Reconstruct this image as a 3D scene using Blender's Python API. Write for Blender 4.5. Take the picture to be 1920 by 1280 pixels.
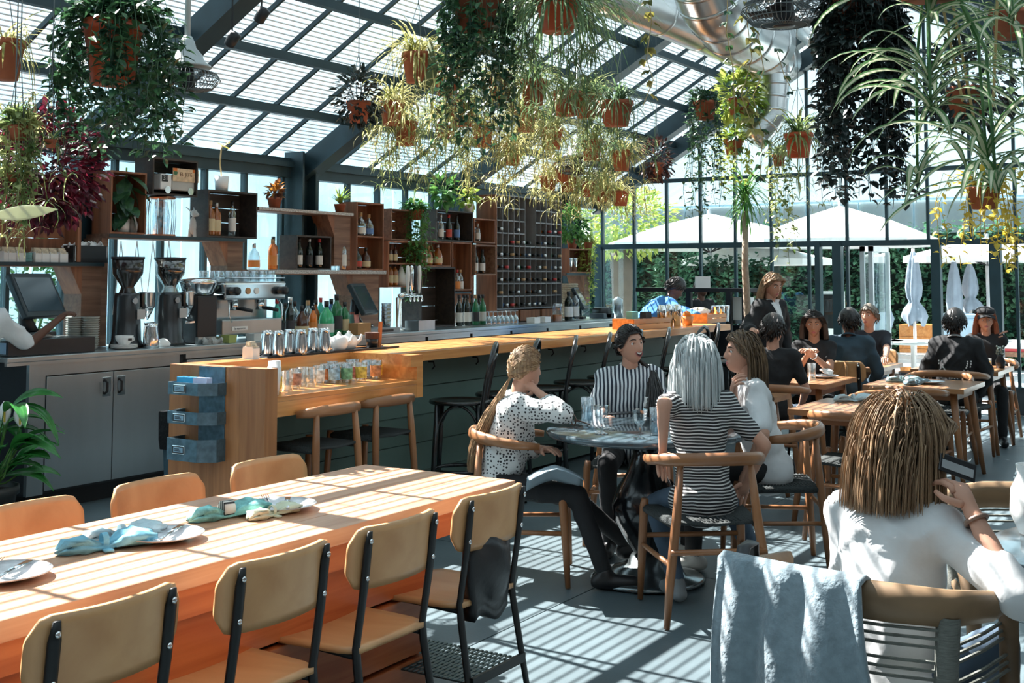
import bpy, bmesh, math, random
from mathutils import Vector, Matrix, Quaternion
from math import sin, cos, pi, radians
for _o in list(bpy.data.objects): bpy.data.objects.remove(_o)
SC = bpy.context.scene
COL = SC.collection
RND = random.Random(7)
V = Vector
# ------------------------------------------------------------------ camera
FPX, CX, CY, HOR, CAMH = 2240.0, 960.0, 367.0, 519.0, 1.5
PITCH = math.atan((HOR - CY) / FPX)
AZ = math.atan(1400.0 / (FPX / cos(PITCH)))
FH = V((cos(AZ), sin(AZ), 0)); RT = V((sin(AZ), -cos(AZ), 0))
FW = FH * cos(PITCH) + V((0, 0, sin(PITCH))); UP = RT.cross(FW)
cam_d = bpy.data.cameras.new('camera'); cam = bpy.data.objects.new('camera', cam_d); COL.objects.link(cam)
cam.matrix_world = Matrix(((RT.x, UP.x, -FW.x, 0), (RT.y, UP.y, -FW.y, 0), (RT.z, UP.z, -FW.z, CAMH), (0, 0, 0, 1)))
cam_d.sensor_width = 36.0; cam_d.lens = FPX / 1920 * 36.0
cam_d.shift_y = -(640.0 - CY) / 1920.0
cam_d.clip_start = 0.05; cam_d.clip_end = 300
SC.camera = cam
CAMP = V((0, 0, CAMH))
def ray(x, y): return FW + RT * ((x - CX) / FPX) - UP * ((y - CY) / FPX)
def at_z(x, y, z): d = ray(x, y); return CAMP + d * ((z - CAMH) / d.z)
def at_y(x, y, Y): d = ray(x, y); return CAMP + d * (Y / d.y)
def at_x(x, y, X): d = ray(x, y); return CAMP + d * (X / d.x)
def at_d(x, y, D): d = ray(x, y); return CAMP + d * (D / d.dot(FH))
# ------------------------------------------------------------------ world, sun, exposure
W = bpy.data.worlds.new('sky'); SC.world = W; W.use_nodes = True
_nt = W.node_tree; _bg = _nt.nodes['Background']
_bg.inputs[0].default_value = (0.70, 0.90, 1.0, 1); _bg.inputs[1].default_value = 1.15
sun_d = bpy.data.lights.new('sun', 'SUN'); sun = bpy.data.objects.new('sun', sun_d); COL.objects.link(sun)
SUN_DIR = V((-0.14, -0.80, -1.0)).normalized()
sun.rotation_euler = SUN_DIR.to_track_quat('-Z', 'Y').to_euler(); sun.location = (6, 16, 14)
sun_d.energy = 16.5; sun_d.angle = radians(0.25); sun_d.color = (1.0, 0.965, 0.92)
SC.view_settings.view_transform = 'Standard'; SC.view_settings.look = 'None'
SC.view_settings.gamma = 1.0; SC.view_settings.use_curve_mapping = False
SC.view_settings.exposure = 0.6
try:
    SC.cycles.transparent_max_bounces = 24
    SC.cycles.max_bounces = 8
except Exception: pass
# ------------------------------------------------------------------ materials
MATS = {}
def _new(name):
    m = bpy.data.materials.new(name); m.use_nodes = True
    return m, m.node_tree.nodes, m.node_tree.links, m.node_tree.nodes['Principled BSDF']
def _coord(n, l, scale, rot=(0, 0, 0)):
    tc = n.new('ShaderNodeTexCoord'); mp = n.new('ShaderNodeMapping')
    mp.inputs['Scale'].default_value = scale; mp.inputs['Rotation'].default_value = rot
    l.new(tc.outputs['Object'], mp.inputs[0]); return mp
def mat(name, col, rough=0.5, metal=0.0, var=0.12, ns=6.0, stretch=(1, 1, 1), bump=0.0, bs=None, spec=0.5, coat=0.0, emis=0.0, sheen=0.0, sub=0.0, trans=0.0):
    if name in MATS: return MATS[name]
    m, n, l, p = _new(name)
    mp = _coord(n, l, stretch)
    nz = n.new('ShaderNodeTexNoise'); nz.inputs['Scale'].default_value = ns; nz.inputs['Detail'].default_value = 5
    l.new(mp.outputs[0], nz.inputs[0])
    mx = n.new('ShaderNodeMix'); mx.data_type = 'RGBA'
    c = V(col[:3])
    a = [max(0, x * (1 - var)) for x in c]; b = [min(1, x * (1 + var)) for x in c]
    mx.inputs[6].default_value = (*a, 1); mx.inputs[7].default_value = (*b, 1)
    rp = n.new('ShaderNodeMapRange'); rp.inputs[1].default_value = .3; rp.inputs[2].default_value = .7
    l.new(nz.outputs[0], rp.inputs[0]); l.new(rp.outputs[0], mx.inputs[0]); l.new(mx.outputs[2], p.inputs['Base Color'])
    p.inputs['Roughness'].default_value = rough; p.inputs['Metallic'].default_value = metal
    p.inputs['Specular IOR Level'].default_value = spec
    p.inputs['Coat Weight'].default_value = coat; p.inputs['Coat Roughness'].default_value = .15
    p.inputs['Sheen Weight'].default_value = sheen
    p.inputs['Transmission Weight'].default_value = trans
    if emis: p.inputs['Emission Color'].default_value = (*col[:3], 1); p.inputs['Emission Strength'].default_value = emis
    if bump:
        nb = n.new('ShaderNodeTexNoise'); nb.inputs['Scale'].default_value = bs or ns * 3; nb.inputs['Detail'].default_value = 4
        l.new(mp.outputs[0], nb.inputs[0]); bp = n.new('ShaderNodeBump'); bp.inputs['Strength'].default_value = bump; bp.inputs['Distance'].default_value = .02
        l.new(nb.outputs[0], bp.inputs['Height']); l.new(bp.outputs[0], p.inputs['Normal'])
    MATS[name] = m; return m
def wood(name, c1, c2, axis=0, scale=6.0, rough=.45, knots=0.0, coat=0.0, k=14.0):
    if name in MATS: return MATS[name]
    m, n, l, p = _new(name)
    s = [k, k, k]; s[axis] = 1.0
    mp = _coord(n, l, s)
    nz = n.new('ShaderNodeTexNoise'); nz.inputs['Scale'].default_value = scale * .35; nz.inputs['Detail'].default_value = 8; nz.inputs['Distortion'].default_value = .6
    l.new(mp.outputs[0], nz.inputs[0])
    rp = n.new('ShaderNodeValToRGB'); rp.color_ramp.elements[0].position = .32; rp.color_ramp.elements[0].color = (*c1, 1)
    rp.color_ramp.elements[1].position = .68; rp.color_ramp.elements[1].color = (*c2, 1)
    l.new(nz.outputs[0], rp.inputs[0])
    oi = n.new('ShaderNodeObjectInfo'); hs = n.new('ShaderNodeHueSaturation')
    mr = n.new('ShaderNodeMapRange'); mr.inputs[3].default_value = .86; mr.inputs[4].default_value = 1.14
    l.new(oi.outputs['Random'], mr.inputs[0]); l.new(mr.outputs[0], hs.inputs['Value']); l.new(rp.outputs[0], hs.inputs['Color'])
    l.new(hs.outputs[0], p.inputs['Base Color'])
    p.inputs['Roughness'].default_value = rough; p.inputs['Coat Weight'].default_value = coat; p.inputs['Coat Roughness'].default_value = .2
    bp = n.new('ShaderNodeBump'); bp.inputs['Strength'].default_value = .12; bp.inputs['Distance'].default_value = .004
    l.new(nz.outputs[0], bp.inputs['Height']); l.new(bp.outputs[0], p.inputs['Normal'])
    MATS[name] = m; return m
def glass(name, col=(1, 1, 1), refl=.08, edge=.6, rough=.02):
    """clear material: straight-through transparency plus a mirror share that grows towards grazing angles"""
    if name in MATS: return MATS[name]
    m, n, l, p = _new(name); out = n['Material Output']; n.remove(p)
    tr = n.new('ShaderNodeBsdfTransparent'); tr.inputs[0].default_value = (*col, 1)
    gl = n.new('ShaderNodeBsdfGlossy'); gl.inputs['Roughness'].default_value = rough
    lw = n.new('ShaderNodeLayerWeight'); lw.inputs[0].default_value = .35
    mr = n.new('ShaderNodeMapRange'); mr.inputs[3].default_value = refl; mr.inputs[4].default_value = edge
    mx = n.new('ShaderNodeMixShader')
    l.new(lw.outputs['Facing'], mr.inputs[0]); l.new(mr.outputs[0], mx.inputs[0]); l.new(tr.outputs[0], mx.inputs[1]); l.new(gl.outputs[0], mx.inputs[2])
    l.new(mx.outputs[0], out.inputs[0]); MATS[name] = m; return m
def leafmat(name, c1, c2, ns=5.0, rough=.45, tl=.35):
    """leaf: diffuse + gloss front with light shining through"""
    if name in MATS: return MATS[name]
    m, n, l, p = _new(name); out = n['Material Output']
    mp = _coord(n, l, (1, 1, 1)); nz = n.new('ShaderNodeTexNoise'); nz.inputs['Scale'].default_value = ns
    l.new(mp.outputs[0], nz.inputs[0]); rp = n.new('ShaderNodeValToRGB')
    rp.color_ramp.elements[0].position = .38; rp.color_ramp.elements[0].color = (*c1, 1); rp.color_ramp.elements[1].position = .62; rp.color_ramp.elements[1].color = (*c2, 1)
    l.new(nz.outputs[0], rp.inputs[0]); l.new(rp.outputs[0], p.inputs['Base Color']); p.inputs['Roughness'].default_value = rough
    t = n.new('ShaderNodeBsdfTranslucent'); l.new(rp.outputs[0], t.inputs[0])
    mx = n.new('ShaderNodeMixShader'); mx.inputs[0].default_value = tl
    l.new(p.outputs[0], mx.inputs[1]); l.new(t.outputs[0], mx.inputs[2]); l.new(mx.outputs[0], out.inputs[0])
    MATS[name] = m; return m
def pattern(name, kind, c1, c2, scale, width=.5, axis=2, rough=.8, bump=.25):
    """cloth with stripes or dots"""
    if name in MATS: return MATS[name]
    m, n, l, p = _new(name); mp = _coord(n, l, (1, 1, 1))
    if kind == 'stripe':
        sx = n.new('ShaderNodeSeparateXYZ'); l.new(mp.outputs[0], sx.inputs[0])
        nzz = n.new('ShaderNodeTexNoise'); nzz.inputs['Scale'].default_value = 5; l.new(mp.outputs[0], nzz.inputs[0])
        ad = n.new('ShaderNodeMath'); ad.operation = 'MULTIPLY_ADD'; ad.inputs[1].default_value = .03; l.new(nzz.outputs[0], ad.inputs[0]); l.new(sx.outputs[axis], ad.inputs[2])
        mu = n.new('ShaderNodeMath'); mu.operation = 'MULTIPLY'; mu.inputs[1].default_value = scale; l.new(ad.outputs[0], mu.inputs[0])
        fr = n.new('ShaderNodeMath'); fr.operation = 'FRACT'; l.new(mu.outputs[0], fr.inputs[0])
        gt = n.new('ShaderNodeMath'); gt.operation = 'GREATER_THAN'; gt.inputs[1].default_value = width; l.new(fr.outputs[0], gt.inputs[0]); fac = gt.outputs[0]
    else:
        vo = n.new('ShaderNodeTexVoronoi'); vo.inputs['Scale'].default_value = scale; vo.inputs['Randomness'].default_value = .55; l.new(mp.outputs[0], vo.inputs[0])
        gt = n.new('ShaderNodeMath'); gt.operation = 'LESS_THAN'; gt.inputs[1].default_value = width; l.new(vo.outputs['Distance'], gt.inputs[0]); fac = gt.outputs[0]
    mx = n.new('ShaderNodeMix'); mx.data_type = 'RGBA'; mx.inputs[6].default_value = (*c1, 1); mx.inputs[7].default_value = (*c2, 1)
    l.new(fac, mx.inputs[0]); l.new(mx.outputs[2], p.inputs['Base Color']); p.inputs['Roughness'].default_value = rough
    nb = n.new('ShaderNodeTexNoise'); nb.inputs['Scale'].default_value = 12; l.new(mp.outputs[0], nb.inputs[0]); bp = n.new('ShaderNodeBump'); bp.inputs['Strength'].default_value = bump; bp.inputs['Distance'].default_value = .02
    l.new(nb.outputs[0], bp.inputs['Height']); l.new(bp.outputs[0], p.inputs['Normal'])
    MATS[name] = m; return m
# ------------------------------------------------------------------ mesh builder
class MB:
    def __init__(s): s.v = []; s.f = []; s.m = []; s.mi = 0
    def _a(s, vs, fs):
        b = len(s.v); s.v += [tuple(v) for v in vs]; s.f += [tuple(i + b for i in f) for f in fs]; s.m += [s.mi] * len(fs); return s
    def box(s, lo, hi, M=None):
        (a, b, c), (d, e, f) = lo, hi
        vs = [V(p) for p in ((a, b, c), (d, b, c), (d, e, c), (a, e, c), (a, b, f), (d, b, f), (d, e, f), (a, e, f))]
        if M is not None: vs = [M @ p for p in vs]
        return s._a(vs, [(0, 3, 2, 1), (4, 5, 6, 7), (0, 1, 5, 4), (1, 2, 6, 5), (2, 3, 7, 6), (3, 0, 4, 7)])
    def cbox(s, c, d, M=None):
        lo = [c[i] - d[i] / 2 for i in range(3)]; hi = [c[i] + d[i] / 2 for i in range(3)]; return s.box(lo, hi, M)
    def beam(s, p0, p1, w, h, up=(0, 0, 1)):
        p0, p1 = V(p0), V(p1); d = p1 - p0; L = d.length; x = d / L; y = V(up).cross(x)
        if y.length < 1e-4: y = V((0, 1, 0)).cross(x)
        y.normalize(); z = x.cross(y)
        M = Matrix(((x.x, y.x, z.x, p0.x), (x.y, y.y, z.y, p0.y), (x.z, y.z, z.z, p0.z), (0, 0, 0, 1)))
        return s.box((0, -w / 2, -h / 2), (L, w / 2, h / 2), M)
    def lathe(s, prof, n=20, o=(0, 0, 0), M=None, cap=True):
        vs = []; fs = []; k = len(prof)
        for r, z in prof:
            for i in range(n): a = 2 * pi * i / n; vs.append(V((o[0] + r * cos(a), o[1] + r * sin(a), o[2] + z)))
        for j in range(k - 1):
            for i in range(n): i2 = (i + 1) % n; fs.append((j * n + i, j * n + i2, (j + 1) * n + i2, (j + 1) * n + i))
        if cap: fs.append(tuple(range(n - 1, -1, -1))); fs.append(tuple((k - 1) * n + i for i in range(n)))
        if M is not None: vs = [M @ p for p in vs]
        return s._a(vs, fs)
    def tube(s, pts, r, n=6, cap=True, flat=None):
        pts = [V(p) for p in pts]; k = len(pts); vs = []; fs = []
        prev = None
        for j, p in enumerate(pts):
            t = (pts[min(j + 1, k - 1)] - pts[max(j - 1, 0)]); t = t.normalized() if t.length > 1e-9 else V((0, 0, 1))
            if prev is None:
                a = V((0, 0, 1)) if abs(t.z) < .9 else V((1, 0, 0)); u = a.cross(t).normalized()
            else:
                u = prev - t * prev.dot(t); u = u.normalized() if u.length > 1e-6 else V((1, 0, 0))
            prev = u; w = t.cross(u); rr = r[j] if isinstance(r, (list, tuple)) else r
            fx, fy = flat or (1, 1)
            for i in range(n): a = 2 * pi * (i + .5) / n; vs.append(p + u * (cos(a) * rr * fx) + w * (sin(a) * rr * fy))
        for j in range(k - 1):
            for i in range(n): i2 = (i + 1) % n; fs.append((j * n + i, j * n + i2, (j + 1) * n + i2, (j + 1) * n + i))
        if cap: fs.append(tuple(range(n - 1, -1, -1))); fs.append(tuple((k - 1) * n + i for i in range(n)))
        return s._a(vs, fs)
    def ball(s, c, r, nu=12, nv=8, M=None):
        r = r if isinstance(r, (tuple, list, Vector)) else (r, r, r); vs = []; fs = []
        for j in range(1, nv):
            t = pi * j / nv
            for i in range(nu): a = 2 * pi * i / nu; vs.append(V((r[0] * sin(t) * cos(a), r[1] * sin(t) * sin(a), r[2] * cos(t))))
        vs += [V((0, 0, r[2])), V((0, 0, -r[2]))]; T = len(vs) - 2
        for j in range(nv - 2):
            for i in range(nu): i2 = (i + 1) % nu; fs.append((j * nu + i, (j + 1) * nu + i, (j + 1) * nu + i2, j * nu + i2))
        for i in range(nu): i2 = (i + 1) % nu; fs.append((T, i, i2)); fs.append((T + 1, (nv - 2) * nu + i2, (nv - 2) * nu + i))
        vs = [(M @ p if M is not None else p) + V(c) for p in vs]
        return s._a(vs, fs)
    def cap(s, p0, r0, p1, r1, n=10):
        """tapered capsule"""
        p0, p1 = V(p0), V(p1); d = p1 - p0; L = max(d.length, 1e-5); x = d / L
        ring = [(-r0 * cos(a), r0 * sin(a)) for a in (0.25, .7, 1.15)] + [(0, r0), (L * .5, (r0 + r1) / 2), (L, r1)] + [(L + r1 * cos(a), r1 * sin(a)) for a in (1.15, .7, .25)]
        pts = [p0 + x * q[0] for q in ring]; return s.tube(pts, [q[1] for q in ring], n)
    def grid(s, fn, nu, nv, thick=0.0, closed=False):
        vs = [V(fn(i / nu, j / nv)) for j in range(nv + 1) for i in range(nu + 1)]; w = nu + 1
        fs = [(j * w + i, j * w + i + 1, (j + 1) * w + i + 1, (j + 1) * w + i) for j in range(nv) for i in range(nu)]
        if thick:
            nr = [V((0, 0, 0)) for _ in vs]
            for f in fs:
                q = (vs[f[1]] - vs[f[0]]).cross(vs[f[3]] - vs[f[0]])
                for i in f: nr[i] += q
            N = len(vs); vs = vs + [vs[i] - (nr[i].normalized() * thick if nr[i].length > 0 else V((0, 0, thick))) for i in range(N)]
            fs2 = [tuple(i + N for i in reversed(f)) for f in fs]
            edge = [i for i in range(nu + 1)] + [j * w + nu for j in range(1, nv + 1)] + [nv * w + i for i in range(nu - 1, -1, -1)] + [j * w for j in range(nv - 1, 0, -1)]
            fs3 = [(edge[(k + 1) % len(edge)], edge[k], edge[k] + N, edge[(k + 1) % len(edge)] + N) for k in range(len(edge))]
            fs = fs + fs2 + fs3
        return s._a(vs, fs)
    def prism(s, poly, h, M):
        """2-d polygon in local xy extruded to z=h, moved by M"""
        n = len(poly); vs = [M @ V((x, y, 0)) for x, y in poly] + [M @ V((x, y, h)) for x, y in poly]
        fs = [tuple(range(n - 1, -1, -1)), tuple(range(n, 2 * n))] + [(i, (i + 1) % n, n + (i + 1) % n, n + i) for i in range(n)]
        return s._a(vs, fs)
    def mesh(s, name, mats, smooth=False, bevel=0.0):
        me = bpy.data.meshes.new(name); me.from_pydata(s.v, [], s.f)
        ms = mats if isinstance(mats, (list, tuple)) else [mats]
        for m in ms: me.materials.append(m)
        if len(ms) > 1: me.polygons.foreach_set('material_index', s.m)
        if bevel:
            bm = bmesh.new(); bm.from_mesh(me); bmesh.ops.remove_doubles(bm, verts=bm.verts, dist=1e-5)
            bmesh.ops.bevel(bm, geom=[e for e in bm.edges if len(e.link_faces) == 2 and e.calc_face_angle(0) > .5], offset=bevel, segments=2, affect='EDGES', profile=.6, clamp_overlap=True)
            bm.to_mesh(me); bm.free()
        if smooth: me.polygons.foreach_set('use_smooth', [True] * len(me.polygons)); 
        me.update(); return me
    def build(s, name, mats, parent=None, smooth=False, bevel=0.0, loc=None, rz=0.0):
        return obj(name, s.mesh(name, mats, smooth, bevel), parent, loc, rz)
def obj(name, me, parent=None, loc=None, rz=0.0):
    o = bpy.data.objects.new(name, me); COL.objects.link(o)
    if loc is not None: o.location = loc
    if rz: o.rotation_euler = (0, 0, rz)
    if parent is not None: o.parent = parent; KIDS.setdefault(parent.name, []).append(o)
    return o
KIDS = {}
def tag(o, label, cat, group=None, kind=None):
    o['label'] = label; o['category'] = cat
    if group: o['group'] = group
    if kind: o['kind'] = kind
    return o
def thing(name, label, cat, loc=(0, 0, 0), rz=0.0, group=None):
    o = bpy.data.objects.new(name, None); COL.objects.link(o); o.empty_display_size = .1
    o.location = loc; o.rotation_euler = (0, 0, rz); return tag(o, label, cat, group)
def struct(o): o['kind'] = 'structure'; return o
def stuff(o): o['kind'] = 'stuff'; return o
def copy_tree(root, loc=None, rz=None, label=None, parent=None):
    r = root.copy(); COL.objects.link(r)
    if parent is not None: r.parent = parent; KIDS.setdefault(parent.name, []).append(r)
    if loc is not None: r.location = loc
    if rz is not None: r.rotation_euler = (0, 0, rz)
    if label: r['label'] = label
    for ch in list(KIDS.get(root.name, [])): copy_tree(ch, parent=r)
    return r
ORD = ['first', 'second', 'third', 'fourth', 'fifth', 'sixth', 'seventh', 'eighth', 'ninth', 'tenth', 'eleventh', 'twelfth', 'thirteenth', 'fourteenth', 'fifteenth']
def T(x=0, y=0, z=0): return Matrix.Translation((x, y, z))
def R(a, ax): return Matrix.Rotation(a, 4, ax)
def bez(a, b, c, n=8): return [V(a) * (1 - t) ** 2 + V(b) * (2 * t * (1 - t)) + V(c) * t * t for t in [i / n for i in range(n + 1)]]
def arc(c, r, a0, a1, n=10, z=0): return [V((c[0] + r * cos(a0 + (a1 - a0) * i / n), c[1] + r * sin(a0 + (a1 - a0) * i / n), z)) for i in range(n + 1)]
def rrect(x0, y0, x1, y1, r, n=4):
    out = []
    for cx, cy, a in ((x1 - r, y0 + r, -pi / 2), (x1 - r, y1 - r, 0), (x0 + r, y1 - r, pi / 2), (x0 + r, y0 + r, pi)):
        for i in range(n + 1): t = a + pi / 2 * i / n; out.append((cx + r * cos(t), cy + r * sin(t)))
    return out
# common materials
M_STEELDK = mat('painted_dark_steel', (0.020, 0.045, 0.056), .45, .2, .15)
M_BLACK = mat('black_metal', (0.012, 0.013, 0.014), .42, .3)
M_BLKP = mat('black_plastic', (0.012, 0.014, 0.017), .35)
M_STEEL = mat('brushed_steel', (0.40, 0.45, 0.47), .32, .95, .12, 3, (1, 1, .15), .05)
M_CHROME = mat('chrome', (0.8, 0.82, 0.83), .1, 1.0, .04)
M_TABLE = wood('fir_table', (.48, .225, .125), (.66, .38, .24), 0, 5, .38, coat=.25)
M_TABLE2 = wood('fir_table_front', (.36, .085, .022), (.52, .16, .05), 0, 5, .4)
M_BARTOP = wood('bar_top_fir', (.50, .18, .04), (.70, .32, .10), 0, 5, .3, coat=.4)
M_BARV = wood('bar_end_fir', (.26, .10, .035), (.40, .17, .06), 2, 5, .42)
M_PLY = wood('honey_plywood', (.47, .23, .09), (.63, .36, .165), 0, 4, .4, coat=.2, k=5)
M_OAK = wood('oak', (.22, .09, .035), (.36, .16, .065), 2, 4, .4, coat=.15, k=6)
M_OAKX = wood('oak_rail', (.22, .09, .035), (.36, .16, .065), 1, 4, .38, coat=.15, k=6)
M_CRATE = wood('red_brown_crate_wood', (.15, .055, .025), (.30, .12, .055), 2, 5, .6)
M_DKWOOD = wood('blackened_wood', (.018, .014, .012), (.05, .035, .028), 0, 5, .55)
M_SHELFW = wood('weathered_shelf_wood', (.13, .06, .035), (.26, .14, .085), 0, 6, .6)
M_GREEN = mat('sage_green_paint', (.105, .175, .15), .5, 0, .1, 3)
M_TERRA = mat('terracotta', (.30, .085, .04), .75, 0, .2, 8, bump=.1)
M_ORPOT = mat('orange_plastic_pot', (.55, .09, .03), .45, 0, .12)
M_WHITE = mat('white_ceramic', (.78, .78, .76), .25, 0, .04)
M_PAPER = mat('white_paper', (.8, .8, .78), .8, 0, .04)
M_PANE = glass('window_pane', (.93, .98, .98), .05, .45)
M_GLASS = glass('drinking_glass', (.90, .95, .97), .14, .75)
M_ROOFP = glass('roof_sheet', (1, 1, 1), .01, .12)
# ================================================================== STRUCTURE
YW, XF, YR, YE = 7.4, 14.0, 3.4, -0.6      # left wall, far wall, ridge, right eave
ZE, SL = 2.5, 0.58
XB = -3.0
def roof_z(y): return ZE + SL * (YW - y) if y >= YR else ZE + SL * (YW - YR) - SL * (YR - y)
M_CONC = mat('polished_concrete', (.10, .135, .15), .4, 0, .2, 2.2, bump=.05, bs=90)
M_GROUT = mat('dark_joint', (.05, .06, .065), .9)
M_FRAME = mat('window_frame_paint', (.022, .055, .068), .45, .1)
floor = struct(MB().box((XB, YE, -.12), (XF, YW, -.012)).build('floor', M_GROUT))
xs = [XB, -.12, 2.78, 5.68, 8.58, 11.48, XF]; ys = [YE, 2.78, 5.1, YW]
for i in range(len(xs) - 1):
    for j in range(len(ys) - 1):
        MB().box((xs[i] + .004, ys[j] + .004, -.012), (xs[i + 1] - .004, ys[j + 1] - .004, 0)).build('floor_slab', M_CONC, floor)
# ---- ceiling: rafters, purlins, glazing bars, panes and slats
ceil = struct(MB().beam((XB, YR, roof_z(YR) + .02), (XF + .2, YR, roof_z(YR) + .02), .16, .2).build('ceiling', M_STEELDK))
SLV = V((0, -1, SL)).normalized(); SRV = V((0, -1, -SL)).normalized()
for x in (-1.6, .85, 3.3, 5.75, 8.2, 10.65, 13.1, 13.95):
    MB().beam((x, YW, ZE - .06), (x, YR, roof_z(YR) - .06), .09, .2).beam((x, YW, ZE - .17), (x, YR, roof_z(YR) - .17), .17, .02).build('rafter', M_STEELDK, ceil)
    MB().beam((x, YR, roof_z(YR) - .06), (x, YE, roof_z(YE) - .06), .09, .2).beam((x, YR, roof_z(YR) - .17), (x, YE, roof_z(YE) - .17), .17, .02).build('rafter', M_STEELDK, ceil)
yp = [YW - .04, 6.77, 6.24, 5.70, 5.16, 4.62, 4.08, 3.6]
for y in yp:
    z = roof_z(y)
    MB().box((XB, y - .022, z - .02), (XF + .1, y + .022, z + .04)).box((XB, y - .03, z - .03), (XF + .1, y + .03, z - .02)).build('purlin', M_STEELDK, ceil)
    yy = 2 * YR - y
    MB().box((XB, yy - .03, z - .03), (XF + .1, yy + .03, z + .055)).build('purlin', M_STEELDK, ceil)
gb = MB().beam((0, YW, ZE + .05), (0, YR, roof_z(YR) + .05), .022, .035).mesh('glazing_bar', M_STEELDK)
gb2 = MB().beam((0, YR, roof_z(YR) + .05), (0, YE, roof_z(YE) + .05), .022, .035).mesh('glazing_bar', M_STEELDK)
PW = 2.45 / 5
pl = MB().grid(lambda u, v: (u * (PW - .03), YW + (YR - YW) * v, ZE + .075 + (roof_z(YR) - ZE) * v), 1, 1, .006).mesh('roof_pane', M_ROOFP)
pr = MB().grid(lambda u, v: (u * (PW - .03), YR + (YE - YR) * v, roof_z(YR) + .075 - (roof_z(YR) - ZE) * v), 1, 1, .006).mesh('roof_pane', M_ROOFP)
nb = int((XF - XB) / PW) + 1
for i in range(nb):
    x = 5.75 - 18 * PW + i * PW
    if x > XF: break
    obj('glazing_bar', gb, ceil, (x, 0, 0)); obj('glazing_bar', gb2, ceil, (x, 0, 0))
    obj('roof_pane', pl, ceil, (x + .015, 0, 0)); obj('roof_pane', pr, ceil, (x + .015, 0, 0))
M_SLAT = mat('grey_lath', (.55, .60, .62), .7, 0, .1)
sl = MB().box((XB, -.0055, -.003), (XF + .15, .0055, .003)).mesh('roof_slat', M_SLAT)
NS = 90; PS = (YW - YR) / NS
for i in range(NS):
    y = YW - PS * (i + .5); a = math.atan(SL)
    o = obj('roof_slat', sl, ceil, (0, y, roof_z(y) + .12)); o.rotation_euler = (-a, 0, 0)
    yy = 2 * YR - y
    o = obj('roof_slat', sl, ceil, (0, yy, roof_z(y) + .12)); o.rotation_euler = (a, 0, 0)
# ---- left wall: dwarf wall, columns, mullions, panes
wl = struct(MB().box((XB, YW, 0), (XF, YW + .12, .9)).build('wall_left', mat('dark_dado', (.05, .06, .065), .7)))
MB().box((XB, YW - .06, ZE - .11), (XF + .1, YW + .06, ZE + .05)).box((XB, YW - .1, ZE - .02), (XF, YW - .06, ZE + .03)).build('eave_beam', M_STEELDK, wl)
MB().box((XB, YW - .03, .9), (XF, YW + .14, .94)).build('sill', M_FRAME, wl)
for x in (3.3, 5.75, 8.12, 10.65, 13.1):
    MB().box((x - .1, YW - .2, 0), (x - .075, YW + .02, 2.62)).box((x + .075, YW - .2, 0), (x + .1, YW + .02, 2.62)).box((x - .075, YW - .1, 0), (x + .075, YW - .08, 2.62)).build('column', M_STEELDK, wl)
PM = .459
mu = MB().box((-.016, YW - .03, .94), (.016, YW + .03, ZE - .1)).mesh('mullion', M_FRAME)
pn = MB().box((.016, YW - .003, .94), (PM - .016, YW + .003, ZE - .1)).mesh('pane', M_PANE)
for i in range(-9, 16):
    x = 7.04 + i * PM
    if x < XF - .1: obj('mullion', mu, wl, (x, 0, 0)); obj('pane', pn, wl, (x, 0, 0))
# ---- far wall
wf = struct(MB().box((XF, 4.2, 0), (XF + .1, YW, .28)).box((XF, YE, 0), (XF + .1, 2.42, .3)).build('wall_far', mat('dark_dado', (.05, .06, .065))))
yl = [7.32 - .462 * i for i in range(0, 18)]
def fbar(a, b, name='mullion', m=M_FRAME): MB().box(a, b).build(name, m, wf)
fbar((XF - .04, YE, 1.86), (XF + .04, YW, 1.925), 'transom'); fbar((XF - .03, YE, 2.70), (XF + .03, YW, 2.75), 'transom')
fbar((XF - .03, YR - 2.4, 3.36), (XF + .03, 5.9, 3.41), 'transom'); fbar((XF - .03, YR - 1.2, 4.06), (XF + .03, 4.7, 4.1), 'transom')
for y in yl:
    if y < YE: continue
    fbar((XF - .025, y - .016, 1.9), (XF + .025, y + .016, roof_z(y) - .1))
    if not (2.6 < y < 4.0): fbar((XF - .025, y - .016, .28), (XF + .025, y + .016, 1.9))
    y2 = y - .462
    if y2 > YE:
        M_ = Matrix(((0, 0, 1, XF - .003), (1, 0, 0, 0), (0, 1, 0, 0), (0, 0, 0, 1)))
        for zz0, zz1 in ((.3, 1.86), (1.925, 2.70), (2.75, None)):
            if zz0 == .3 and y2 < 3.98 and y > 2.55: continue
            if zz1 is None:
                if roof_z(y) - .15 < zz0 or roof_z(y2) - .15 < zz0: continue
                poly = [(y2 + .016, zz0), (y - .016, zz0), (y - .016, roof_z(y) - .12), (y2 + .016, roof_z(y2) - .12)]
            else: poly = [(y2 + .016, zz0), (y - .016, zz0), (y - .016, zz1), (y2 + .016, zz1)]
            MB().prism(poly, .006, M_).build('pane', M_PANE, wf)
for y, w in ((7.36, .09), (4.20, .1), (4.43, .06), (3.08, .1), (2.45, .12)):
    fbar((XF - .07, y - w / 2, 0), (XF + .05, y + w / 2, 1.9), 'post')
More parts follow.
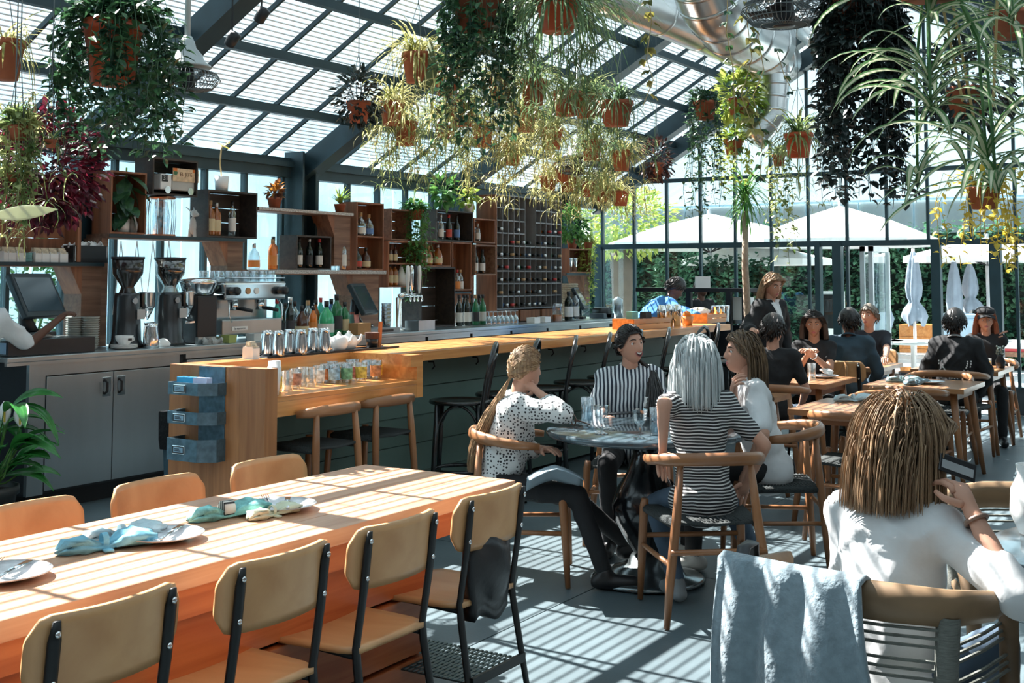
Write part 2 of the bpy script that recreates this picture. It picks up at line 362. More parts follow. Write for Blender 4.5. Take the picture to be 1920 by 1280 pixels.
# folded open door leaf outside the doorway
d1 = struct(MB().box((XF + .12, 3.93, .02), (XF + .17, 3.98, 1.86)).box((XF + .95, 3.93, .02), (XF + 1.0, 3.98, 1.86)).box((XF + .12, 3.93, .02), (XF + 1.0, 3.98, .2)).box((XF + .12, 3.93, 1.8), (XF + 1.0, 3.98, 1.86)).build('door_1', mat('pale_grey_frame', (.55, .6, .62), .4)))
MB().box((XF + .17, 3.952, .2), (XF + .95, 3.958, 1.8)).build('pane', M_PANE, d1)
d2 = struct(MB().box((XF + .12, 3.83, .02), (XF + .17, 3.88, 1.86)).box((XF + .85, 3.83, .02), (XF + .9, 3.88, 1.86)).box((XF + .12, 3.83, .02), (XF + .9, 3.88, .2)).box((XF + .12, 3.83, 1.8), (XF + .9, 3.88, 1.86)).build('door_2', MATS['pale_grey_frame']))
MB().box((XF + .17, 3.852, .2), (XF + .85, 3.858, 1.8)).build('pane', M_PANE, d2)
# ---- outside ground and neighbouring wall
M_PATIO = mat('pale_patio_paving', (.80, .82, .83), .7, 0, .06, 2)
pt = struct(MB().box((XF + .1, -8, -.14), (34, 16, -.03)).build('patio_ground', MATS['dark_joint']))
for i in range(12):
    for j in range(12):
        if 14.1 + i * 1.2 < 22: MB().box((XF + .1 + i * 1.2, -4 + j * 1.2, -.03), (XF + 1.29 + i * 1.2, -2.81 + j * 1.2, -.02)).build('paving_slab', M_PATIO, pt)
yd = struct(MB().box((XB, YW + .12, -.14), (XF, 12, -.03)).build('side_yard_ground', M_PATIO))
M_CORR = leafmat('pale_translucent_sheet', (.78, .88, .93), (.86, .94, .97), 2, .5, .65)
nw = struct(MB().box((XB, 9.75, 0), (15.8, 9.9, 3.6)).build('wall_neighbour', M_CORR))
cs = MB().grid(lambda u, v: (u * .9, -.02 * abs(sin(u * pi * 5)), v * 3.5), 20, 1, .004).mesh('corrugated_sheet', M_CORR)
for i in range(21): obj('corrugated_sheet', cs, nw, (XB + .92 * i, 9.74, .05))

struct(MB().box((XB - .15, YE, 0), (XB, YW, 4.9)).build('wall_rear_light_block', mat('dark_light_block', (.10, .10, .10), .9)))  # unseen solid wall added behind the camera to cut ambient fill
wr = struct(MB().box((XB, YE - .12, 0), (XF, YE, .9)).build('wall_right_light_block', MATS['dark_dado']))  # unseen wall added on the right to keep side fill out
MB().box((XB, YE - .12, .9), (XF, YE, ZE)).build('upper_light_block', MATS['dark_light_block'], wr)  # added solid upper part, closes the open right side against skylight
MB().box((XB, YE - .1, ZE - .5), (XF, YE, ZE)).build('eave_beam', M_STEELDK, wr)
# ================================================================== FURNITURE
# ---- long communal table (planks on a boxed base)
ct = thing('communal_table', 'long orange fir plank table in the foreground with napkins and plates', 'table', (0, 0, 0))
TX0, TX1, TY0, TY1, TZ = .3, 3.81, 2.36, 3.07, .75
cuts = [TY0, 2.53, 2.70, 2.89, TY1]
for i in range(4): MB().box((TX0, cuts[i] + .0006, TZ - .05), (TX1, cuts[i + 1] - .0006, TZ)).build('plank', M_TABLE, ct, bevel=.003)
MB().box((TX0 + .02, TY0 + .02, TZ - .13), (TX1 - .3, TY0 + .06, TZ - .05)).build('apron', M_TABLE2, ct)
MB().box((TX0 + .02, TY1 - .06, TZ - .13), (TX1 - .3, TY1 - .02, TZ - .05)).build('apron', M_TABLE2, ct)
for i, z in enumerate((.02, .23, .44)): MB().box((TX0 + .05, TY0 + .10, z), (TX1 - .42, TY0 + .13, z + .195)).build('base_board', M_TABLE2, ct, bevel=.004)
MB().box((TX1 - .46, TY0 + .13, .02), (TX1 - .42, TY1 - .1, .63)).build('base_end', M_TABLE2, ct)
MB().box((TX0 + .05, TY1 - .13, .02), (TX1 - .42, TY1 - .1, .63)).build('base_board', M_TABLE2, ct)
# ---- plywood chair with black steel frame; local +x is the way the sitter faces
def make_ply_chair():
    t = thing('plywood_chair', '', 'chair', group='plywood chairs at the communal table')
    def seatf(u, v):
        x = -.205 + .41 * u; w = .195 * (1 - .10 * (1 - u) ** 2 - .9 * max(0, abs(2 * u - 1) - .72) ** 1.6)
        y = (2 * v - 1) * w; dip = -.012 * (1 - (2 * v - 1) ** 2) * sin(pi * min(1, u * 1.1)); return (x, y, .452 + dip - .018 * max(0, u - .8) * 5)
    MB().grid(seatf, 14, 12, .016).build('seat', M_PLY, t, True)
    def backf(u, v):
        y = (2 * u - 1); e = max(0, abs(y) - .80) / .2; e2 = max(0, abs(2 * v - 1) - .55) / .45
        hh = .088 * (1 - .5 * e ** 2.2); yy = .205 * y * (1 - .025 * e2 ** 2); zz = .705 + (2 * v - 1) * hh
        return (-.237 + .045 * y * y - .10 * (zz - .705), yy, zz)
    MB().grid(backf, 18, 8, .013).build('backrest', M_PLY, t, True)
    for s in (-1, 1):
        y = s * .158
        lg = MB().tube([(-.243, y, .782), (-.236, y, .74), (-.222, y, .62), (-.195, y, .45), (-.20, y, .40), (-.235, y * 1.04, .2), (-.27, y * 1.08, 0.005)], [.010, .017, .017, .016, .017, .016, .014], 8, flat=(1.0, .5)).build('leg', M_BLACK, t, True)
        for z in (.755, .65): MB().lathe([(.0, .0), (.008, .0), (.008, .003), (.004, .005), (0, .005)], 10, M=T(-.2465 if z > .7 else -.2335, y, z) @ R(-pi / 2, 'Y')).build('screw', M_CHROME, lg, True)
        MB().tube([(.15, s * .14, .43), (.17, s * .15, .40), (.20, s * .165, .2), (.22, s * .175, .005)], [.014, .014, .013, .012], 8).build('leg', M_BLACK, t, True)
        MB().tube([(-.19, s * .15, .425), (.0, s * .145, .43), (.16, s * .14, .43)], .011, 6).build('seat_rail', M_BLACK, t, True)
    MB().box((-.25, -.16, .195), (-.238, .16, .225)).build('stretcher', M_BLACK, t)
    MB().box((.17, -.15, .195), (.18, .15, .22)).build('stretcher', M_BLACK, t)
    rk = MB()
    for i in range(22): rk.box((-.235 + .019 * i, -.155, .204), (-.225 + .019 * i, .155, .207))
    for i in range(9): rk.box((-.235, -.155 + .0375 * i, .2), (.172, -.149 + .0375 * i, .204))
    rk.build('rack', mat('perforated_steel', (.10, .15, .16), .4, .7), t)
    return t
pc = make_ply_chair()
near = [(1.82, 'leftmost'), (2.36, 'second from left'), (2.86, 'third from left'), (3.40, 'with a black bag')]
for i, (x, ph) in enumerate(near):
    lb = 'honey plywood chair with black legs seen from behind, ' + ph
    y = 2.40 if i < 3 else 2.415
    if i == 0: pc.location = (x, y, 0); pc.rotation_euler = (0, 0, pi / 2); pc['label'] = lb
    else: copy_tree(pc, (x, y, 0), pi / 2, lb)
far = [(2.42, 'closest to the peace lily'), (2.95, 'middle one on the far side'), (3.50, 'in front of the metal file bins')]
for x, ph in far: copy_tree(pc, (x, 3.09, 0), -pi / 2, 'honey plywood chair pushed in facing the camera, ' + ph)
# black bag on the last chair
bg = MB().grid(lambda u, v: (3.30 + .20 * u, 2.25 - .05 * sin(pi * u) * sin(pi * min(1, .25 + v)), .62 - .24 * v + .02 * sin(7 * u)), 10, 8, .05).build('shoulder_bag', mat('black_leather', (.015, .016, .018), .4, bump=.2), None, True)
tag(bg, 'black leather bag hanging from the back of a plywood chair', 'bag')
# ---- oak elbow chair with woven cord seat
M_CORD = mat('black_woven_cord', (.028, .036, .036), .75, 0, .35, 60, (1, 4, 1), .6, 120)
def make_oak_chair(name='elbow_chair', grp='oak elbow chairs'):
    t = thing(name, '', 'chair', group=grp)
    pts = []
    for i in range(17):
        a = pi / 2 + pi * i / 16; pts.append((-.02 + .235 * cos(a) - (0.0), .255 * sin(a), .685 + .03 * abs(cos(a))))
    pts = [(.10, .25, .675)] + pts + [(.10, -.25, .675)]
    MB().tube(pts, [.012] + [.017] * 3 + [.021] * 11 + [.017] * 3 + [.012], 8, flat=(1.0, 1.45)).build('top_rail', M_OAKX, t, True)
    for s in (-1, 1):
        MB().tube([(-.20, s * .155, .70), (-.215, s * .18, .45), (-.235, s * .215, .2), (-.25, s * .235, .005)], [.014, .021, .02, .014], 10).build('leg', M_OAK, t, True)
        MB().tube([(.205, s * .225, .47), (.21, s * .23, .43), (.225, s * .238, .2), (.235, s * .245, .005)], [.017, .021, .019, .013], 10).build('leg', M_OAK, t, True)
        MB().tube([(-.235, s * .205, .26), (.22, s * .237, .26)], .012, 8).build('stretcher', M_OAKX, t, True)
        MB().tube([(-.215, s * .18, .425), (.21, s * .225, .425)], .018, 8).build('seat_rail', M_CORD, t, True)
    MB().tube([(-.24, -.21, .32), (-.24, .21, .32)], .013, 8).build('stretcher', M_OAKX, t, True)
    MB().tube([(.22, -.235, .30), (.22, .235, .30)], .012, 8).build('stretcher', M_OAKX, t, True)
    st = MB()
    for i in range(26):
        u = (i + .5) / 26; x = -.215 + .425 * u; w = .185 + .045 * u
        st.tube([(x, -w, .437), (x, -w * .5, .434), (x, 0, .428), (x, w * .5, .434), (x, w, .437)], .009, 5)
    for i in range(18):
        u = (i + .5) / 18; y = -.18 + .36 * u
        st.tube([(-.20, y, .441), (-.1, y, .436 + .004 * (i % 2)), (0, y, .434), (.1, y, .437), (.2, y, .441)], .0045, 4)
    st.build('cord_seat', M_CORD, t, True)
    return t
oc = make_oak_chair()
RTC = V((5.47, 2.62, 0))
def face(p, q): return math.atan2(q[1] - p[1], q[0] - p[0])
C_POLKA, C_LAUGH, C_SILV, C_TEE = V((5.23, 3.20, 0)), V((6.28, 3.12, 0)), V((5.10, 2.16, 0)), V((6.10, 2.20, 0))
oak = [
    (C_POLKA, radians(-62), 'oak elbow chair with black cord seat under the woman in the dotted blouse'),
    (C_LAUGH, radians(205), 'oak elbow chair hidden behind the round table under the laughing woman'),
    (C_SILV, radians(38), 'oak elbow chair seen square from behind, under the silver-haired woman'),
    (C_TEE, radians(118), 'oak elbow chair with curved arm rail behind the woman in the white t-shirt'),
]
for i, (p, a, lb) in enumerate(oak):
    if i == 0: oc.location = p; oc.rotation_euler = (0, 0, a); oc['label'] = lb
    else: copy_tree(oc, p, a, lb)
# ---- round table
M_RTOP = mat('dark_stone_top', (.045, .07, .085), .12, 0, .25, 14, spec=.7, coat=.4)
rt = thing('round_table', 'round dark stone-topped pedestal table where four women sit', 'table', RTC)
MB().lathe([(0, .705), (.46, .705), (.495, .715), (.50, .725), (.498, .74), (.49, .745), (0, .745)], 64).build('tabletop', M_RTOP, rt, True)
MB().lathe([(.04, .1), (.06, .13), (.11, .20), (.165, .30), (.175, .37), (.15, .45), (.10, .53), (.07, .62), (.075, .68), (.12, .705)], 32).build('pedestal', mat('gloss_black_enamel', (.008, .009, .011), .12, 0, .05, coat=.5), rt, True)
MB().lathe([(0, 0.005), (.27, .005), (.285, .015), (.27, .03), (.19, .04), (.17, .07), (.10, .09), (.08, .13), (.04, .13)], 40).build('base', mat('worn_chromed_iron', (.25, .29, .30), .2, .9, .2), rt, True)
# ---- square oak tables
M_TTOP = wood('square_table_oak', (.30, .13, .055), (.44, .22, .10), 1, 4, .3, coat=.35, k=6)
def make_sq(sx=.78, sy=.72, h=.70):
    t = thing('square_table', '', 'table', group='square oak tables')
    for i in range(4): MB().box((-sx / 2 + sx / 4 * i + .0004, -sy / 2, h - .035), (-sx / 2 + sx / 4 * (i + 1) - .0004, sy / 2, h)).build('plank', M_TTOP, t)
    MB().box((-sx / 2 + .07, -sy / 2 + .07, h - .09), (sx / 2 - .07, sy / 2 - .07, h - .035)).build('apron', M_OAKX, t)
    for a in (-1, 1):
        for b in (-1, 1): MB().tube([(a * (sx / 2 - .09), b * (sy / 2 - .09), h - .04), (a * (sx / 2 - .06), b * (sy / 2 - .06), h * .5), (a * (sx / 2 - .02), b * (sy / 2 - .02), .004)], [.028, .024, .016], 8).build('leg', M_OAK, t, True)
    return t
sq = make_sq()
SQ = [((7.50, 2.10), 'square oak table behind the foreground blonde woman, rolled white napkin on it'),
      ((9.37, 2.17), 'square oak table with pale worn top and green napkins'),
      ((9.24, 3.12), 'square oak table where two people in black t-shirts sit'),
      ((11.05, 3.20), 'square oak table where a man in a dark shirt rests his arm'),
      ((11.15, 2.25), 'square oak table beside the woman in the cap'),
      ((7.65, 3.12), 'square oak table behind the silver-haired woman')]
TH = .70
for i, ((x, y), lb) in enumerate(SQ):
    if i == 0: sq.location = (x, y, 0); sq['label'] = lb
    else: copy_tree(sq, (x, y, 0), 0, lb)
for (x, y, a, lb) in [
    (7.02, 2.02, 0, 'empty oak elbow chair right behind the foreground blonde woman, back to the camera'),
    (7.99, 2.10, pi, 'empty oak elbow chair facing the camera across the table with the white napkin'),
    (8.80, 2.15, 0, 'empty oak elbow chair tucked under the table with green napkins'),
    (9.93, 2.20, pi, 'oak elbow chair on the far side of the table with green napkins'),
    (8.44, 3.03, radians(8), 'oak elbow chair under the man in the black t-shirt'),
    (10.44, 2.17, 0, 'oak elbow chair under the person in the black hooded top'),
    (11.86, 2.17, pi, 'oak elbow chair under the woman in the cap')]:
    copy_tree(oc, (x, y, 0), a, lb)
for (x, y, a, lb) in [(9.86, 3.16, pi, 'pale plywood chair with tube frame under the woman in the black t-shirt'),
                      (10.33, 3.03, 0, 'plywood chair under the person in the denim shirt'),
                      (11.74, 3.22, pi, 'plywood chair under the man facing the camera')]:
    c = copy_tree(pc, (x, y, 0), a, lb); c['group'] = 'plywood chairs at the square tables'
# ---- bentwood bar stool, local +x faces the bar
M_BENT = mat('black_lacquered_bentwood', (.012, .014, .015), .25, 0, .1, coat=.3)
def make_stool():
    t = thing('bar_stool', '', 'stool', group='black bentwood bar stools')
    MB().lathe([(0, .685), (.16, .685), (.195, .69), (.2, .70), (.195, .712), (.17, .712), (.15, .705), (0, .705)], 28).build('seat', M_BENT, t, True)
    for a in (-1, 1):
        for b in (-1, 1):
            MB().tube([(a * .13, b * .13, .69), (a * .145, b * .145, .4), (a * .165, b * .165, .004)], [.018, .017, .014], 8).build('leg', M_BENT, t, True)
            MB().tube(bez((a * .14, b * .14, .52), (a * .10, b * .12, .67), (0 if b > 0 else .0, b * .135, .685), 6), .009, 6).build('brace', M_BENT, t, True)
    MB().tube([(.165 * cos(i * pi / 12), .165 * sin(i * pi / 12), .27) for i in range(25)], .012, 6).build('foot_ring', M_BENT, t, True)
    def hoop(w, h, tk, nm):
        p = [(-.155, -w * .72, .40 if nm == 'back_hoop' else .70), (-.16, -w * .8, .70), (-.185, -w, .84)]
        for i in range(9): a = pi - pi * i / 8; p.append((-.205 - .03 * sin(a), w * cos(a), .93 + (h - .93) * sin(a)))
        p += [(-.185, w, .84), (-.16, w * .8, .70), (-.155, w * .72, .40 if nm == 'back_hoop' else .70)]
        MB().tube(p, tk, 8).build(nm, M_BENT, t, True)
    hoop(.19, 1.07, .016, 'back_hoop'); hoop(.105, 1.0, .012, 'inner_hoop')
    return t
bs = make_stool()
for i in range(10):
    x = 6.42 + .535 * i; lb = ['first black bentwood bar stool from the shelf of painted glasses', 'second black bentwood bar stool along the bar, behind the dotted blouse', 'third black bentwood bar stool along the bar', 'fourth black bentwood bar stool along the bar, left of the laughing woman', 'fifth black bentwood bar stool along the bar, behind the laughing woman', 'sixth black bentwood bar stool along the bar, right of the laughing woman', 'seventh black bentwood bar stool along the bar', 'eighth black bentwood bar stool along the bar', 'ninth black bentwood bar stool along the bar', 'last black bentwood bar stool, beside the standing waitress'][i]
    a = pi / 2 + [.5, .42, .5, .46, .5, .44, .1, .45, .05, -.1][i]
    if i == 0: bs.location = (x, 4.40, 0); bs.rotation_euler = (0, 0, a); bs['label'] = lb
    else: copy_tree(bs, (x, 4.40 - (.1 if i in (6, 8) else 0), 0), a, lb)
# ---- oak counter stools under the glass shelf
def make_cstool():
    t = thing('counter_stool', '', 'stool', group='oak counter stools under the shelf')
    for s in (-1, 1):
        MB().tube([(-.17, s * .155, .79), (-.18, s * .17, .6), (-.215, s * .2, .004)], [.016, .022, .015], 8).build('leg', M_OAK, t, True)
        MB().tube([(.16, s * .16, .61), (.2, s * .19, .004)], [.021, .014], 8).build('leg', M_OAK, t, True)
        MB().tube([(-.18, s * .17, .585), (.16, s * .16, .585)], .018, 8).build('seat_rail', M_CORD, t, True)
        MB().tube([(-.2, s * .188, .25), (.185, s * .178, .25)], .012, 8).build('stretcher', M_OAKX, t, True)
    MB().tube([(-.10, -.235, .775), (-.16, -.2, .785), (-.185, -.1, .79), (-.19, 0, .79), (-.185, .1, .79), (-.16, .2, .785), (-.10, .235, .775)], [.012, .018, .02, .021, .02, .018, .012], 8, flat=(1, 1.6)).build('top_rail', M_OAKX, t, True)
    st = MB()
    for i in range(22): x = -.18 + .0162 * i; st.tube([(x, -.165, .597), (x, 0, .588), (x, .165, .597)], .009, 5)
    st.build('cord_seat', M_CORD, t, True); MB().tube([(-.195, -.185, .3), (-.195, .185, .3)], .012, 8).build('stretcher', M_OAKX, t, True)
    return t
cst = make_cstool(); cst.location = (5.02, 4.42, 0); cst.rotation_euler = (0, 0, pi / 2); cst['label'] = 'oak counter stool with cord seat under the glass shelf, nearer the file bins'
copy_tree(cst, (5.56, 4.45, 0), pi / 2, 'oak counter stool with cord seat under the glass shelf, farther from the file bins')
# ================================================================== BAR
bar = thing('bar_counter', 'long fir-topped bar counter with green painted front', 'bar counter', (0, 0, 0))
BZ = 1.03; BX0, BX1, BY0, BY1 = 4.55, 11.35, 4.5, 5.2
# end block facing the camera, boards
ws = [4.32, 4.50, 4.68, 4.86, 5.02]
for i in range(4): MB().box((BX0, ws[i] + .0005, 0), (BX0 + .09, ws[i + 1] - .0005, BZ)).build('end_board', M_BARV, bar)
MB().box((BX0 + .09, 4.86, BZ - .09), (6.0, 5.02, BZ)).build('top_plank', M_BARTOP, bar, bevel=.003)
for i, (a, b) in enumerate(((4.5, 4.68), (4.68, 4.86), (4.86, 5.03), (5.03, 5.2))):
    x0 = 6.0 if b > 4.86 else 5.92
    MB().box((x0, a + .0005, BZ - .06), (BX1, b - .0005, BZ)).build('top_plank', M_BARTOP, bar, bevel=.003)
MB().box((BX0 + .09, 4.86, .88), (5.92, 4.9, BZ - .09)).build('shelf_back', M_BARTOP, bar)
MB().box((5.86, 4.33, .775), (5.92, 4.86, BZ)).box((5.80, 4.33, .96), (5.86, 4.40, BZ)).build('shelf_cheek', M_BARTOP, bar)
for i in range(3): MB().box((BX0 + .09, 4.33 + .177 * i, .855), (5.86, 4.506 + .177 * i, .88)).build('shelf_plank', M_BARTOP, bar)
MB().box((BX0 + .09, 4.33, .775), (5.86, 4.36, .854)).build('shelf_fascia', M_BARTOP, bar, bevel=.003)
for i in range(5): MB().box((BX0 + .1, 4.80 - .012 * (i % 2), .03 + .185 * i), (BX1 - .05, 4.85, .03 + .185 * (i + 1) - .004)).build('front_board', M_GREEN, bar)
MB().box((BX1 - .05, 4.8, 0), (BX1, 5.15, BZ - .06)).build('end_panel', M_GREEN, bar)
MB().box((BX0 + .09, 4.95, .0), (BX1 - .05, 5.0, BZ - .06)).build('back_panel', M_STEEL, bar)
MB().box((6.0, 5.22, .8), (BX1 - .1, 5.55, .84)).build('service_ledge', M_STEEL, bar)
for i in range(9): MB().tube([(6.6 + i * .535, 4.78, .93), (6.6 + i * .535, 4.74, .93), (6.6 + i * .535, 4.73, .90), (6.6 + i * .535, 4.75, .88)], .006, 5).build('bag_hook', M_BLACK, bar)
# ---- galvanised file bins on the bar end
M_GALV = mat('blue_grey_galvanised', (.10, .17, .21), .5, .6, .3, 30)
fb = thing('file_bin_rack', 'blue-grey galvanised three-bin file rack on the bar end', 'file rack', (BX0 - .002, 4.745, 0))
MB().box((-.004, -.145, .56), (0, .045, 1.028)).build('back_plate', M_GALV, fb)
for z0, z1 in ((.885, .95), (.735, .80), (.545, .66)):
    poly = [(-.004, -.155), (-.004, .155), (-.085, .155), (-.12, .0), (-.12, .155)]
    P = [(0, -.15), (-.06, -.15), (-.12, -.07), (-.12, .15), (0, .15)]
    b = MB(); n = len(P)
    for i in range(n - 1):
        (xa, ya), (xb, yb) = P[i], P[i + 1]; d = V((xb - xa, yb - ya, 0)); b.beam((xa, ya, (z0 + z1) / 2), (xb, yb, (z0 + z1) / 2), .004, z1 - z0)
    b.prism(P, .004, T(0, 0, z0)); bn = b.build('bin', M_GALV, fb)
    zc = (z0 + z1) / 2
    MB().box((-.128, .015, zc - .022), (-.122, .105, zc + .022)).build('label_holder', M_CHROME, bn, bevel=.003)
    MB().box((-.1295, .026, zc - .013), (-.128, .094, zc + .013)).build('label_card', mat('blue_grey_card', (.22, .36, .46), .7), bn)
    MB().box((-.1302, .05, zc + .002), (-.1295, .085, zc + .006)).box((-.1302, .04, zc - .006), (-.1295, .085, zc - .003)).build('card_lettering', M_BLKP, bn)
for k, (c, y0, y1, lb) in enumerate((((.05, .42, .75), .0, .12, 'bright blue cards standing in the top file bin'), ((.55, .6, .8), -.10, .0, 'pale lilac cards standing in the top file bin'))):
    tag(MB().box((-.09, y0, .892), (-.05, y1, .975), None).build('card_stack', mat('card%d' % k, c, .7), None, loc=(BX0 - .002, 4.745, 0)), lb, 'cards')
# ---- waste bin
tb = thing('waste_bin', 'grey-blue waste bin lined with a black bag beside the bar end', 'bin', (5.35, 5.62, 0))
MB().lathe([(.20, .0), (.23, .6), (.235, .66)], 4, M=R(pi / 4, 'Z')).build('body', mat('slate_plastic', (.05, .10, .13), .5), tb)
MB().lathe([(.242, .44), (.25, .5), (.252, .66), (.25, .672), (.23, .668), (.22, .5)], 4, M=R(pi / 4, 'Z'), cap=False).build('liner', mat('black_bin_liner', (.012, .012, .014), .3, bump=.5, bs=25), tb)
tag(MB().grid(lambda u, v: (.05 * u + .02 * sin(5 * v), .06 * v, .02 * sin(6 * u + 3 * v) + .05 * v), 6, 6, .002).build('crumpled_tissue', M_PAPER, None, True, loc=(5.22, 5.62, .672)), 'crumpled white tissue poking out of the waste bin', 'tissue')
# ---- back counter (stainless)
CZ, CY0, CY1 = 1.0, 6.58, 7.28
bc = thing('back_counter', 'long stainless steel back counter with cabinet doors', 'counter', (0, 0, 0))
MB().box((4.66, CY0, CZ - .035), (13.3, CY1, CZ)).build('worktop', M_STEEL, bc, bevel=.006)
MB().box((4.66, CY0 + .005, CZ - .055), (13.3, CY0 + .03, CZ - .03)).build('worktop_lip', M_STEEL, bc)
MB().box((4.84, CY0 + .06, .12), (13.3, CY1, CZ - .04)).build('carcass', mat('dark_inside', (.02, .025, .03), .6), bc)
MB().box((4.9, CY0 + .12, .0), (13.0, CY1, .12)).build('plinth', M_BLACK, bc)
MB().box((4.84, CY0 + .03, .12), (4.96, CY0 + .06, CZ - .04)).build('stile', M_STEEL, bc)
MB().box((4.96, CY0 + .03, .87), (6.02, CY0 + .06, CZ - .045)).build('top_rail', M_STEEL, bc)
for k, (a, b, hx) in enumerate(((4.965, 5.488, 5.43), (5.494, 6.015, 5.55))):
    d = MB().box((a, CY0 + .022, .14), (b, CY0 + .06, .862)).build('door', M_STEEL, bc, bevel=.002)
    h = MB().box((hx - .035, CY0 + .015, .70), (hx + .035, CY0 + .022, .83)).build('handle', M_CHROME, d, bevel=.003)
    MB().tube([(hx - .018, CY0 + .013, .72), (hx - .018, CY0 - .012, .735), (hx - .018, CY0 - .012, .795), (hx - .018, CY0 + .013, .81)], .009, 6).build('pull', M_BLACK, d)
MB().box((6.02, CY0 + .03, .12), (6.08, CY0 + .06, CZ - .04)).build('stile', M_STEEL, bc)
x = 6.14
for k in range(9):
    d = MB().box((x, CY0 + .02, .14), (x + .7, CY0 + .06, .90)).build('door', M_STEEL, bc, bevel=.002)
    MB().box((x + .05, CY0 + .0, .84), (x + .65, CY0 + .02, .86)).build('handle', M_CHROME, d)
    MB().box((x, CY0 + .03, .91), (x + .7, CY0 + .06, .955)).build('drawer_front', M_STEEL, bc); x += .745
# ================================================================== BACK BAR: shelves, crates, bottles
YS = 7.0
def px(x, Y=YS): return at_y(x, 500, Y).x
M_GRAN = mat('pale_speckled_shelf_edge', (.42, .40, .38), .5, 0, .6, 90)
def shelf(label, x0, x1, z, th=.03, y0=YS, y1=7.26, edge=None, m=None):
    t = thing('wall_shelf', label, 'shelf', (0, 0, 0)); MB().box((x0, y0 + .006, z - th), (x1, y1, z)).build('board', m or M_SHELFW, t)
    MB().box((x0, y0, z - th * .8), (x1, y0 + .006, z)).build('front_edge', edge or M_STEELDK, t); return t
def bracket(t, x0, x1, z0, z1, flip=1, y0=7.03, y1=7.22):
    """upright board with a diagonal gusset"""
    MB().box((x0, y0, z0), (x1, y1, z1)).build('upright', M_SHELFW, t)
    a = (x0, x0 - .10) if flip < 0 else (x1, x1 + .10)
    Mx = Matrix(((1, 0, 0, 0), (0, 0, 1, y0), (0, 1, 0, 0), (0, 0, 0, 1)))
    MB().prism([(a[0], z1 - .19), (a[1], z1), (a[0], z1)], y1 - y0, Mx).build('gusset', M_CRATE, t)
s1 = shelf('low wooden shelf of sugar caddies at the far left of the back bar', 4.2, 5.72, 1.60); bracket(s1, 5.55, 5.72, 1.003, 1.57, -1)
s2 = shelf('metal-edged wooden shelf above the coffee grinders', 5.76, 7.12, 1.81); bracket(s2, 6.95, 7.12, 1.38, 1.78, -1)
MB().box((5.73, 7.05, 1.003), (5.79, 7.25, 1.78)).build('upright', M_SHELFW, s2)
s3 = shelf('high shelf with pale speckled edge carrying two small potted plants', 7.27, 8.49, 2.08, edge=M_GRAN); bracket(s3, 8.26, 8.48, 1.6, 2.05, -1)
s4 = shelf('middle shelf with speckled edge under the black bottle crate', 7.16, 8.98, 1.56, .04, edge=M_GRAN); bracket(s4, 8.52, 8.9, 1.003, 1.52, -1)
bpn = thing('plank_backboard', 'dark red-brown plank panel behind the begonia at far left', 'panel', (0, 0, 0))
for i in range(4): MB().box((4.2, 7.165, 1.62 + .15 * i), (5.62, 7.187, 1.767 + .15 * i)).build('plank', M_CRATE, bpn)
MB().box((5.50, 7.02, 1.605), (5.53, 7.164, 2.2)).build('side_board', M_CRATE, bpn)
# ---- crates
def crate(label, x0, x1, z0, z1, m, y0=YS, y1=7.2, th=.014, mids=(), name='bottle_crate', back=True):
    t = thing(name, label, 'crate', (0, 0, 0))
    MB().box((x0, y0, z0), (x0 + th, y1, z1)).build('side', m, t); MB().box((x1 - th, y0, z0), (x1, y1, z1)).build('side', m, t)
    MB().box((x0 + th, y0, z0), (x1 - th, y1, z0 + th)).build('bottom', m, t); MB().box((x0 + th, y0, z1 - th), (x1 - th, y1, z1)).build('top', m, t)
    if back:
        n = 3
        for i in range(n): a = z0 + th + (z1 - z0 - 2 * th) * i / n; b = z0 + th + (z1 - z0 - 2 * th) * (i + 1) / n; MB().box((x0 + th, y1 - .012, a + .002), (x1 - th, y1, b - .002)).build('back_slat', m, t)
    for z in mids: MB().box((x0 + th, y0 + .005, z), (x1 - th, y1 - .014, z + th)).build('shelf_board', m, t)
    return t
crate('red-brown open cubby of small plants left of the toy truck crate', px(205), px(272), 1.812, 2.27, M_CRATE, name='open_cubby')
crate('black crate with a toy delivery truck inside, topmost on the left', px(283), px(368), 2.118, 2.40, M_DKWOOD)
crate('black crate with three spirit bottles under the bird-of-paradise pot', px(388), px(481), 1.812, 2.19, M_DKWOOD)
crate('black metal-cornered crate of dark wine bottles on the middle shelf', px(556), px(621), 1.562, 1.86, M_DKWOOD)
crate('tall red-brown crate with two compartments of bottles', px(668), px(719), 1.562, 2.19, M_CRATE, mids=(1.865,))
crate('weathered grey crate half hidden by the trailing pothos', px(733), px(772), 1.85, 2.15, M_SHELFW)
crate('red-brown crate of small bottles under the grey crate', px(728), px(792), 1.40, 1.845, M_CRATE, mids=(1.62,))
crate('black crate of wine bottles with two white pots on top', px(818), px(887), 1.862, 2.18, M_DKWOOD)
crate('wooden crate of whisky bottles under the black crate with white pots', px(798), px(846), 1.602, 1.858, M_CRATE)
crate('open slatted crate with hanging vine beside the whisky crate', px(848), px(884), 1.36, 1.858, M_CRATE)
crate('narrow red-brown crate of clear bottles left of the pigeonhole rack', px(889), px(929), 1.86, 2.12, M_CRATE)
crate('pale-edged wooden crate with two white-labelled bottles', px(886), px(926), 1.52, 1.84, M_SHELFW, y0=6.97)
g = crate('tall black wooden cabinet standing on the back counter', px(782), px(846), 1.002, 1.598, M_DKWOOD, y0=6.95, name='bar_cabinet')
sg = shelf('short wooden shelf of clear liquor bottles low beside the rack', px(848), px(884), 1.345, .02, y1=7.2)
for xx in (px(848), px(884) - .02): MB().box((xx, 7.0, 1.003), (xx + .02, 7.2, 1.325)).build('upright', M_CRATE, sg)
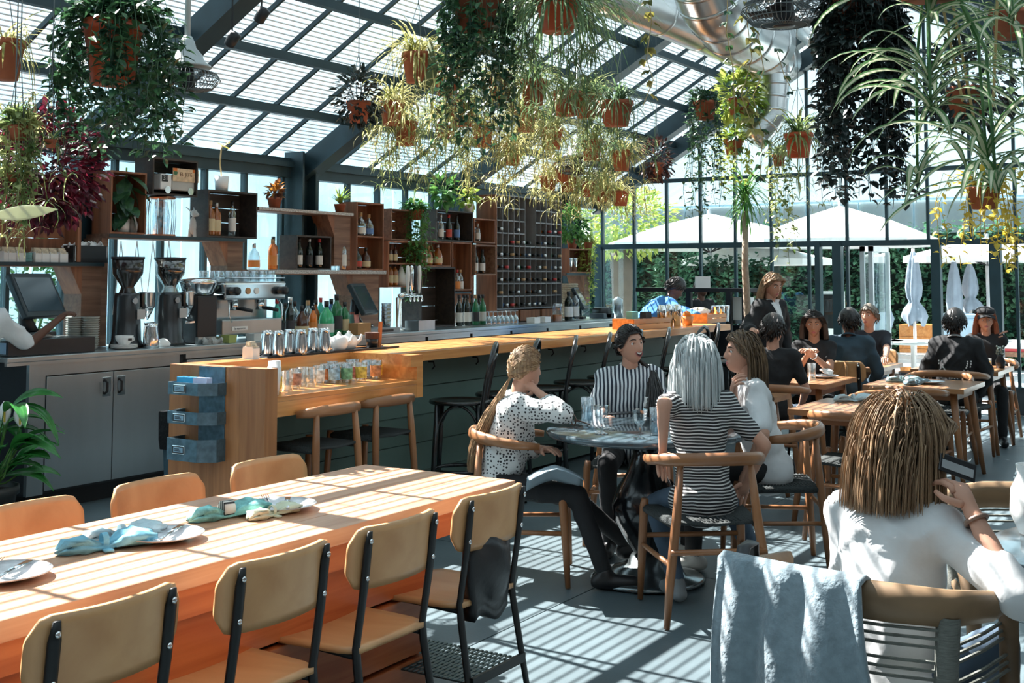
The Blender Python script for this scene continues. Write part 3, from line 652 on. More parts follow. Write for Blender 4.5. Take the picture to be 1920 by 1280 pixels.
MB().box((px(886), 7.0, 1.003), (px(886) + .03, 7.2, 1.52)).build('upright', M_CRATE, sg)
# ---- pigeonhole rack
rk = thing('pigeonhole_rack', 'tall dark pigeonhole rack full of wine bottles', 'rack', (0, 0, 0))
RX0, RX1, RZ0, RZ1 = 10.92, 12.33, 1.15, 2.395
M_RACK = wood('rack_wood', (.06, .026, .016), (.13, .06, .035), 2, 5, .55); M_RIB = mat('grey_rack_edge', (.22, .22, .22), .5, .3, .2)
MB().box((RX0 - .012, 7.0, 1.003), (RX0, 7.26, RZ1)).build('side', M_CRATE, rk); MB().box((RX1, 7.0, 1.003), (RX1 + .012, 7.26, RZ1)).build('side', M_CRATE, rk)
MB().box((RX0, 7.23, 1.003), (RX1, 7.26, RZ1)).build('back', M_RACK, rk)
rows = 9; rh = (RZ1 - RZ0) / rows; cw = (RX1 - RX0) / 12
for i in range(rows + 1):
    z = RZ0 + rh * i
    if i in (6, 7, 8):
        MB().box((RX0, 7.005, z - .007), (RX0 + 5 * cw, 7.23, z + .007)).build('shelf_board', M_RIB, rk); MB().box((RX0 + 7 * cw, 7.005, z - .007), (RX1, 7.23, z + .007)).build('shelf_board', M_RIB, rk)
    else: MB().box((RX0, 7.005, z - .007), (RX1, 7.23, z + .007)).build('shelf_board', M_RIB, rk)
for i in range(13):
    x = RX0 + cw * i
    z1 = RZ0 + rh * 5 if i == 6 else RZ1
    MB().box((x - .003, 7.0, RZ0), (x + .003, 7.22, z1)).build('divider', M_RIB, rk)
for k in range(3): MB().box((RX0 + .02 + .47 * k, 7.0, 1.01), (RX0 + .44 + .47 * k, 7.2, 1.13)).build('drawer', M_CRATE, rk)
# ---- bottles
def gl(name, c, rough=.08): return mat(name, c, rough, 0, .05, spec=.6, coat=.3)
G_DK = gl('dark_wine_glass', (.010, .016, .012)); G_GRN = gl('green_bottle_glass', (.02, .16, .06)); G_AMB = gl('amber_bottle_glass', (.30, .09, .015)); G_OR = gl('orange_liqueur', (.70, .18, .02))
G_TEAL = gl('teal_bottle', (.05, .50, .40)); G_CLR = glass('clear_bottle', (.82, .9, .92), .18, .8); G_BRN = gl('brown_bottle', (.07, .02, .008)); G_MINT = gl('mint_liquid', (.05, .45, .20)); G_BLU = gl('blue_bottle', (.03, .12, .35))
L_W = mat('bottle_label_white', (.72, .70, .66), .7); L_C = mat('bottle_label_cream', (.62, .50, .30), .7); L_B = mat('bottle_label_black', (.03, .03, .035), .6); L_R = mat('bottle_label_red', (.5, .06, .04), .6); L_O = mat('bottle_label_orange', (.70, .25, .06), .6); L_G = mat('bottle_label_blue', (.1, .2, .42), .6)
PROF = {'wine': [(0, 0), (.034, 0), (.037, .01), (.037, .17), (.033, .20), (.016, .235), (.0135, .25), (.0135, .295), (.015, .297), (.015, .305), (0, .305)],
        'spirit': [(0, 0), (.036, 0), (.039, .01), (.039, .165), (.033, .19), (.017, .21), (.014, .225), (.014, .265), (0, .265)],
        'squat': [(0, 0), (.047, 0), (.05, .01), (.05, .10), (.04, .14), (.018, .165), (.014, .18), (.014, .215), (0, .215)],
        'tall': [(0, 0), (.031, 0), (.033, .01), (.033, .21), (.026, .235), (.013, .26), (.012, .31), (0, .31)]}
BM = {}
def bottle(kind, gm, lm, cm, label, x, y, z, s=1.0, group=None, rz=0.0, nm='bottle'):
    k = (kind, gm.name, lm.name if lm else '', cm.name)
    P = PROF[kind]; H = P[-1][1]
    if k not in BM:
        b = MB().lathe(P, 14).mesh('body', gm, True); r = P[2][0]; zl = P[3][1]
        l = MB().lathe([(r + .0008, zl * .22), (r + .0008, zl * .78)], 14, cap=False).mesh('label', lm, True) if lm else None
        rc = P[-3][0] if kind != 'wine' else .0155
        c = MB().lathe([(rc + .002, H - .035), (rc + .002, H + .004), (0, H + .004)], 10).mesh('cap', cm, True)
        BM[k] = (b, l, c)
    b, l, c = BM[k]
    t = thing(nm, label, 'bottle', (x, y, z), rz, group); t.scale = (s, s, s)
    obj('body', b, t)
    if l: obj('paper_label', l, t)
    obj('cap', c, t); return t
C_BK = mat('black_cap', (.012, .012, .013), .4); C_RD = mat('red_cap', (.5, .04, .04), .4); C_SV = mat('silver_cap', (.6, .6, .6), .3, .9); C_CK = mat('cork_cap', (.45, .28, .14), .8)
E_ = [  # kind, glass, label, cap, px, Y, z, scale, phrase
 ('spirit', G_AMB, L_C, C_CK, 403, 7.08, 1.827, 1.05, 'amber spirit bottle with cream label in the crate under the bird-of-paradise, left one'),
 ('spirit', G_AMB, L_C, C_SV, 415, 7.08, 1.827, 1.0, 'amber spirit bottle with cream label in the crate under the bird-of-paradise, middle one'),
 ('tall', G_CLR, L_W, C_BK, 445, 7.08, 1.827, .92, 'clear tall bottle at the right in the crate under the bird-of-paradise'),
 ('squat', G_CLR, L_O, C_SV, 490, 7.10, 1.561, 1.0, 'clear square bottle with orange label at left end of middle shelf'),
 ('spirit', G_OR, L_O, C_CK, 518, 7.06, 1.561, .95, 'bright orange liqueur bottle on middle shelf beside the black crate'),
 ('spirit', G_AMB, L_W, C_BK, 529, 7.12, 1.561, 1.05, 'amber bottle half behind the orange liqueur bottle'),
 ('wine', G_DK, L_W, C_BK, 571, 7.08, 1.577, .85, 'dark bottle with white label at left in the metal-cornered crate'),
 ('wine', G_DK, L_B, C_SV, 590, 7.08, 1.577, .85, 'dark bottle with black label in the middle of the metal-cornered crate'),
 ('wine', G_DK, L_W, C_RD, 609, 7.08, 1.577, .85, 'dark bottle with red cap at right in the metal-cornered crate'),
 ('tall', G_CLR, L_O, C_BK, 635, 7.08, 1.561, .90, 'clear bottle with orange label right of the metal-cornered crate'),
 ('spirit', G_CLR, L_W, C_SV, 648, 7.06, 1.561, 1.1, 'frosted clear bottle on the middle shelf beside the tall crate'),
 ('squat', G_CLR, L_W, C_CK, 686, 7.08, 1.880, 1.0, 'clear squat bottle in the upper compartment of the tall crate, left'),
 ('squat', G_CLR, L_G, C_CK, 701, 7.08, 1.880, .95, 'clear squat bottle with round label in the upper compartment, right'),
 ('squat', G_DK, L_R, C_BK, 680, 7.08, 1.577, .9, 'dark squat bottle with red label in the lower compartment of the tall crate'),
 ('squat', G_BRN, L_C, C_BK, 696, 7.08, 1.577, .9, 'brown squat bottle with cream label in the lower compartment of the tall crate'),
 ('wine', G_CLR, L_W, C_SV, 836, 7.08, 1.877, .85, 'pale bottle at left in the black crate with white pots'),
 ('wine', G_DK, L_R, C_RD, 851, 7.08, 1.877, .85, 'dark bottle with red label in the black crate with white pots'),
 ('wine', G_DK, L_G, C_BK, 866, 7.08, 1.877, .85, 'dark bottle with blue label in the black crate with white pots'),
 ('tall', G_AMB, L_W, C_BK, 807, 7.08, 1.617, .70, 'slim amber bottle at left in the whisky crate'),
 ('squat', G_AMB, L_C, C_CK, 816, 7.10, 1.617, .9, 'amber squat bottle in the middle of the whisky crate'),
 ('squat', G_AMB, L_C, C_SV, 829, 7.07, 1.617, .98, 'round-shouldered amber bottle at right in the whisky crate'),
 ('tall', G_CLR, None, C_SV, 897, 7.10, 1.876, .75, 'clear tall bottle left in the narrow crate by the rack'),
 ('spirit', G_CLR, L_W, C_SV, 908, 7.10, 1.876, .75, 'clear bottle right in the narrow crate by the rack'),
 ('wine', G_DK, L_W, C_BK, 895, 7.04, 1.535, .85, 'dark bottle with long white label at left in the pale-edged crate'),
 ('wine', G_DK, L_W, C_BK, 908, 7.04, 1.535, .85, 'dark bottle with long white label at right in the pale-edged crate'),
 ('spirit', G_CLR, L_W, C_SV, 854, 7.08, 1.346, .85, 'clear bottle with silver cap at left on the short shelf by the rack'),
 ('spirit', G_CLR, L_O, C_RD, 864, 7.06, 1.346, .85, 'clear bottle with orange label in the middle of the short shelf'),
 ('spirit', G_CLR, L_W, C_CK, 873, 7.08, 1.346, .85, 'clear bottle at right on the short shelf by the rack'),
]
for a in E_: bottle(a[0], a[1], a[2], a[3], a[8], px(a[4], 7.015), a[5], a[6], a[7], 'bottles on the back bar shelves')
for i, x in enumerate((735, 744, 753)): bottle('spirit', G_BRN, L_C, C_BK, 'small brown bottle with cream label in the crate below the grey crate, ' + ORD[i] + ' from left', px(x), 7.08, 1.635, .66, 'small brown bottles')
for i, x in enumerate((735, 744, 753)): bottle('spirit', G_AMB, L_C, C_BK, 'small amber bottle low in the crate below the grey crate, ' + ORD[i] + ' from left', px(x), 7.08, 1.415, .8, 'small amber bottles')
tag(MB().lathe([(0, 0), (.05, 0), (.05, .09), (.02, .16), (.012, .2), (0, .2)], 14).build('detergent_bottle', M_WHITE, None, True, loc=(px(765), 7.08, 1.415)), 'white spray bottle low in the crate under the pothos', 'bottle')
# bottles on the counter
CT = [('tall', G_TEAL, L_C, C_RD, 520, 6.80, 1.02, 'teal bottle with red cap leftmost in the row of spirits'), ('wine', G_DK, L_B, C_BK, 535, 6.88, .92, 'dark bottle behind the teal one'), ('wine', G_DK, L_B, C_SV, 545, 6.74, 1.08, 'black bottle with tall silver pourer in front row'), ('spirit', G_CLR, L_W, C_BK, 553, 6.86, 1.1, 'clear bottle behind the black one with pourer'), ('squat', G_BRN, L_C, C_BK, 567, 6.74, 1.2, 'round dark brown bottle in front row'), ('spirit', G_CLR, L_G, C_CK, 578, 6.84, 1.12, 'clear bottle with cork and teal print'), ('spirit', G_OR, L_O, C_BK, 588, 6.74, .95, 'orange liqueur bottle in the row of spirits'), ('wine', G_AMB, L_C, C_BK, 593, 6.84, .98, 'amber bottle with long neck behind the orange one'), ('tall', G_TEAL, L_W, C_RD, 602, 6.90, 1.02, 'pale teal bottle with red cap in back row'), ('squat', G_MINT, L_W, C_BK, 613, 6.74, 1.35, 'wide clear bottle of green mint liquid'), ('spirit', G_BLU, L_W, C_BK, 622, 6.86, 1.15, 'dark blue bottle behind the mint one'), ('spirit', G_GRN, L_B, C_BK, 632, 6.74, 1.3, 'tall olive green bottle with pourer'), ('spirit', G_GRN, L_C, C_BK, 647, 6.74, 1.05, 'green bottle with cream label rightmost in the row of spirits')]
for a in CT: bottle(a[0], a[1], a[2], a[3], a[7], px(a[4], a[5]), a[5], CZ + .001, a[6], 'spirits on the back counter')
for i, x in enumerate((861, 870, 876, 884, 892, 898, 905)):
    bottle('wine', G_GRN if i in (4, 6) else G_DK, L_W if i % 3 != 1 else L_B, C_BK if i != 4 else C_CK, ('green' if i in (4, 6) else 'dark') + ' wine bottle standing on the counter left of the rack, ' + ORD[i] + ' from left', px(x, 6.95 + .05 * (i % 2)), 6.95 + .05 * (i % 2), CZ + .001, 1.02, 'wine bottles standing by the rack')
# wine bottles lying in the rack
WE = {0: (1, 2, 3, 4, 5.2, 6, 7, 8), 1: (0, 2, 3, 5, 6, 7, 10), 2: (0, 1, 2, 3, 4, 5, 6, 7, 8, 9, 10, 11), 3: (0, 1, 3, 4, 5, 7, 8, 10, 11), 4: (0, 1, 2, 3, 4, 5, 6, 7, 8, 10, 11), 5: (2, 3, 4, 5, 7, 8, 9, 10), 6: (0, 3, 8, 9, 10, 11)}
wcols = [(G_DK, C_BK), (G_DK, C_SV), (G_DK, C_RD), (G_DK, C_CK), (G_GRN, C_BK), (G_BLU, C_SV), (G_AMB, C_BK), (G_DK, C_BK)]
wm = [(MB().lathe(PROF['wine'], 12).mesh('body', g, True), MB().lathe([(.0165, .255), (.0165, .309), (0, .309)], 10).mesh('cap', c, True)) for g, c in wcols]
for r_, cs_ in WE.items():
    for q, c in enumerate(cs_):
        w = wm[RND.randrange(8)]
        t = thing('wine_bottle', 'wine bottle in the %s row from bottom of the rack, %s from left' % (ORD[r_], ORD[q]), 'bottle', (RX0 + cw * (int(c) + .5), 7.21, RZ0 + rh * r_ + .007 + .037), 0, 'wine bottles lying in the rack')
        t.rotation_euler = (pi / 2, 0, 0); t.scale = (.95, .95, .78); obj('body', w[0], t); obj('cap', w[1], t)
# ---- shelf right of the rack
sr = shelf('small shelf right of the rack holding steel mixing tins', 12.46, 13.12, 1.545, .03); bracket(sr, 12.95, 13.1, 1.2, 1.515, -1)
crate('small crate with leafy plants on top right of the rack', 12.52, 13.08, 1.548, 1.84, M_CRATE)
tin = MB().lathe([(.036, 0), (.047, .16), (.049, .165), (.045, .163), (.034, .006), (0, .006)], 18)
tinm = tin.mesh('mixing_tin', M_CHROME, True)
for i, x in enumerate((12.66, 12.78)): tag(obj('mixing_tin', tinm, None, (x, 7.08, 1.563)), 'steel mixing tin in the small crate right of the rack, ' + ('left' if i == 0 else 'right') + ' one', 'tin', 'mixing tins')
# ================================================================== THINGS ON THE COUNTERS
Z1 = CZ + .001
def P3(x, Y, z=Z1): p = at_y(x, 500, Y); return V((p.x, Y, z))
M_BEANS = mat('coffee_beans', (.03, .014, .008), .5, 0, .4, 80, bump=.6, bs=120)
G_HOP = glass('smoked_hopper', (.45, .42, .40), .12, .6)
def grinder(x, label, full):
    t = thing('coffee_grinder', label, 'grinder', P3(x, 6.84), 0, 'coffee grinders')
    MB().lathe([(0, .0), (.125, .0), (.125, .02), (.108, .05), (.10, .20), (.093, .36), (.088, .385), (0, .385)], 8, M=R(pi / 8, 'Z')).build('body', mat('satin_black_enamel', (.014, .017, .020), .3, 0, .1, coat=.3), t, True)
    MB().lathe([(.06, .385), (.05, .41), (.045, .43), (.105, .52), (.112, .625), (.108, .625), (.1, .525), (.04, .435)], 24, cap=False).build('hopper', G_HOP if not full else mat('dark_hopper', (.02, .018, .017), .15, coat=.5), t, True)
    MB().lathe([(0, .435), (.04, .435), (.098, .525), (.10, .575 if full else .545), (0, .585 if full else .57)], 20).build('beans', M_BEANS, t, True)
    MB().lathe([(.114, .625), (.117, .632), (.116, .642), (.03, .645), (0, .645)], 24).build('hopper_lid', M_BLKP, t, True)
    d = MB().lathe([(0, .19), (.012, .19), (.05, .27), (.058, .29), (.058, .385), (.06, .39), (0, .392)], 18, o=(.15, -.03, 0)).build('doser', M_CHROME, t, True)
    MB().tube([(.13, -.03, .16), (.16, -.05, .16), (.19, -.08, .165)], .012, 6).build('portafilter_fork', M_CHROME, t)
    MB().box((.03, -.1, .20), (.09, -.098, .27), R(-.25, 'Z')).build('label_plate', mat('grey_plate', (.45, .46, .46), .5, .6), t)
    MB().lathe([(0, 0), (.022, 0), (.022, .006), (0, .006)], 16, M=T(-.02, -.104, .33) @ R(pi / 2, 'X')).build('badge', M_CHROME, t)
    return t
grinder(240, 'black coffee grinder with full dark hopper, left one', True); grinder(319, 'black coffee grinder with clear half-empty hopper, right one', False)
bw = thing('coffee_brewer', 'squat black and steel brewer between grinder and espresso machine', 'brewer', P3(368, 6.86))
MB().box((-.10, -.13, 0), (.10, .13, .36)).build('body', M_BLKP, bw, bevel=.015); MB().lathe([(0, .36), (.13, .36), (.14, .38), (.16, .45), (.165, .47), (.1, .49), (0, .49)], 24).build('steel_top', M_CHROME, bw, True); MB().box((-.12, -.16, .0), (.12, -.13, .05)).build('drip_tray', M_STEEL, bw)
em = thing('espresso_machine', 'chrome two-group espresso machine on the back counter', 'espresso machine', P3(452, 6.88)); em.scale = (.92, 1, 1)
MB().box((-.36, -.14, .05), (.36, .24, .17)).build('drip_base', M_STEEL, em, bevel=.01)
for sx in (-.32, .32):
    for sy in (-.1, .2): MB().lathe([(.02, 0), (.024, .05)], 10, o=(sx, sy, 0)).build('foot', M_BLKP, em)
MB().box((-.35, .02, .17), (.35, .24, .32)).build('back_panel', M_STEEL, em, bevel=.004)
MB().box((-.37, -.17, .32), (.37, .25, .455)).build('head', M_CHROME, em, bevel=.015)
MB().box((-.36, -.16, .455), (.36, .24, .462)).build('cup_tray', M_STEEL, em)
MB().tube([(-.36, -.16, .49), (.36, -.16, .49), (.36, .24, .49), (-.36, .24, .49), (-.36, -.16, .49)], .006, 5).build('cup_rail', M_CHROME, em)
MB().box((-.25, -.145, .085), (-.07, -.141, .115)).build('name_badge', M_WHITE, em)
for sx in (-.17, .14):
    gh = MB().lathe([(.035, .24), (.04, .27), (.04, .32)], 16, o=(sx, -.08, 0)).build('group_head', M_CHROME, em, True)
    MB().tube([(sx, -.1, .255), (sx + .02, -.17, .25), (sx + .05, -.24, .235)], [.012, .017, .014], 8).build('portafilter', M_BLKP, gh, True)
for s in (-1, 1):
    MB().lathe([(.0, 0), (.032, 0), (.034, .06), (.028, .075), (0, .075)], 14, M=T(s * .29, -.17, .39) @ R(pi / 2, 'X')).build('steam_knob', M_BLKP, em, True)
    MB().tube([(s * .3, -.14, .32), (s * .315, -.17, .28), (s * .32, -.17, .2), (s * .3, -.19, .15)], .006, 6).build('steam_wand', M_CHROME, em, True)
MB().lathe([(0, 0), (.026, 0), (.026, .008), (0, .008)], 18, M=T(-.1, -.17, .39) @ R(pi / 2, 'X')).build('pressure_gauge', mat('amber_gauge', (.5, .25, .1), .3), em)
MB().lathe([(0, 0), (.026, 0), (.026, .008), (0, .008)], 18, M=T(.0, -.17, .39) @ R(pi / 2, 'X')).build('pressure_gauge', M_WHITE, em)
gtm = MB().lathe([(0, 0), (.03, 0), (.036, .085), (.034, .085), (.029, .006), (0, .006)], 16).mesh('tumbler', M_GLASS, True)
for i in range(14):
    p = em.location + V((-.32 + .095 * (i % 7), -.08 + .16 * (i // 7), .463))
    tag(obj('tumbler', gtm, None, p), 'small glass tumbler on top of the espresso machine, %s row, %s from left' % (('front', 'back')[i // 7], ORD[i % 7]), 'glass', 'tumblers on the espresso machine')
# cups, saucers, pitchers
def cup_mesh(r, h): return MB().lathe([(0, 0), (r * .5, 0), (r * .6, .006), (r * .95, h * .6), (r, h), (r - .004, h), (r * .9, h * .6), (r * .5, .012), (0, .012)], 22)
sp = MB().lathe([(0, 0), (.05, 0), (.09, .012), (.092, .016), (.05, .006), (0, .006)], 26).mesh('saucer', M_WHITE, True)
for i in range(3): tag(obj('saucer', sp, None, P3(236, 6.70, Z1 + .0085 * i)), 'white saucer in the stack under the coffee cup, ' + ('lowest', 'middle', 'topmost')[i], 'saucer', 'saucers under the coffee cup')
cp = thing('coffee_cup', 'white cup with dark heart print on a stack of saucers', 'cup', P3(236, 6.70, Z1 + .028)); cup_mesh(.062, .065).build('bowl', M_WHITE, cp, True); MB().tube([(.055, .0, .05), (.08, .0, .05), (.085, 0, .03), (.05, 0, .02)], .005, 6).build('handle', M_WHITE, cp, True)
MB().box((-.015, -.0605, .032), (.015, -.058, .048)).build('printed_mark', M_BLKP, cp)
def pitcher(p, h=.16, r=.06, label='', grp=None, m=M_CHROME, nm='milk_pitcher', rz=0, cat='pitcher'):
    t = thing(nm, label, cat, p, rz, grp)
    MB().lathe([(0, 0), (r, 0), (r * 1.02, h * .1), (r * 1.0, h * .5), (r * .82, h * .85), (r * .86, h), (r * .82, h), (r * .78, h * .86), (0, h * .84)], 22).build('body', m, t, True)
    MB().tube([(-r * .85, 0, h * .92), (-r * 1.5, 0, h * .9), (-r * 1.65, 0, h * .55), (-r * 1.4, 0, h * .22), (-r * .98, 0, h * .2)], .007, 6).build('handle', m, t, True)
    MB().tube([(r * .75, 0, h * .86), (r * 1.05, 0, h * 1.0)], [.018, .008], 6).build('spout', m, t, True); return t
pitcher(P3(286, 6.68), .17, .055, 'steel milk pitcher on the counter in front of the grinders', rz=.3)
tag(MB().lathe([(0, 0), (.05, 0), (.056, .02), (.03, .05), (0, .06)], 20).build('folded_towel', M_PAPER, None, True, loc=P3(308, 6.72)), 'rolled white bar towel beside the steel milk pitcher', 'towel')
# stacks of bowls and glasses at left
bwl = MB().lathe([(0, 0), (.04, 0), (.06, .018), (.062, .022), (.04, .006), (0, .006)], 20).mesh('small_plate', mat('stoneware_plate', (.42, .42, .38), .5), True)
for k, (x, y) in enumerate(((143, 6.97), (172, 6.88))):
    for i in range(14): tag(obj('small_plate', bwl, None, P3(x, y, Z1 + .0155 * i)), 'small stoneware plate in the %s stack behind the cash drawer, %s from bottom' % (('left', 'right')[k], ORD[i]), 'plate', 'stacked stoneware plates, %s' % ('left', 'right')[k])
# point-of-sale terminals
M_SCREEN = mat('dark_touch_screen', (.03, .06, .08), .12, 0, .1, 2, coat=.6)
def pos(p, label, rz, s=1.0):
    t = thing('point_of_sale_screen', label, 'screen', p, rz, 'point-of-sale screens'); t.scale = (s, s, s)
    Mx = T(0, -.02, .27) @ R(-radians(28), 'X')
    MB().box((-.2, -.02, -.16), (.2, .03, .16), Mx).build('housing', mat('dark_blue_housing', (.02, .035, .045), .35), t, bevel=.012)
    MB().box((-.17, -.0225, -.125), (.17, -.02, .125), Mx).build('screen', M_SCREEN, t)
    MB().tube([(0, .05, .26), (0, .07, .12), (0, .03, .02)], [.05, .045, .06], 8).build('stand', M_BLKP, t, True)
    MB().box((-.13, -.08, 0), (.13, .12, .03)).build('base', M_BLKP, t, bevel=.008); return t
pos(P3(66, 6.90, Z1 + .105), 'tilted dark touch screen on the cash drawer at far left', .25)
pos(P3(678, 6.84, Z1 + .045), 'tilted touch screen behind the spirits row in the middle of the counter', .35, .95)
pos(P3(1085, 6.92), 'tilted touch screen right of the pigeonhole rack', .35, .9)
cd = thing('cash_drawer', 'black cash drawer with pale blue front at far left', 'cash drawer', P3(76, 6.84)); MB().box((-.36, -.19, 0), (.30, .17, .1)).build('case', M_BLKP, cd, bevel=.004); MB().box((-.366, -.17, .015), (-.36, .15, .085)).build('drawer_front', mat('pale_blue_front', (.25, .42, .6), .4), cd)
for yy in (-.08, .07): MB().box((-.368, yy - .03, .055), (-.366, yy + .03, .061)).build('slot', M_BLKP, cd)
for k in range(3): tag(MB().grid(lambda u, v: (.16 * u, .07 * v, .012 * sin(4 * u + k) + .012), 8, 3, .001).build('receipt_slip', M_PAPER, None, True, loc=P3(45 + 26 * k, 6.72, Z1 + .1), rz=.4 * k - .3), 'curling paper receipt on the cash drawer, ' + ORD[k] + ' from left', 'receipt', 'receipts')
d2_ = thing('cash_drawer', 'steel-grey cash drawer under the middle touch screen', 'cash drawer', P3(690, 6.84)); MB().box((-.2, -.2, 0), (.22, .16, .042)).build('case', mat('grey_case', (.3, .33, .35), .5, .3), d2_); MB().box((-.05, -.204, .01), (.12, -.2, .03)).build('drawer_front', M_BLKP, d2_)
pr_ = thing('receipt_printer', 'dark receipt printer with rounded cover right of the rack', 'printer', P3(1128, 6.80)); MB().box((-.14, -.1, 0), (.14, .1, .06)).build('base', mat('blue_grey_case', (.08, .11, .13), .4), pr_, bevel=.01); MB().tube([(.0, -.1, .06), (.0, .1, .06)], .07, 14).build('cover', M_BLKP, pr_, True)
# menus and box, cups, taps
for k, (c, dx, dz, lb) in enumerate((((.55, .2, .17), .0, .19, 'pink menu card standing behind the green one'), ((.16, .42, .36), -.02, .17, 'sea-green menu card standing on the counter'), ((.62, .24, .2), .05, .17, 'pink menu card at the right of the stand'))):
    tag(MB().box((-.05, 0, 0), (.05, .004, dz), R(-.12, 'X')).build('menu_card', mat('menu%d' % k, c, .6), None, loc=P3(668, 6.72 + .03 * (2 - k)) + V((dx, .01, 0)), rz=.3), lb, 'menu')
tag(MB().box((-.09, -.05, 0), (.09, .05, .10)).build('cardboard_box', mat('cardboard', (.42, .22, .09), .8), None, loc=P3(676, 6.645), bevel=.003), 'small brown cardboard box in front of the menu cards', 'box')
plm = MB().lathe([(0, 0), (.034, 0), (.046, .12), (.044, .12), (.032, .004), (0, .004)], 16).mesh('plastic_cup', glass('cloudy_cup', (.7, .76, .78), .2, .7), True)
for i in range(5): tag(obj('plastic_cup', plm, None, P3(725, 6.78, Z1 + .035 * i)), 'clear plastic cup in the tall stack left of the beer tap, %s from bottom' % ORD[i], 'cup', 'stacked plastic cups')
tp = thing('beer_tap', 'chrome beer tap tower with white tap handles', 'beer tap', P3(748, 6.84)); MB().lathe([(.07, 0), (.07, .01), (.032, .02), (.032, .30), (0, .32)], 20).build('column', M_CHROME, tp, True)
MB().tube([(-.02, -.02, .31), (.04, -.02, .33), (.26, -.02, .33)], .028, 10).build('cross_arm', M_CHROME, tp, True)
for i in range(4):
    f = MB().tube([(.06 + .06 * i, -.04, .32), (.06 + .06 * i, -.09, .32), (.06 + .06 * i, -.1, .27)], .009, 6).build('faucet', M_CHROME, tp, True)
    MB().lathe([(.008, .34), (.014, .38), (.022, .52), (.018, .6), (0, .61)], 10, o=(.06 + .06 * i, -.06, 0)).build('tap_handle', (M_WHITE, M_CHROME, M_BLKP, M_WHITE)[i], tp, True)
sc_ = thing('steel_pan', 'shallow steel food pan on the counter right of the beer tap', 'pan', P3(788, 6.72)); MB().box((-.13, -.08, 0), (.13, .08, .004)).box((-.13, -.08, .004), (-.126, .08, .09)).box((.126, -.08, .004), (.13, .08, .09)).box((-.126, -.08, .004), (.126, -.076, .09)).box((-.126, .076, .004), (.126, .08, .09)).build('body', M_STEEL, sc_); MB().box((-.145, -.095, .09), (.145, -.076, .094)).build('rim', M_STEEL, sc_)
for k, (x, c, lb) in enumerate(((432, (.35, .4, .12), 'clear tub of green garnish in front of the espresso machine'), (478, (.6, .62, .6), 'white plastic tub in front of the espresso machine, right'))):
    tag(MB().lathe([(0, 0), (.05, 0), (.06, .06), (.056, .06), (.05, .045), (0, .045)], 4, M=R(pi / 4, 'Z')).build('food_tub', mat('tub%d' % k, c, .5), None, loc=P3(x, 6.66)), lb, 'tub')
tag(MB().grid(lambda u, v: (.14 * u, .09 * v, .03 + .02 * sin(9 * u) * cos(7 * v)), 10, 8, .03).build('bar_cloth', mat('grey_cloth', (.4, .4, .38), .9), None, True, loc=P3(395, 6.62)), 'crumpled grey bar cloth on the counter before the espresso machine', 'cloth')
# stemware by the rack (upside-down) and juice jug
gmw = MB().lathe([(.032, 0), (.036, .05), (.024, .08), (.004, .09), (.004, .13), (.03, .137), (0, .139)], 14, cap=False).mesh('wine_glass', M_GLASS, True)
for i in range(21): tag(obj('wine_glass', gmw, None, P3(917 + 8.2 * (i % 7), 6.74 + .085 * (i // 7))), 'upturned stem glass on the counter by the rack, %s row, %s from left' % (ORD[i // 7], ORD[i % 7]), 'glass', 'upturned glasses by the rack')
jg = thing('juice_jug', 'clear jug of orange juice on the counter before the rack', 'jug', P3(1045, 6.70)); MB().lathe([(0, 0), (.055, 0), (.058, .17), (.05, .2), (.045, .2), (.05, .17), (0, .165)], 18).build('vessel', M_GLASS, jg, True); MB().lathe([(0, .004), (.052, .004), (.054, .075), (0, .075)], 18).build('juice', mat('orange_juice', (.75, .20, .02), .4), jg, True)
for k, (x, g_, lb) in enumerate(((1066, G_DK, 'dark square bottle left of the clear vodka bottle'), (1078, G_CLR, 'clear bottle with white label by the right-hand touch screen'))): bottle('spirit', g_, L_W, C_BK, lb, px(x, 6.72), 6.72, Z1, 1.25)
for k, x in enumerate((1000, 1020)): tag(MB().box((-.06, -.05, 0), (.06, .05, .06)).build('napkin_box', M_PAPER, None, loc=P3(x, 6.72)), 'white napkin box on the counter under the rack, ' + ('left', 'right')[k], 'box', 'napkin boxes')
# ---- sugar caddies and toy truck on the left shelves
cdy = MB().box((-.035, -.035, 0), (.035, .035, .003)).box((-.035, -.035, .003), (.035, -.032, .06)).box((-.035, .032, .003), (.035, .035, .06)).box((-.035, -.032, .003), (-.032, .032, .07)).box((.032, -.032, .003), (.035, .032, .07)).mesh('sugar_caddy', M_WHITE)
pk = MB()
for i in range(7): pk.box((-.028, -.027 + .008 * i, .004), (.028, -.023 + .008 * i, .075 + .012 * (i % 3)))
pkm = pk.mesh('sugar_packets', mat('sugar_packet_paper', (.62, .55, .42), .8, 0, .4, 40))
for i, x in enumerate((8, 17, 33, 67, 80, 95, 113)):
    t = thing('sugar_caddy', 'white sugar packet caddy on the low left shelf, ' + ORD[i] + ' from left', 'caddy', P3(x, 7.08, 1.601), .1, 'sugar caddies'); obj('box', cdy, t); obj('packets', pkm, t)
for i in range(6): tag(obj('small_plate', bwl, None, P3(50, 7.08, 1.601 + .0105 * i)).copy() and bpy.data.objects[-1] if False else obj('teal_saucer', MB().lathe([(0, 0), (.03, 0), (.038, .01), (0, .009)], 16).mesh('teal_saucer', mat('teal_glaze', (.2, .42, .42), .4), True), None, P3(50, 7.08, 1.601 + .0105 * i)), 'teal saucer in a low stack among the sugar caddies, %s from bottom' % ORD[i], 'saucer', 'teal saucers')
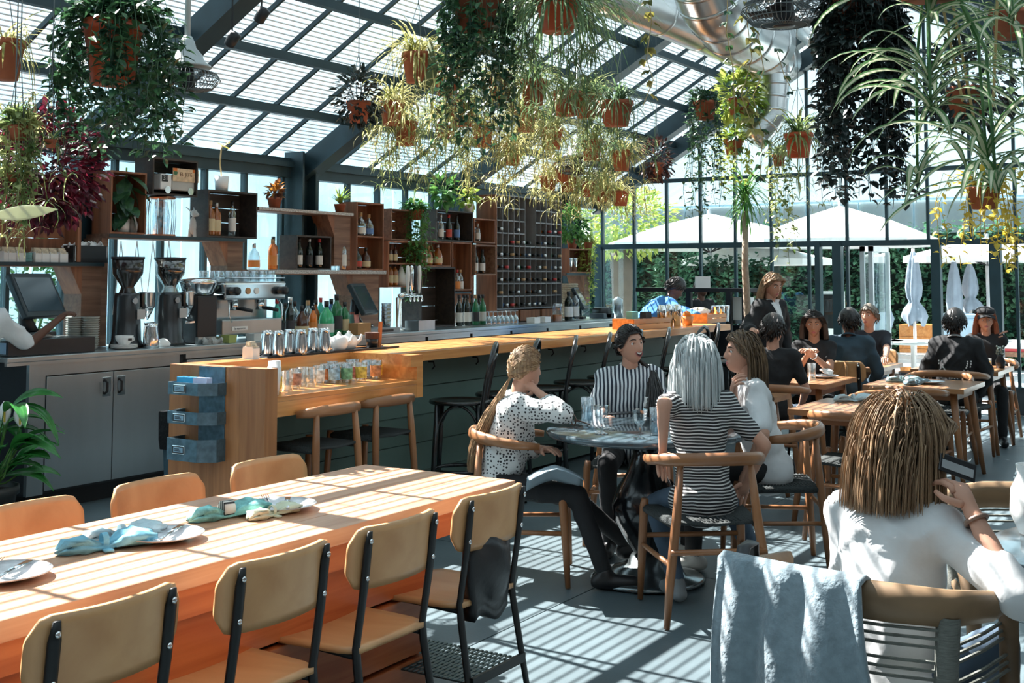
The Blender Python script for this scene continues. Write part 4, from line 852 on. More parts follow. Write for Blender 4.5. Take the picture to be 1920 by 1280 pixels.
bx = thing('black_bin', 'black open box of crumpled tissue at right end of the low shelf', 'box', P3(158, 7.10, 1.601)); MB().box((-.15, -.07, 0), (.15, .07, .006)).box((-.15, -.07, .006), (-.145, .07, .12)).box((.145, -.07, .006), (.15, .07, .12)).box((-.145, -.07, .006), (.145, -.065, .12)).box((-.145, .065, .006), (.145, .07, .12)).build('box', M_BLKP, bx)
for xx in (-.13, .14): MB().box((xx - .008, -.073, .01), (xx, -.07, .115)).build('steel_strap', M_CHROME, bx)
tag(MB().grid(lambda u, v: (.27 * u - .135, .11 * v - .055, .13 + .025 * sin(17 * u) * cos(11 * v)), 24, 10, .03).build('tissue_pile', M_PAPER, None, True, loc=P3(158, 7.10, 1.601)), 'pile of crumpled white tissue filling the black box', 'tissue')
tk = thing('toy_truck', 'white toy delivery truck with orange printed sign in the top crate', 'toy truck', P3(322, 7.08, 2.133))
MB().box((-.17, -.05, .03), (-.06, .05, .15)).build('cab', M_WHITE, tk, bevel=.01); MB().box((-.06, -.055, .03), (.17, .055, .11)).build('bed', mat('grey_truck_bed', (.45, .45, .42), .5), tk, bevel=.006)
MB().box((-.06, -.062, .10), (.20, -.056, .20)).build('sign', mat('orange_print', (.66, .48, .30), .6, 0, .25, 30), tk); MB().box((-.16, -.052, .09), (-.10, -.05, .14)).build('window', M_BLKP, tk)
for xx in (-.11, .12): MB().lathe([(0, 0), (.028, 0), (.028, .02), (0, .02)], 16, M=T(xx, -.045, .028) @ R(pi / 2, 'X')).build('wheel', M_CHROME, tk)
def text(body, size, loc, rot, m, parent, ext=.0006):
    c = bpy.data.curves.new('lettering', 'FONT'); c.body = body; c.size = size; c.extrude = ext; c.align_x = 'CENTER'; c.align_y = 'CENTER'
    o = bpy.data.objects.new('lettering', c); COL.objects.link(o); bpy.context.view_layer.update()
    me = bpy.data.meshes.new_from_object(o.evaluated_get(bpy.context.evaluated_depsgraph_get())); bpy.data.objects.remove(o)
    me.materials.clear(); me.materials.append(m)
    q = obj('lettering', me, parent, loc); q.rotation_euler = rot; return q
text('la marzocco', .026, (-.16, -.1455, .099), (pi / 2, 0, 0), M_BLKP, em)
for _x in (-.035, .175): MB().lathe([(0, 0), (.022, 0), (0, .001)], 5, M=T(_x, -.0625, .165) @ R(pi / 2, 'X')).build('palm_print', mat('palm_green_print', (.06, .16, .07), .7), tk)
MB().box((-.06, -.0632, .175), (-.02, -.062, .20)).box((.14, -.0632, .175), (.19, -.062, .20)).build('orange_print_corner', mat('orange_print_corner', (.75, .20, .04), .7), tk)
text('EL JEFE', .042, (.07, -.0625, .155), (pi / 2, 0, 0), mat('brown_print', (.12, .05, .02), .7), tk)
text('31', .05, (-.125, -.053, .115), (pi / 2, 0, 0), mat('white_print', (.8, .8, .8), .6), tk)
ln = thing('wire_lantern', 'copper and wire lantern on the shelf above the grinders', 'lantern', P3(300, 7.10, 1.811))
for k in range(10): a = 2 * pi * k / 10; MB().tube([(.10 * cos(a), .10 * sin(a), .0), (.11 * cos(a), .11 * sin(a), .15), (.10 * cos(a), .10 * sin(a), .29)], .004, 4).build('wire', M_CHROME, ln)
MB().lathe([(0, 0), (.11, 0), (.11, .012), (0, .012)], 20).build('base', mat('copper', (.5, .2, .1), .3, .9), ln); MB().lathe([(.1, .28), (.11, .29), (.1, .30), (.03, .305), (0, .305)], 20).build('lid', MATS['copper'], ln); MB().lathe([(0, .012), (.06, .012), (.065, .15), (.05, .26), (0, .27)], 16).build('glass_bulb', M_GLASS, ln, True)
fg_ = thing('animal_figurine', 'small white ceramic goat figurine beside the wire lantern', 'figurine', P3(360, 7.08, 1.811))
MB().ball((0, 0, .09), (.03, .028, .07)).ball((-.005, -.02, .185), (.022, .032, .03)).ball((-.005, -.05, .175), (.014, .02, .016)).cap((-.02, 0, .2), .006, (-.045, .03, .235), .003).cap((.012, 0, .2), .006, (.035, .03, .235), .003).cap((.0, -.02, .06), .012, (0, -.025, .004), .012).cap((-.01, .02, .06), .012, (-.01, .025, .004), .012).build('body', mat('grey_white_ceramic', (.5, .5, .48), .4), fg_, True)
# ---- on the bar top
ZB = BZ + .001
def PB(x, Y): return P3(x, Y, ZB)
t = thing('sugar_caddy', 'white sugar packet caddy on the bar beside the thermos jugs', 'caddy', PB(473, 4.93), .2, 'sugar caddies'); obj('box', cdy, t); obj('packets', pkm, t)
tr = thing('serving_tray', 'long black tray under the steel jugs and teapots', 'tray', (0, 0, 0)); a_, b_ = PB(489, 4.94).x, PB(735, 4.94).x
MB().box((a_, 4.88, ZB), (b_, 5.01, ZB + .004)).build('base', M_BLKP, tr); MB().box((a_, 4.875, ZB), (b_, 4.88, ZB + .012)).box((a_, 5.01, ZB), (b_, 5.015, ZB + .012)).build('rim', M_BLKP, tr)
for i, (x, yy) in enumerate(((503, 4.985), (524, 4.905), (545, 4.985), (566, 4.905), (588, 4.985), (610, 4.905))):
    pitcher(P3(x, yy, ZB + .005), .148, .037, 'polished steel jug on the black tray, ' + ORD[i] + ' from left', 'steel jugs on the tray', rz=pi + .8, nm='steel_jug', cat='jug')
for i, (x, yy) in enumerate(((637, 4.935), (655, 4.975))):
    t = thing('teapot', 'white ceramic teapot on the black tray, ' + ('left', 'right')[i] + ' one', 'teapot', P3(x, yy, ZB + .005), -.5, 'white teapots')
    MB().lathe([(0, 0), (.035, 0), (.055, .03), (.058, .055), (.045, .085), (.025, .095), (.02, .1), (.012, .105), (.012, .115), (0, .12)], 20).build('pot', M_WHITE, t, True); MB().tube([(.05, 0, .04), (.08, 0, .06), (.09, 0, .095)], [.016, .01, .007], 8).build('spout', M_WHITE, t, True); MB().tube([(-.05, 0, .08), (-.085, 0, .075), (-.085, 0, .04), (-.05, 0, .03)], .006, 6).build('handle', M_WHITE, t, True)
bcup = thing('brush_cup', 'black cup holding brushes at the end of the tray', 'cup', P3(699, 4.95, ZB + .005)); MB().lathe([(0, 0), (.035, 0), (.042, .08), (.038, .08), (.03, .01), (0, .01)], 16).build('vessel', M_BLKP, bcup, True)
MB().lathe([(0, .06), (.045, .06), (.05, .10), (0, .105)], 14).build('strainer', mat('brown_felt', (.07, .03, .02), .9), bcup)
tag(MB().box((-.012, -.008, 0), (.012, .008, .17), R(.08, 'Y')).build('wooden_brush', mat('orange_brown_bristle', (.40, .13, .04), .8), None, loc=P3(712, 4.95, ZB + .005)), 'upright orange-brown brush at the right end of the tray', 'brush')
# shelf of painted glasses
SHZ = .881
cols = [None, (.80, .45, .05), None, (.35, .2, .15), None, None, (.5, .55, .55), (.30, .12, .05), (.25, .45, .6), (.6, .35, .1), (.2, .45, .25), (.6, .2, .15), (.75, .5, .1), (.2, .35, .6), (.4, .2, .1)]
gx = [(511, 0), (520, 1), (541, 1), (556, 1.6), (570, 2), (585, 1.6), (600, 2), (613, 2.4), (629, 1.8), (643, 2.4), (652, 1.6), (664, 2), (679, 1.5), (690, 2.2), (706, 1.5), (720, 2.2), (733, 1.8), (745, 2.4), (625, 3.4), (660, 3.4), (690, 3.4)]
gt2 = MB().lathe([(0, 0), (.029, 0), (.035, .11), (.033, .11), (.028, .008), (0, .008)], 18).mesh('vessel', M_GLASS, True)
for i, (x, r_) in enumerate(gx):
    if i == 0:
        t = thing('paper_cup_stack', 'stack of white paper cups against the bar end panel', 'cups', P3(517, 4.40, SHZ)); MB().lathe([(0, 0), (.025, 0), (.036, .1), (.036, .15), (.033, .15), (.033, .18), (.03, .18), (0, .178)], 18).build('cups', M_WHITE, t, True); continue
    Y = 4.40 + .11 * r_; c = cols[i % len(cols)]
    nmz = 'plain clear' if c is None else ('amber' if c[0] > .7 else 'brown-printed' if c[2] < .12 else 'colour-printed')
    t = thing('painted_glass', '%s drinking glass on the bar shelf, %s from left' % (nmz, (ORD + ['sixteenth', 'seventeenth', 'eighteenth', 'back left', 'back middle', 'back right'])[i - 1]), 'glass', V((min(5.81, P3(x, Y).x), Y, SHZ)), 0, 'glasses on the bar shelf'); obj('vessel', gt2, t)
    if c: MB().lathe([(.0335, .02), (.0355, .085)], 18, cap=False).build('printed_band', mat('glassprint%d' % (i % len(cols)), c, .4, 0, .6, 40), t, True)
# right end of the bar
def slat_box(label, p, L, Wd, H, rz):
    t = thing('slatted_crate', label, 'crate', p, rz, 'orange wooden crates on the bar')
    for s in (-1, 1):
        for k in range(2): MB().box((-L / 2, s * Wd / 2 - .006, .005 + k * H * .5), (L / 2, s * Wd / 2 + .006, .005 + k * H * .5 + H * .44)).build('slat', M_BARTOP, t)
    for s in (-1, 1): MB().box((s * L / 2 - .006, -Wd / 2, 0), (s * L / 2 + .006, Wd / 2, H)).build('end', M_BARTOP, t)
    MB().box((-L / 2, -Wd / 2, 0), (L / 2, Wd / 2, .006)).build('bottom', M_BARTOP, t); return t
pA, pB2 = PB(1203, 4.78), PB(1325, 4.85)
slat_box('orange wooden slatted crate on the bar, nearer the rack', pA, .62, .22, .095, -.12); slat_box('orange wooden slatted crate at the far end of the bar', pB2, .5, .2, .09, 0)
for k, (dx, c, h, lb) in enumerate(((-.2, (.12, .36, .34), .16, 'teal menu card standing in the nearer orange crate'), (.08, (.02, .02, .02), .15, 'black caddy standing in the nearer orange crate'))): tag(MB().box((-.06, -.03, .008), (.06, .03, h)).build('crate_filler', mat('fill%d' % k, c, .6), None, loc=pA + V((dx, 0, 0))), lb, 'menu' if k == 0 else 'caddy')
for k in range(3): tag(obj('tumbler', gtm, None, pA + V((-.08 + .09 * k if k else -.07, .05, .008))), 'small jar in the nearer orange crate, ' + ORD[k], 'jar', 'jars in the orange crate')
sh = MB().lathe([(0, 0), (.034, 0), (.046, .14), (.046, .16), (.034, .2), (.022, .21), (0, .21)], 18).mesh('cocktail_shaker', M_CHROME, True)
for k, x in enumerate((1240, 1254, 1269)): tag(obj('cocktail_shaker', sh, None, PB(x, 4.72 + .07 * (k % 2))), 'steel cocktail shaker beside the nearer orange crate, ' + ORD[k], 'shaker', 'cocktail shakers')
oc_ = thing('fruit_cup', 'amber plastic cup of fruit on the bar', 'cup', PB(1288, 4.70)); MB().lathe([(0, 0), (.045, 0), (.06, .09), (.057, .09), (.043, .006), (0, .006)], 18).build('cup', mat('amber_plastic', (.75, .28, .08), .3), oc_, True)
tag(MB().ball((0, 0, 0), .042, 16, 10).build('orange', mat('orange_peel', (.80, .22, .02), .5, bump=.1, bs=60), None, True, loc=PB(1287, 4.70) + V((0, 0, .10))), 'whole orange resting on the amber plastic cup', 'orange')
for k, x in enumerate((1341, 1350, 1359)):
    for j in range(2): tag(obj('mixing_tin', tinm, None, PB(x, 4.80 + .1 * j)), 'steel mixing tin at the far end of the bar, %s row, %s' % (('front', 'back')[j], ORD[k]), 'tin', 'mixing tins on the bar')
wt_ = thing('condiment_tub', 'white condiment tub behind the fruit on the bar', 'tub', PB(1310, 5.05)); MB().lathe([(0, 0), (.10, 0), (.12, .12), (.115, .12), (.095, .01), (0, .01)], 18).build('tub', M_WHITE, wt_, True); MB().ball((0, 0, .12), (.1, .1, .03)).build('filling', mat('garnish', (.5, .45, .35), .8, 0, .6, 40), wt_, True)
tag(MB().lathe([(0, 0), (.06, 0), (.065, .22), (.02, .25), (0, .26)], 16).build('steel_canister', M_STEEL, None, True, loc=P3(1158, 6.70)), 'tall dark steel canister at the end of the back counter', 'canister')
# ---- service station by the far windows
ss = thing('service_station', 'black framed service station shelf in front of the far windows', 'station', (0, 0, 0)); xa = 12.6
def ys(x): return at_x(x, 540, xa).y
MB().box((xa, ys(1400), 1.33), (xa + .4, ys(1192), 1.375)).build('top_shelf', M_BLACK, ss)
for xx in (1290, 1365, 1395): MB().box((xa, ys(xx) - .03, 0), (xa + .06, ys(xx) + .03, 1.33)).build('upright', M_BLACK, ss)
MB().box((xa + .1, ys(1395), .98), (xa + .4, ys(1290), 1.02)).build('middle_shelf', M_STEEL, ss)
MB().box((xa + .36, ys(1395), .1), (xa + .4, ys(1290), .95)).build('back_panel', M_BLACK, ss)
tag(MB().box((0, -.09, 0), (.01, .09, .13)).build('notice_card', M_PAPER, None, loc=(xa + .02, ys(1316), 1.376)), 'white notice card on top of the service station', 'card')
tag(MB().box((0, -.12, 0), (.2, .12, .25)).build('paper_stack', M_PAPER, None, loc=(xa + .12, ys(1375), 1.021)), 'block of white paper on the service station shelf', 'paper')
# ---- table settings
M_NAPB = mat('blue_napkin_cloth', (.22, .52, .66), .9, 0, .2, 12, bump=.3); M_NAPT = mat('teal_print_napkin', (.25, .58, .56), .9, 0, .5, 22, bump=.3); M_NAPY = mat('pale_yellow_napkin', (.68, .70, .52), .9, 0, .2, 12, bump=.3); M_NAPL = mat('white_blue_napkin', (.55, .68, .72), .9, 0, .25, 14, bump=.3); M_NAPG = mat('sage_napkin', (.25, .36, .36), .9, 0, .3, 14, bump=.3)
plate_m = MB().lathe([(0, .003), (.06, .003), (.09, .011), (.115, .018), (.117, .021), (.09, .015), (.06, .008), (0, .007)], 40).mesh('plate', mat('white_print_plate', (.70, .70, .72), .25, 0, .25, 24), True)
fork_m = MB().tube([(-.09, 0, .003), (0, 0, .004), (.05, 0, .005)], [.004, .003, .003], 6)
for k in range(4): fork_m.tube([(.05, -.002 + 0, .005), (.062, -.0105 + .007 * k, .005), (.105, -.0105 + .007 * k, .008)], .0016, 4)
fork_m = fork_m.mesh('fork', M_CHROME, True)
knife_m = MB().tube([(-.10, 0, .004), (0, 0, .004)], [.006, .005], 6).box((0, -.001, .001), (.10, .016, .004)).mesh('knife', M_CHROME, True)
def napkin(p, rz, m, label, ring=True, s=1.0):
    t = thing('rolled_napkin', label, 'napkin', p, rz); t.scale = (s, s, s)
    prof = [(-.12, .012), (-.10, .034), (-.06, .036), (-.015, .016), (.015, .016), (.05, .036), (.09, .042), (.125, .034), (.135, .015)]
    b = MB(); pts = [(x, .004 * sin(30 * x), r * .62 + .001) for x, r in prof]; n = 22; vs = []; fs = []
    for j, (x, r) in enumerate(prof):
        for i in range(n):
            a = 2 * pi * i / n; k = 1 + .22 * sin(3 * a + j) + .12 * sin(7 * a + 2 * j)
            vs.append((x + .012 * sin(5 * a + j), r * 1.2 * k * cos(a), max(.001, r * .62 * (1 + k * sin(a)))))
    for j in range(len(prof) - 1):
        for i in range(n): fs.append((j * n + i, j * n + (i + 1) % n, (j + 1) * n + (i + 1) % n, (j + 1) * n + i))
    fs += [tuple(range(n - 1, -1, -1)), tuple((len(prof) - 1) * n + i for i in range(n))]
    b._a(vs, fs).build('cloth', m, t, True)
    if ring: MB().lathe([(.026, -.018), (.026, .018), (.0235, .018), (.0235, -.018)], 20, M=T(0, 0, .028) @ R(pi / 2, 'Y')).build('napkin_ring', pattern('zigzag_ring', 'stripe', (.75, .72, .66), (.02, .02, .02), 90, .5, 1), t, True)
    else: MB().lathe([(.022, -.008), (.023, .0), (.022, .008)], 14, cap=False, M=T(0, 0, .0245) @ R(pi / 2, 'Y')).box((-.012, -.05, .002), (.012, -.018, .008)).build('tie', m, t, True)
    return t
def setting(px_, py_, z, k, lbl):
    p = at_z(px_, py_, z + .001)
    tag(obj('dinner_plate', plate_m, None, p), 'white printed plate ' + lbl, 'plate', 'plates')
    tag(obj('fork', fork_m, None, p + V((-.02, .03, .021)), .7 + k), 'steel fork lying on the plate ' + lbl, 'fork', 'forks'); tag(obj('knife', knife_m, None, p + V((.01, -.03, .021)), .5 + k), 'steel knife lying on the plate ' + lbl, 'knife', 'knives')
    return p
setting(305, 1012, TZ, 0, 'beside the bright blue napkins'); setting(525, 955, TZ, .2, 'beside the zigzag-ringed napkin'); setting(5, 1085, TZ, 0, 'cut by the left edge of the picture')
napkin(at_z(195, 1030, TZ + .001), -.38, M_NAPB, 'bright blue napkin tied in the middle on the long table', False); napkin(at_z(228, 1010, TZ + .001), -.30, M_NAPL, 'pale blue napkin lying behind the bright blue one', False, .9)
napkin(at_z(425, 970, TZ + .001), -.30, M_NAPT, 'teal print napkin with black zigzag ring'); napkin(at_z(510, 968, TZ + .001), -.1, M_NAPY, 'pale yellow napkin beside the teal one', False, .75)
for (x, y, lb, m, pl_) in ((1600, 752, 'white napkin roll on the table behind the blonde woman', M_NAPL, 'on the table behind the blonde woman'), (1692, 716, 'sage green napkin roll on the pale worn table', M_NAPG, 'on the pale worn table')):
    p = at_z(x, y, TH + .001); napkin(p, -.9, m, lb, False); q = p + V((-.03, -.2, 0)); tag(obj('dinner_plate', plate_m, None, q), 'white printed plate ' + pl_, 'plate', 'plates'); tag(obj('fork', fork_m, None, q + V((0, 0, .021)), .4), 'steel fork lying on the plate ' + pl_, 'fork', 'forks')
napkin(at_z(1716, 721, TH + .001), -.4, mat('slate_napkin', (.16, .24, .28), .9, 0, .3, 14, bump=.3), 'slate blue napkin beside the sage green one', False, .9)
# things on the round table
RZT = .7465
def PR(x, y): return at_z(x, y, RZT)
tumb = MB().lathe([(0, 0), (.031, 0), (.033, .13), (.031, .13), (.029, .012), (0, .012)], 20).mesh('vessel', M_GLASS, True); wat = MB().lathe([(0, .013), (.0285, .013), (.0295, .085), (0, .085)], 18).mesh('water', glass('water', (.8, .9, .95), .1, .5), True)
for k, (x, y, lb) in enumerate(((1101, 792, 'tall ribbed water glass at the left of the round table'), (1231, 815, 'tall ribbed water glass before the silver-haired woman'), (1235, 770, 'tall ribbed water glass behind the white jug'))):
    t = thing('water_glass', lb, 'glass', PR(x, y), 0, 'water glasses'); obj('vessel', tumb, t); obj('water', wat, t)
gob = MB().lathe([(0, 0), (.034, 0), (.034, .004), (.006, .012), (.006, .05), (.012, .06), (.032, .085), (.037, .135), (.035, .135), (.029, .088), (0, .066)], 12)
gobm = gob.mesh('cut_glass_goblet', M_GLASS)
for k, (x, y) in enumerate(((1128, 813), (1200, 822))): tag(obj('cut_glass_goblet', gobm, None, PR(x, y)), 'cut glass goblet on the round table, ' + ('left', 'right')[k] + ' one', 'goblet', 'goblets')
t = thing('coffee_cup', 'white coffee cup on the round table before the laughing woman', 'cup', PR(1192, 768)); cup_mesh(.045, .06).build('bowl', M_WHITE, t, True); MB().tube([(.02, -.04, .05), (.035, -.065, .045), (.02, -.055, .02)], .005, 6).build('handle', M_WHITE, t, True)
tag(cup_mesh(.042, .055).build('ceramic_bowl', M_NAPL, None, True, loc=PR(1262, 787)), 'pale blue bowl at the right of the round table', 'bowl')
t = thing('milk_jug', 'small white milk jug lying open toward the camera on the round table', 'jug', PR(1217, 772)); MB().lathe([(0, 0), (.03, 0), (.034, .04), (.026, .07), (.028, .085), (.025, .085), (.022, .07), (0, .02)], 18).build('body', M_WHITE, t, True); MB().tube([(-.03, 0, .06), (-.05, 0, .05), (-.035, 0, .02)], .005, 6).build('handle', M_WHITE, t, True)
tag(MB().box((-.12, -.045, 0), (.12, .045, .006)).build('smartphone', M_BLKP, None, loc=PR(1172, 775), rz=-.7), 'black phone lying on the round table', 'phone')
sg_ = thing('sunglasses', 'round sunglasses lying on the round table', 'sunglasses', PR(1070, 797), -.6)
for s in (-1, 1): MB().tube([(.0 + .0 * i, s * .034 + .026 * cos(2 * pi * i / 14), .03 + .026 * sin(2 * pi * i / 14)) for i in range(15)], .003, 5).build('rim', mat('brown_tortoise', (.08, .03, .015), .3), sg_); MB().tube([(0, s * .06, .035), (.08, s * .06, .005)], .003, 5).build('temple', MATS['brown_tortoise'], sg_)
tag(MB().tube([(.028 * cos(2 * pi * i / 18), .028 * sin(2 * pi * i / 18), .004) for i in range(19)], .003, 5).build('key_ring', M_CHROME, None, True, loc=PR(1142, 805)), 'steel key ring on the round table beside the goblet', 'key ring')

# drinks and small things on the far tables
def PT(x, y): return at_z(x, y, TH + .001)
t = thing('water_glass', 'tall clear glass before the woman with clasped hands', 'glass', PT(1522, 712), 0, 'water glasses'); obj('vessel', tumb, t); obj('water', wat, t)
tag(obj('dinner_plate', plate_m, None, PT(1545, 708)), 'white plate with crumpled napkin before the woman with clasped hands', 'plate', 'plates')
napkin(PT(1552, 706) + V((0, 0, .022)), .5, M_PAPER, 'crumpled white napkin on the plate before the woman with clasped hands', False, .8)
t = thing('juice_glass', 'low glass of yellow juice before the woman in the cap', 'glass', PT(1850, 688)); MB().lathe([(0, 0), (.04, 0), (.043, .08), (.041, .08), (.038, .008), (0, .008)], 18).build('vessel', M_GLASS, t, True); MB().lathe([(0, .009), (.0375, .009), (.0385, .05), (0, .05)], 18).build('juice', mat('yellow_juice', (.85, .50, .03), .4), t, True)
t = thing('flower_vase', 'dark vase with grey-green sprigs on the table of the woman in the cap', 'vase', PT(1876, 690)); MB().lathe([(0, 0), (.035, 0), (.045, .06), (.025, .1), (.03, .12), (0, .118)], 16).build('vessel', M_BLKP, t, True)
b = MB()
for i in range(40): a = RND.uniform(0, 6.28); q = V((.03 * cos(a), .03 * sin(a), .12 + RND.uniform(0, .07))); b.tube([(0, 0, .11), q], .0015, 3); b.ball(q, .009, 5, 4)
b.build('sprigs', mat('grey_green_sprig', (.12, .17, .16), .8), t)
# zigzag cord on the window behind the grinders and wicker stack by the rack
zc_ = thing('zigzag_cord', 'pale cord laced in zigzags across the window behind the grinders', 'cord', (0, 0, 0)); pts = []
for i in range(9): pts.append(at_y(212 + i * 15, 452 if i % 2 else 590, 7.30))
MB().tube(pts, .006, 5).build('cord', mat('pale_pink_cord', (.6, .5, .46), .8), zc_)
ws_ = thing('wicker_stack', 'stack of pale woven wicker trays right of the rack', 'basket', P3(1066, 7.08))
for i in range(16): MB().tube([(.13 * cos(2 * pi * k / 14) + .004 * (i % 2), .09 * sin(2 * pi * k / 14), .018 + .026 * i) for k in range(15)], .014, 5).build('tray', mat('pale_wicker', (.42, .36, .26), .8, 0, .3, 60), ws_, True)
# ================================================================== PLANTS
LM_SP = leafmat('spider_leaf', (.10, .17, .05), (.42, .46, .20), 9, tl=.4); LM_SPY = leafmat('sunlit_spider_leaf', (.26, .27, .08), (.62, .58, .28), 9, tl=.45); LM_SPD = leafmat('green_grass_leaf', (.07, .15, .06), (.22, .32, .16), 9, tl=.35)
LM_IVY = leafmat('dark_ivy_leaf', (.012, .05, .028), (.06, .15, .06), 14, .35, .25); LM_DK = leafmat('near_black_leaf', (.006, .014, .012), (.028, .045, .04), 14, .35, .12); LM_PUR = leafmat('purple_red_leaf', (.035, .008, .014), (.22, .02, .045), 10, .4, .25)
LM_YEL = leafmat('yellow_leaf', (.55, .42, .04), (.75, .62, .14), 8, .5, .45); LM_GR = leafmat('mid_green_leaf', (.04, .16, .04), (.16, .34, .08), 10, .35, .3); LM_LIME = leafmat('lime_leaf', (.20, .32, .05), (.50, .55, .14), 8, .45, .4); LM_OL = leafmat('olive_ivy_leaf', (.10, .12, .03), (.34, .30, .08), 10, .5, .35)
LM_BIG = leafmat('glossy_lily_leaf', (.015, .12, .025), (.05, .26, .05), 5, .25, .2); LM_STRIPE = leafmat('leaf_cream_margin', (.55, .60, .40), (.70, .72, .52), 6, .4, .35); LM_CORE = leafmat('leaf_green_core', (.05, .17, .05), (.12, .26, .09), 6, .35, .3); LM_DRY = mat('dried_stem', (.45, .34, .16), .8); LM_HEDGE = leafmat('hazy_hedge_leaf', (.02, .085, .055), (.12, .28, .16), 3, .45, .25)  # hedge leaves lightened, haze through the glass is put into their colour
M_WIRE = mat('hanging_wire', (.12, .14, .14), .5, .5); M_SOIL = mat('potting_soil', (.03, .02, .014), .95)
def leaf(b, p, d, n, L, w, fold=.15, droop=.15):
    """pointed oval leaf of six vertices"""
    d = V(d).normalized(); s = d.cross(V(n)); s = s.normalized() if s.length > 1e-4 else d.orthogonal().normalized(); u = s.cross(d)
    p = V(p); m1 = p + d * L * .35 - u * (droop * L * .1); m2 = p + d * L * .7 - u * (droop * L * .35); t = p + d * L - u * (droop * L)
    b._a([p, m1 + s * w * .5 + u * fold * w, m1 - s * w * .5 + u * fold * w, m2 + s * w * .38 + u * fold * w * .8, m2 - s * w * .38 + u * fold * w * .8, t, m1, m2], [(0, 1, 6), (0, 6, 2), (1, 3, 7, 6), (6, 7, 4, 2), (3, 5, 7), (7, 5, 4)])
def blade(b, p, az, el, L, w, g=.8, seg=6, twist=0.0, strips=None, rnd=RND):
    """arching strap leaf"""
    p = V(p); h = V((cos(az), sin(az), 0)); s = V((-sin(az), cos(az), 0)); pts = []
    pos_ = p.copy(); ang = el
    for i in range(seg + 1):
        t = i / seg; pts.append((pos_.copy(), ang)); ang -= g * (.5 + t) * 2.2 / seg; pos_ = pos_ + (h * cos(ang) + V((0, 0, sin(ang)))) * (L / seg)
    prof = [1] if not strips else strips
    k = len(strips or [0]); m0 = b.mi
    base = len(b.v)
    for i, (q, an) in enumerate(pts):
        t = i / seg; ww = w * (.55 + .9 * t) * (1 - t ** 2.2) + w * .06
        up = (h * -sin(an) + V((0, 0, cos(an))))
        sv = s * cos(twist * t) + up * sin(twist * t)
        for j in range(k + 1): f = j / k - .5; b.v.append(tuple(q + sv * (f * ww) + up * (abs(f) * ww * .35)))
    for i in range(seg):
        for j in range(k): o = base + i * (k + 1) + j; b.f.append((o, o + 1, o + k + 2, o + k + 1)); b.m.append(strips[j] if strips else m0)
def pot(t, r, h, m, rim=True, z0=0.0):
    b = MB().lathe([(0, z0 - h), (r * .68, z0 - h), (r * .92, z0 - .16 * h), (r, z0 - .16 * h), (r, z0), (r * .9, z0), (r * .86, z0 - .1 * h), (0, z0 - .1 * h)], 24).build('pot', m, t, True)
    MB().lathe([(0, z0 - .099 * h), (r * .855, z0 - .099 * h), (0, z0 - .07 * h)], 14, cap=False).build('soil', M_SOIL, t)
def hanger(t, r, loc, top=None):
    zt = (top or roof_z(loc.y) - .03) - loc.z; b = MB(); hk = min(.35, zt * .6)
    for k in range(3): a = 2 * pi * k / 3 + .4; b.tube([(r * cos(a), r * sin(a), -.02), (0, 0, hk)], .002, 4)
    b.tube([(0, 0, hk), (0, 0, zt)], .003, 4); b.build('hanger', M_WIRE, t)
def spider(label, p, r=.11, h=.18, n=70, L=.34, w=.013, run=8, rl=.6, m=LM_SP, pm=M_TERRA, seed=0, hang=True, pl=10, grp='hanging spider plants'):
    rn = random.Random(seed * 31 + 5); t = thing('spider_plant', label, 'hanging plant', p, 0, grp); pot(t, r, h, pm)
    if hang: hanger(t, r, V(p))
    b = MB()
    for i in range(n): blade(b, (rn.uniform(-.4, .4) * r, rn.uniform(-.4, .4) * r, -.02), rn.uniform(0, 2 * pi), rn.uniform(-.1, 1.3), L * rn.uniform(.7, 1.3), w * rn.uniform(.8, 1.3), rn.uniform(.6, 1.0), 5)
    for i in range(run):
        a = rn.uniform(0, 2 * pi); R1 = r * rn.uniform(1.2, 2.2); LL = rl * rn.uniform(.35, 1.1); st = [(.3 * r * cos(a), .3 * r * sin(a), 0), (R1 * .8 * cos(a), R1 * .8 * sin(a), .05), (R1 * cos(a), R1 * sin(a), -.1), (R1 * 1.05 * cos(a) + rn.uniform(-.05, .05), R1 * 1.05 * sin(a), -LL)]
        b.tube(st, .0022, 3)
        for zf in ((1.0, .55) if LL > .4 else (1.0,)):
            for k in range(pl): blade(b, V(st[3]) * zf + V(st[2]) * (1 - zf), rn.uniform(0, 2 * pi), rn.uniform(-.3, 1.2), .16 * rn.uniform(.6, 1.3), w * .8, rn.uniform(.6, 1.1), 4)
    stuff(b.build('foliage', m, t)); return t
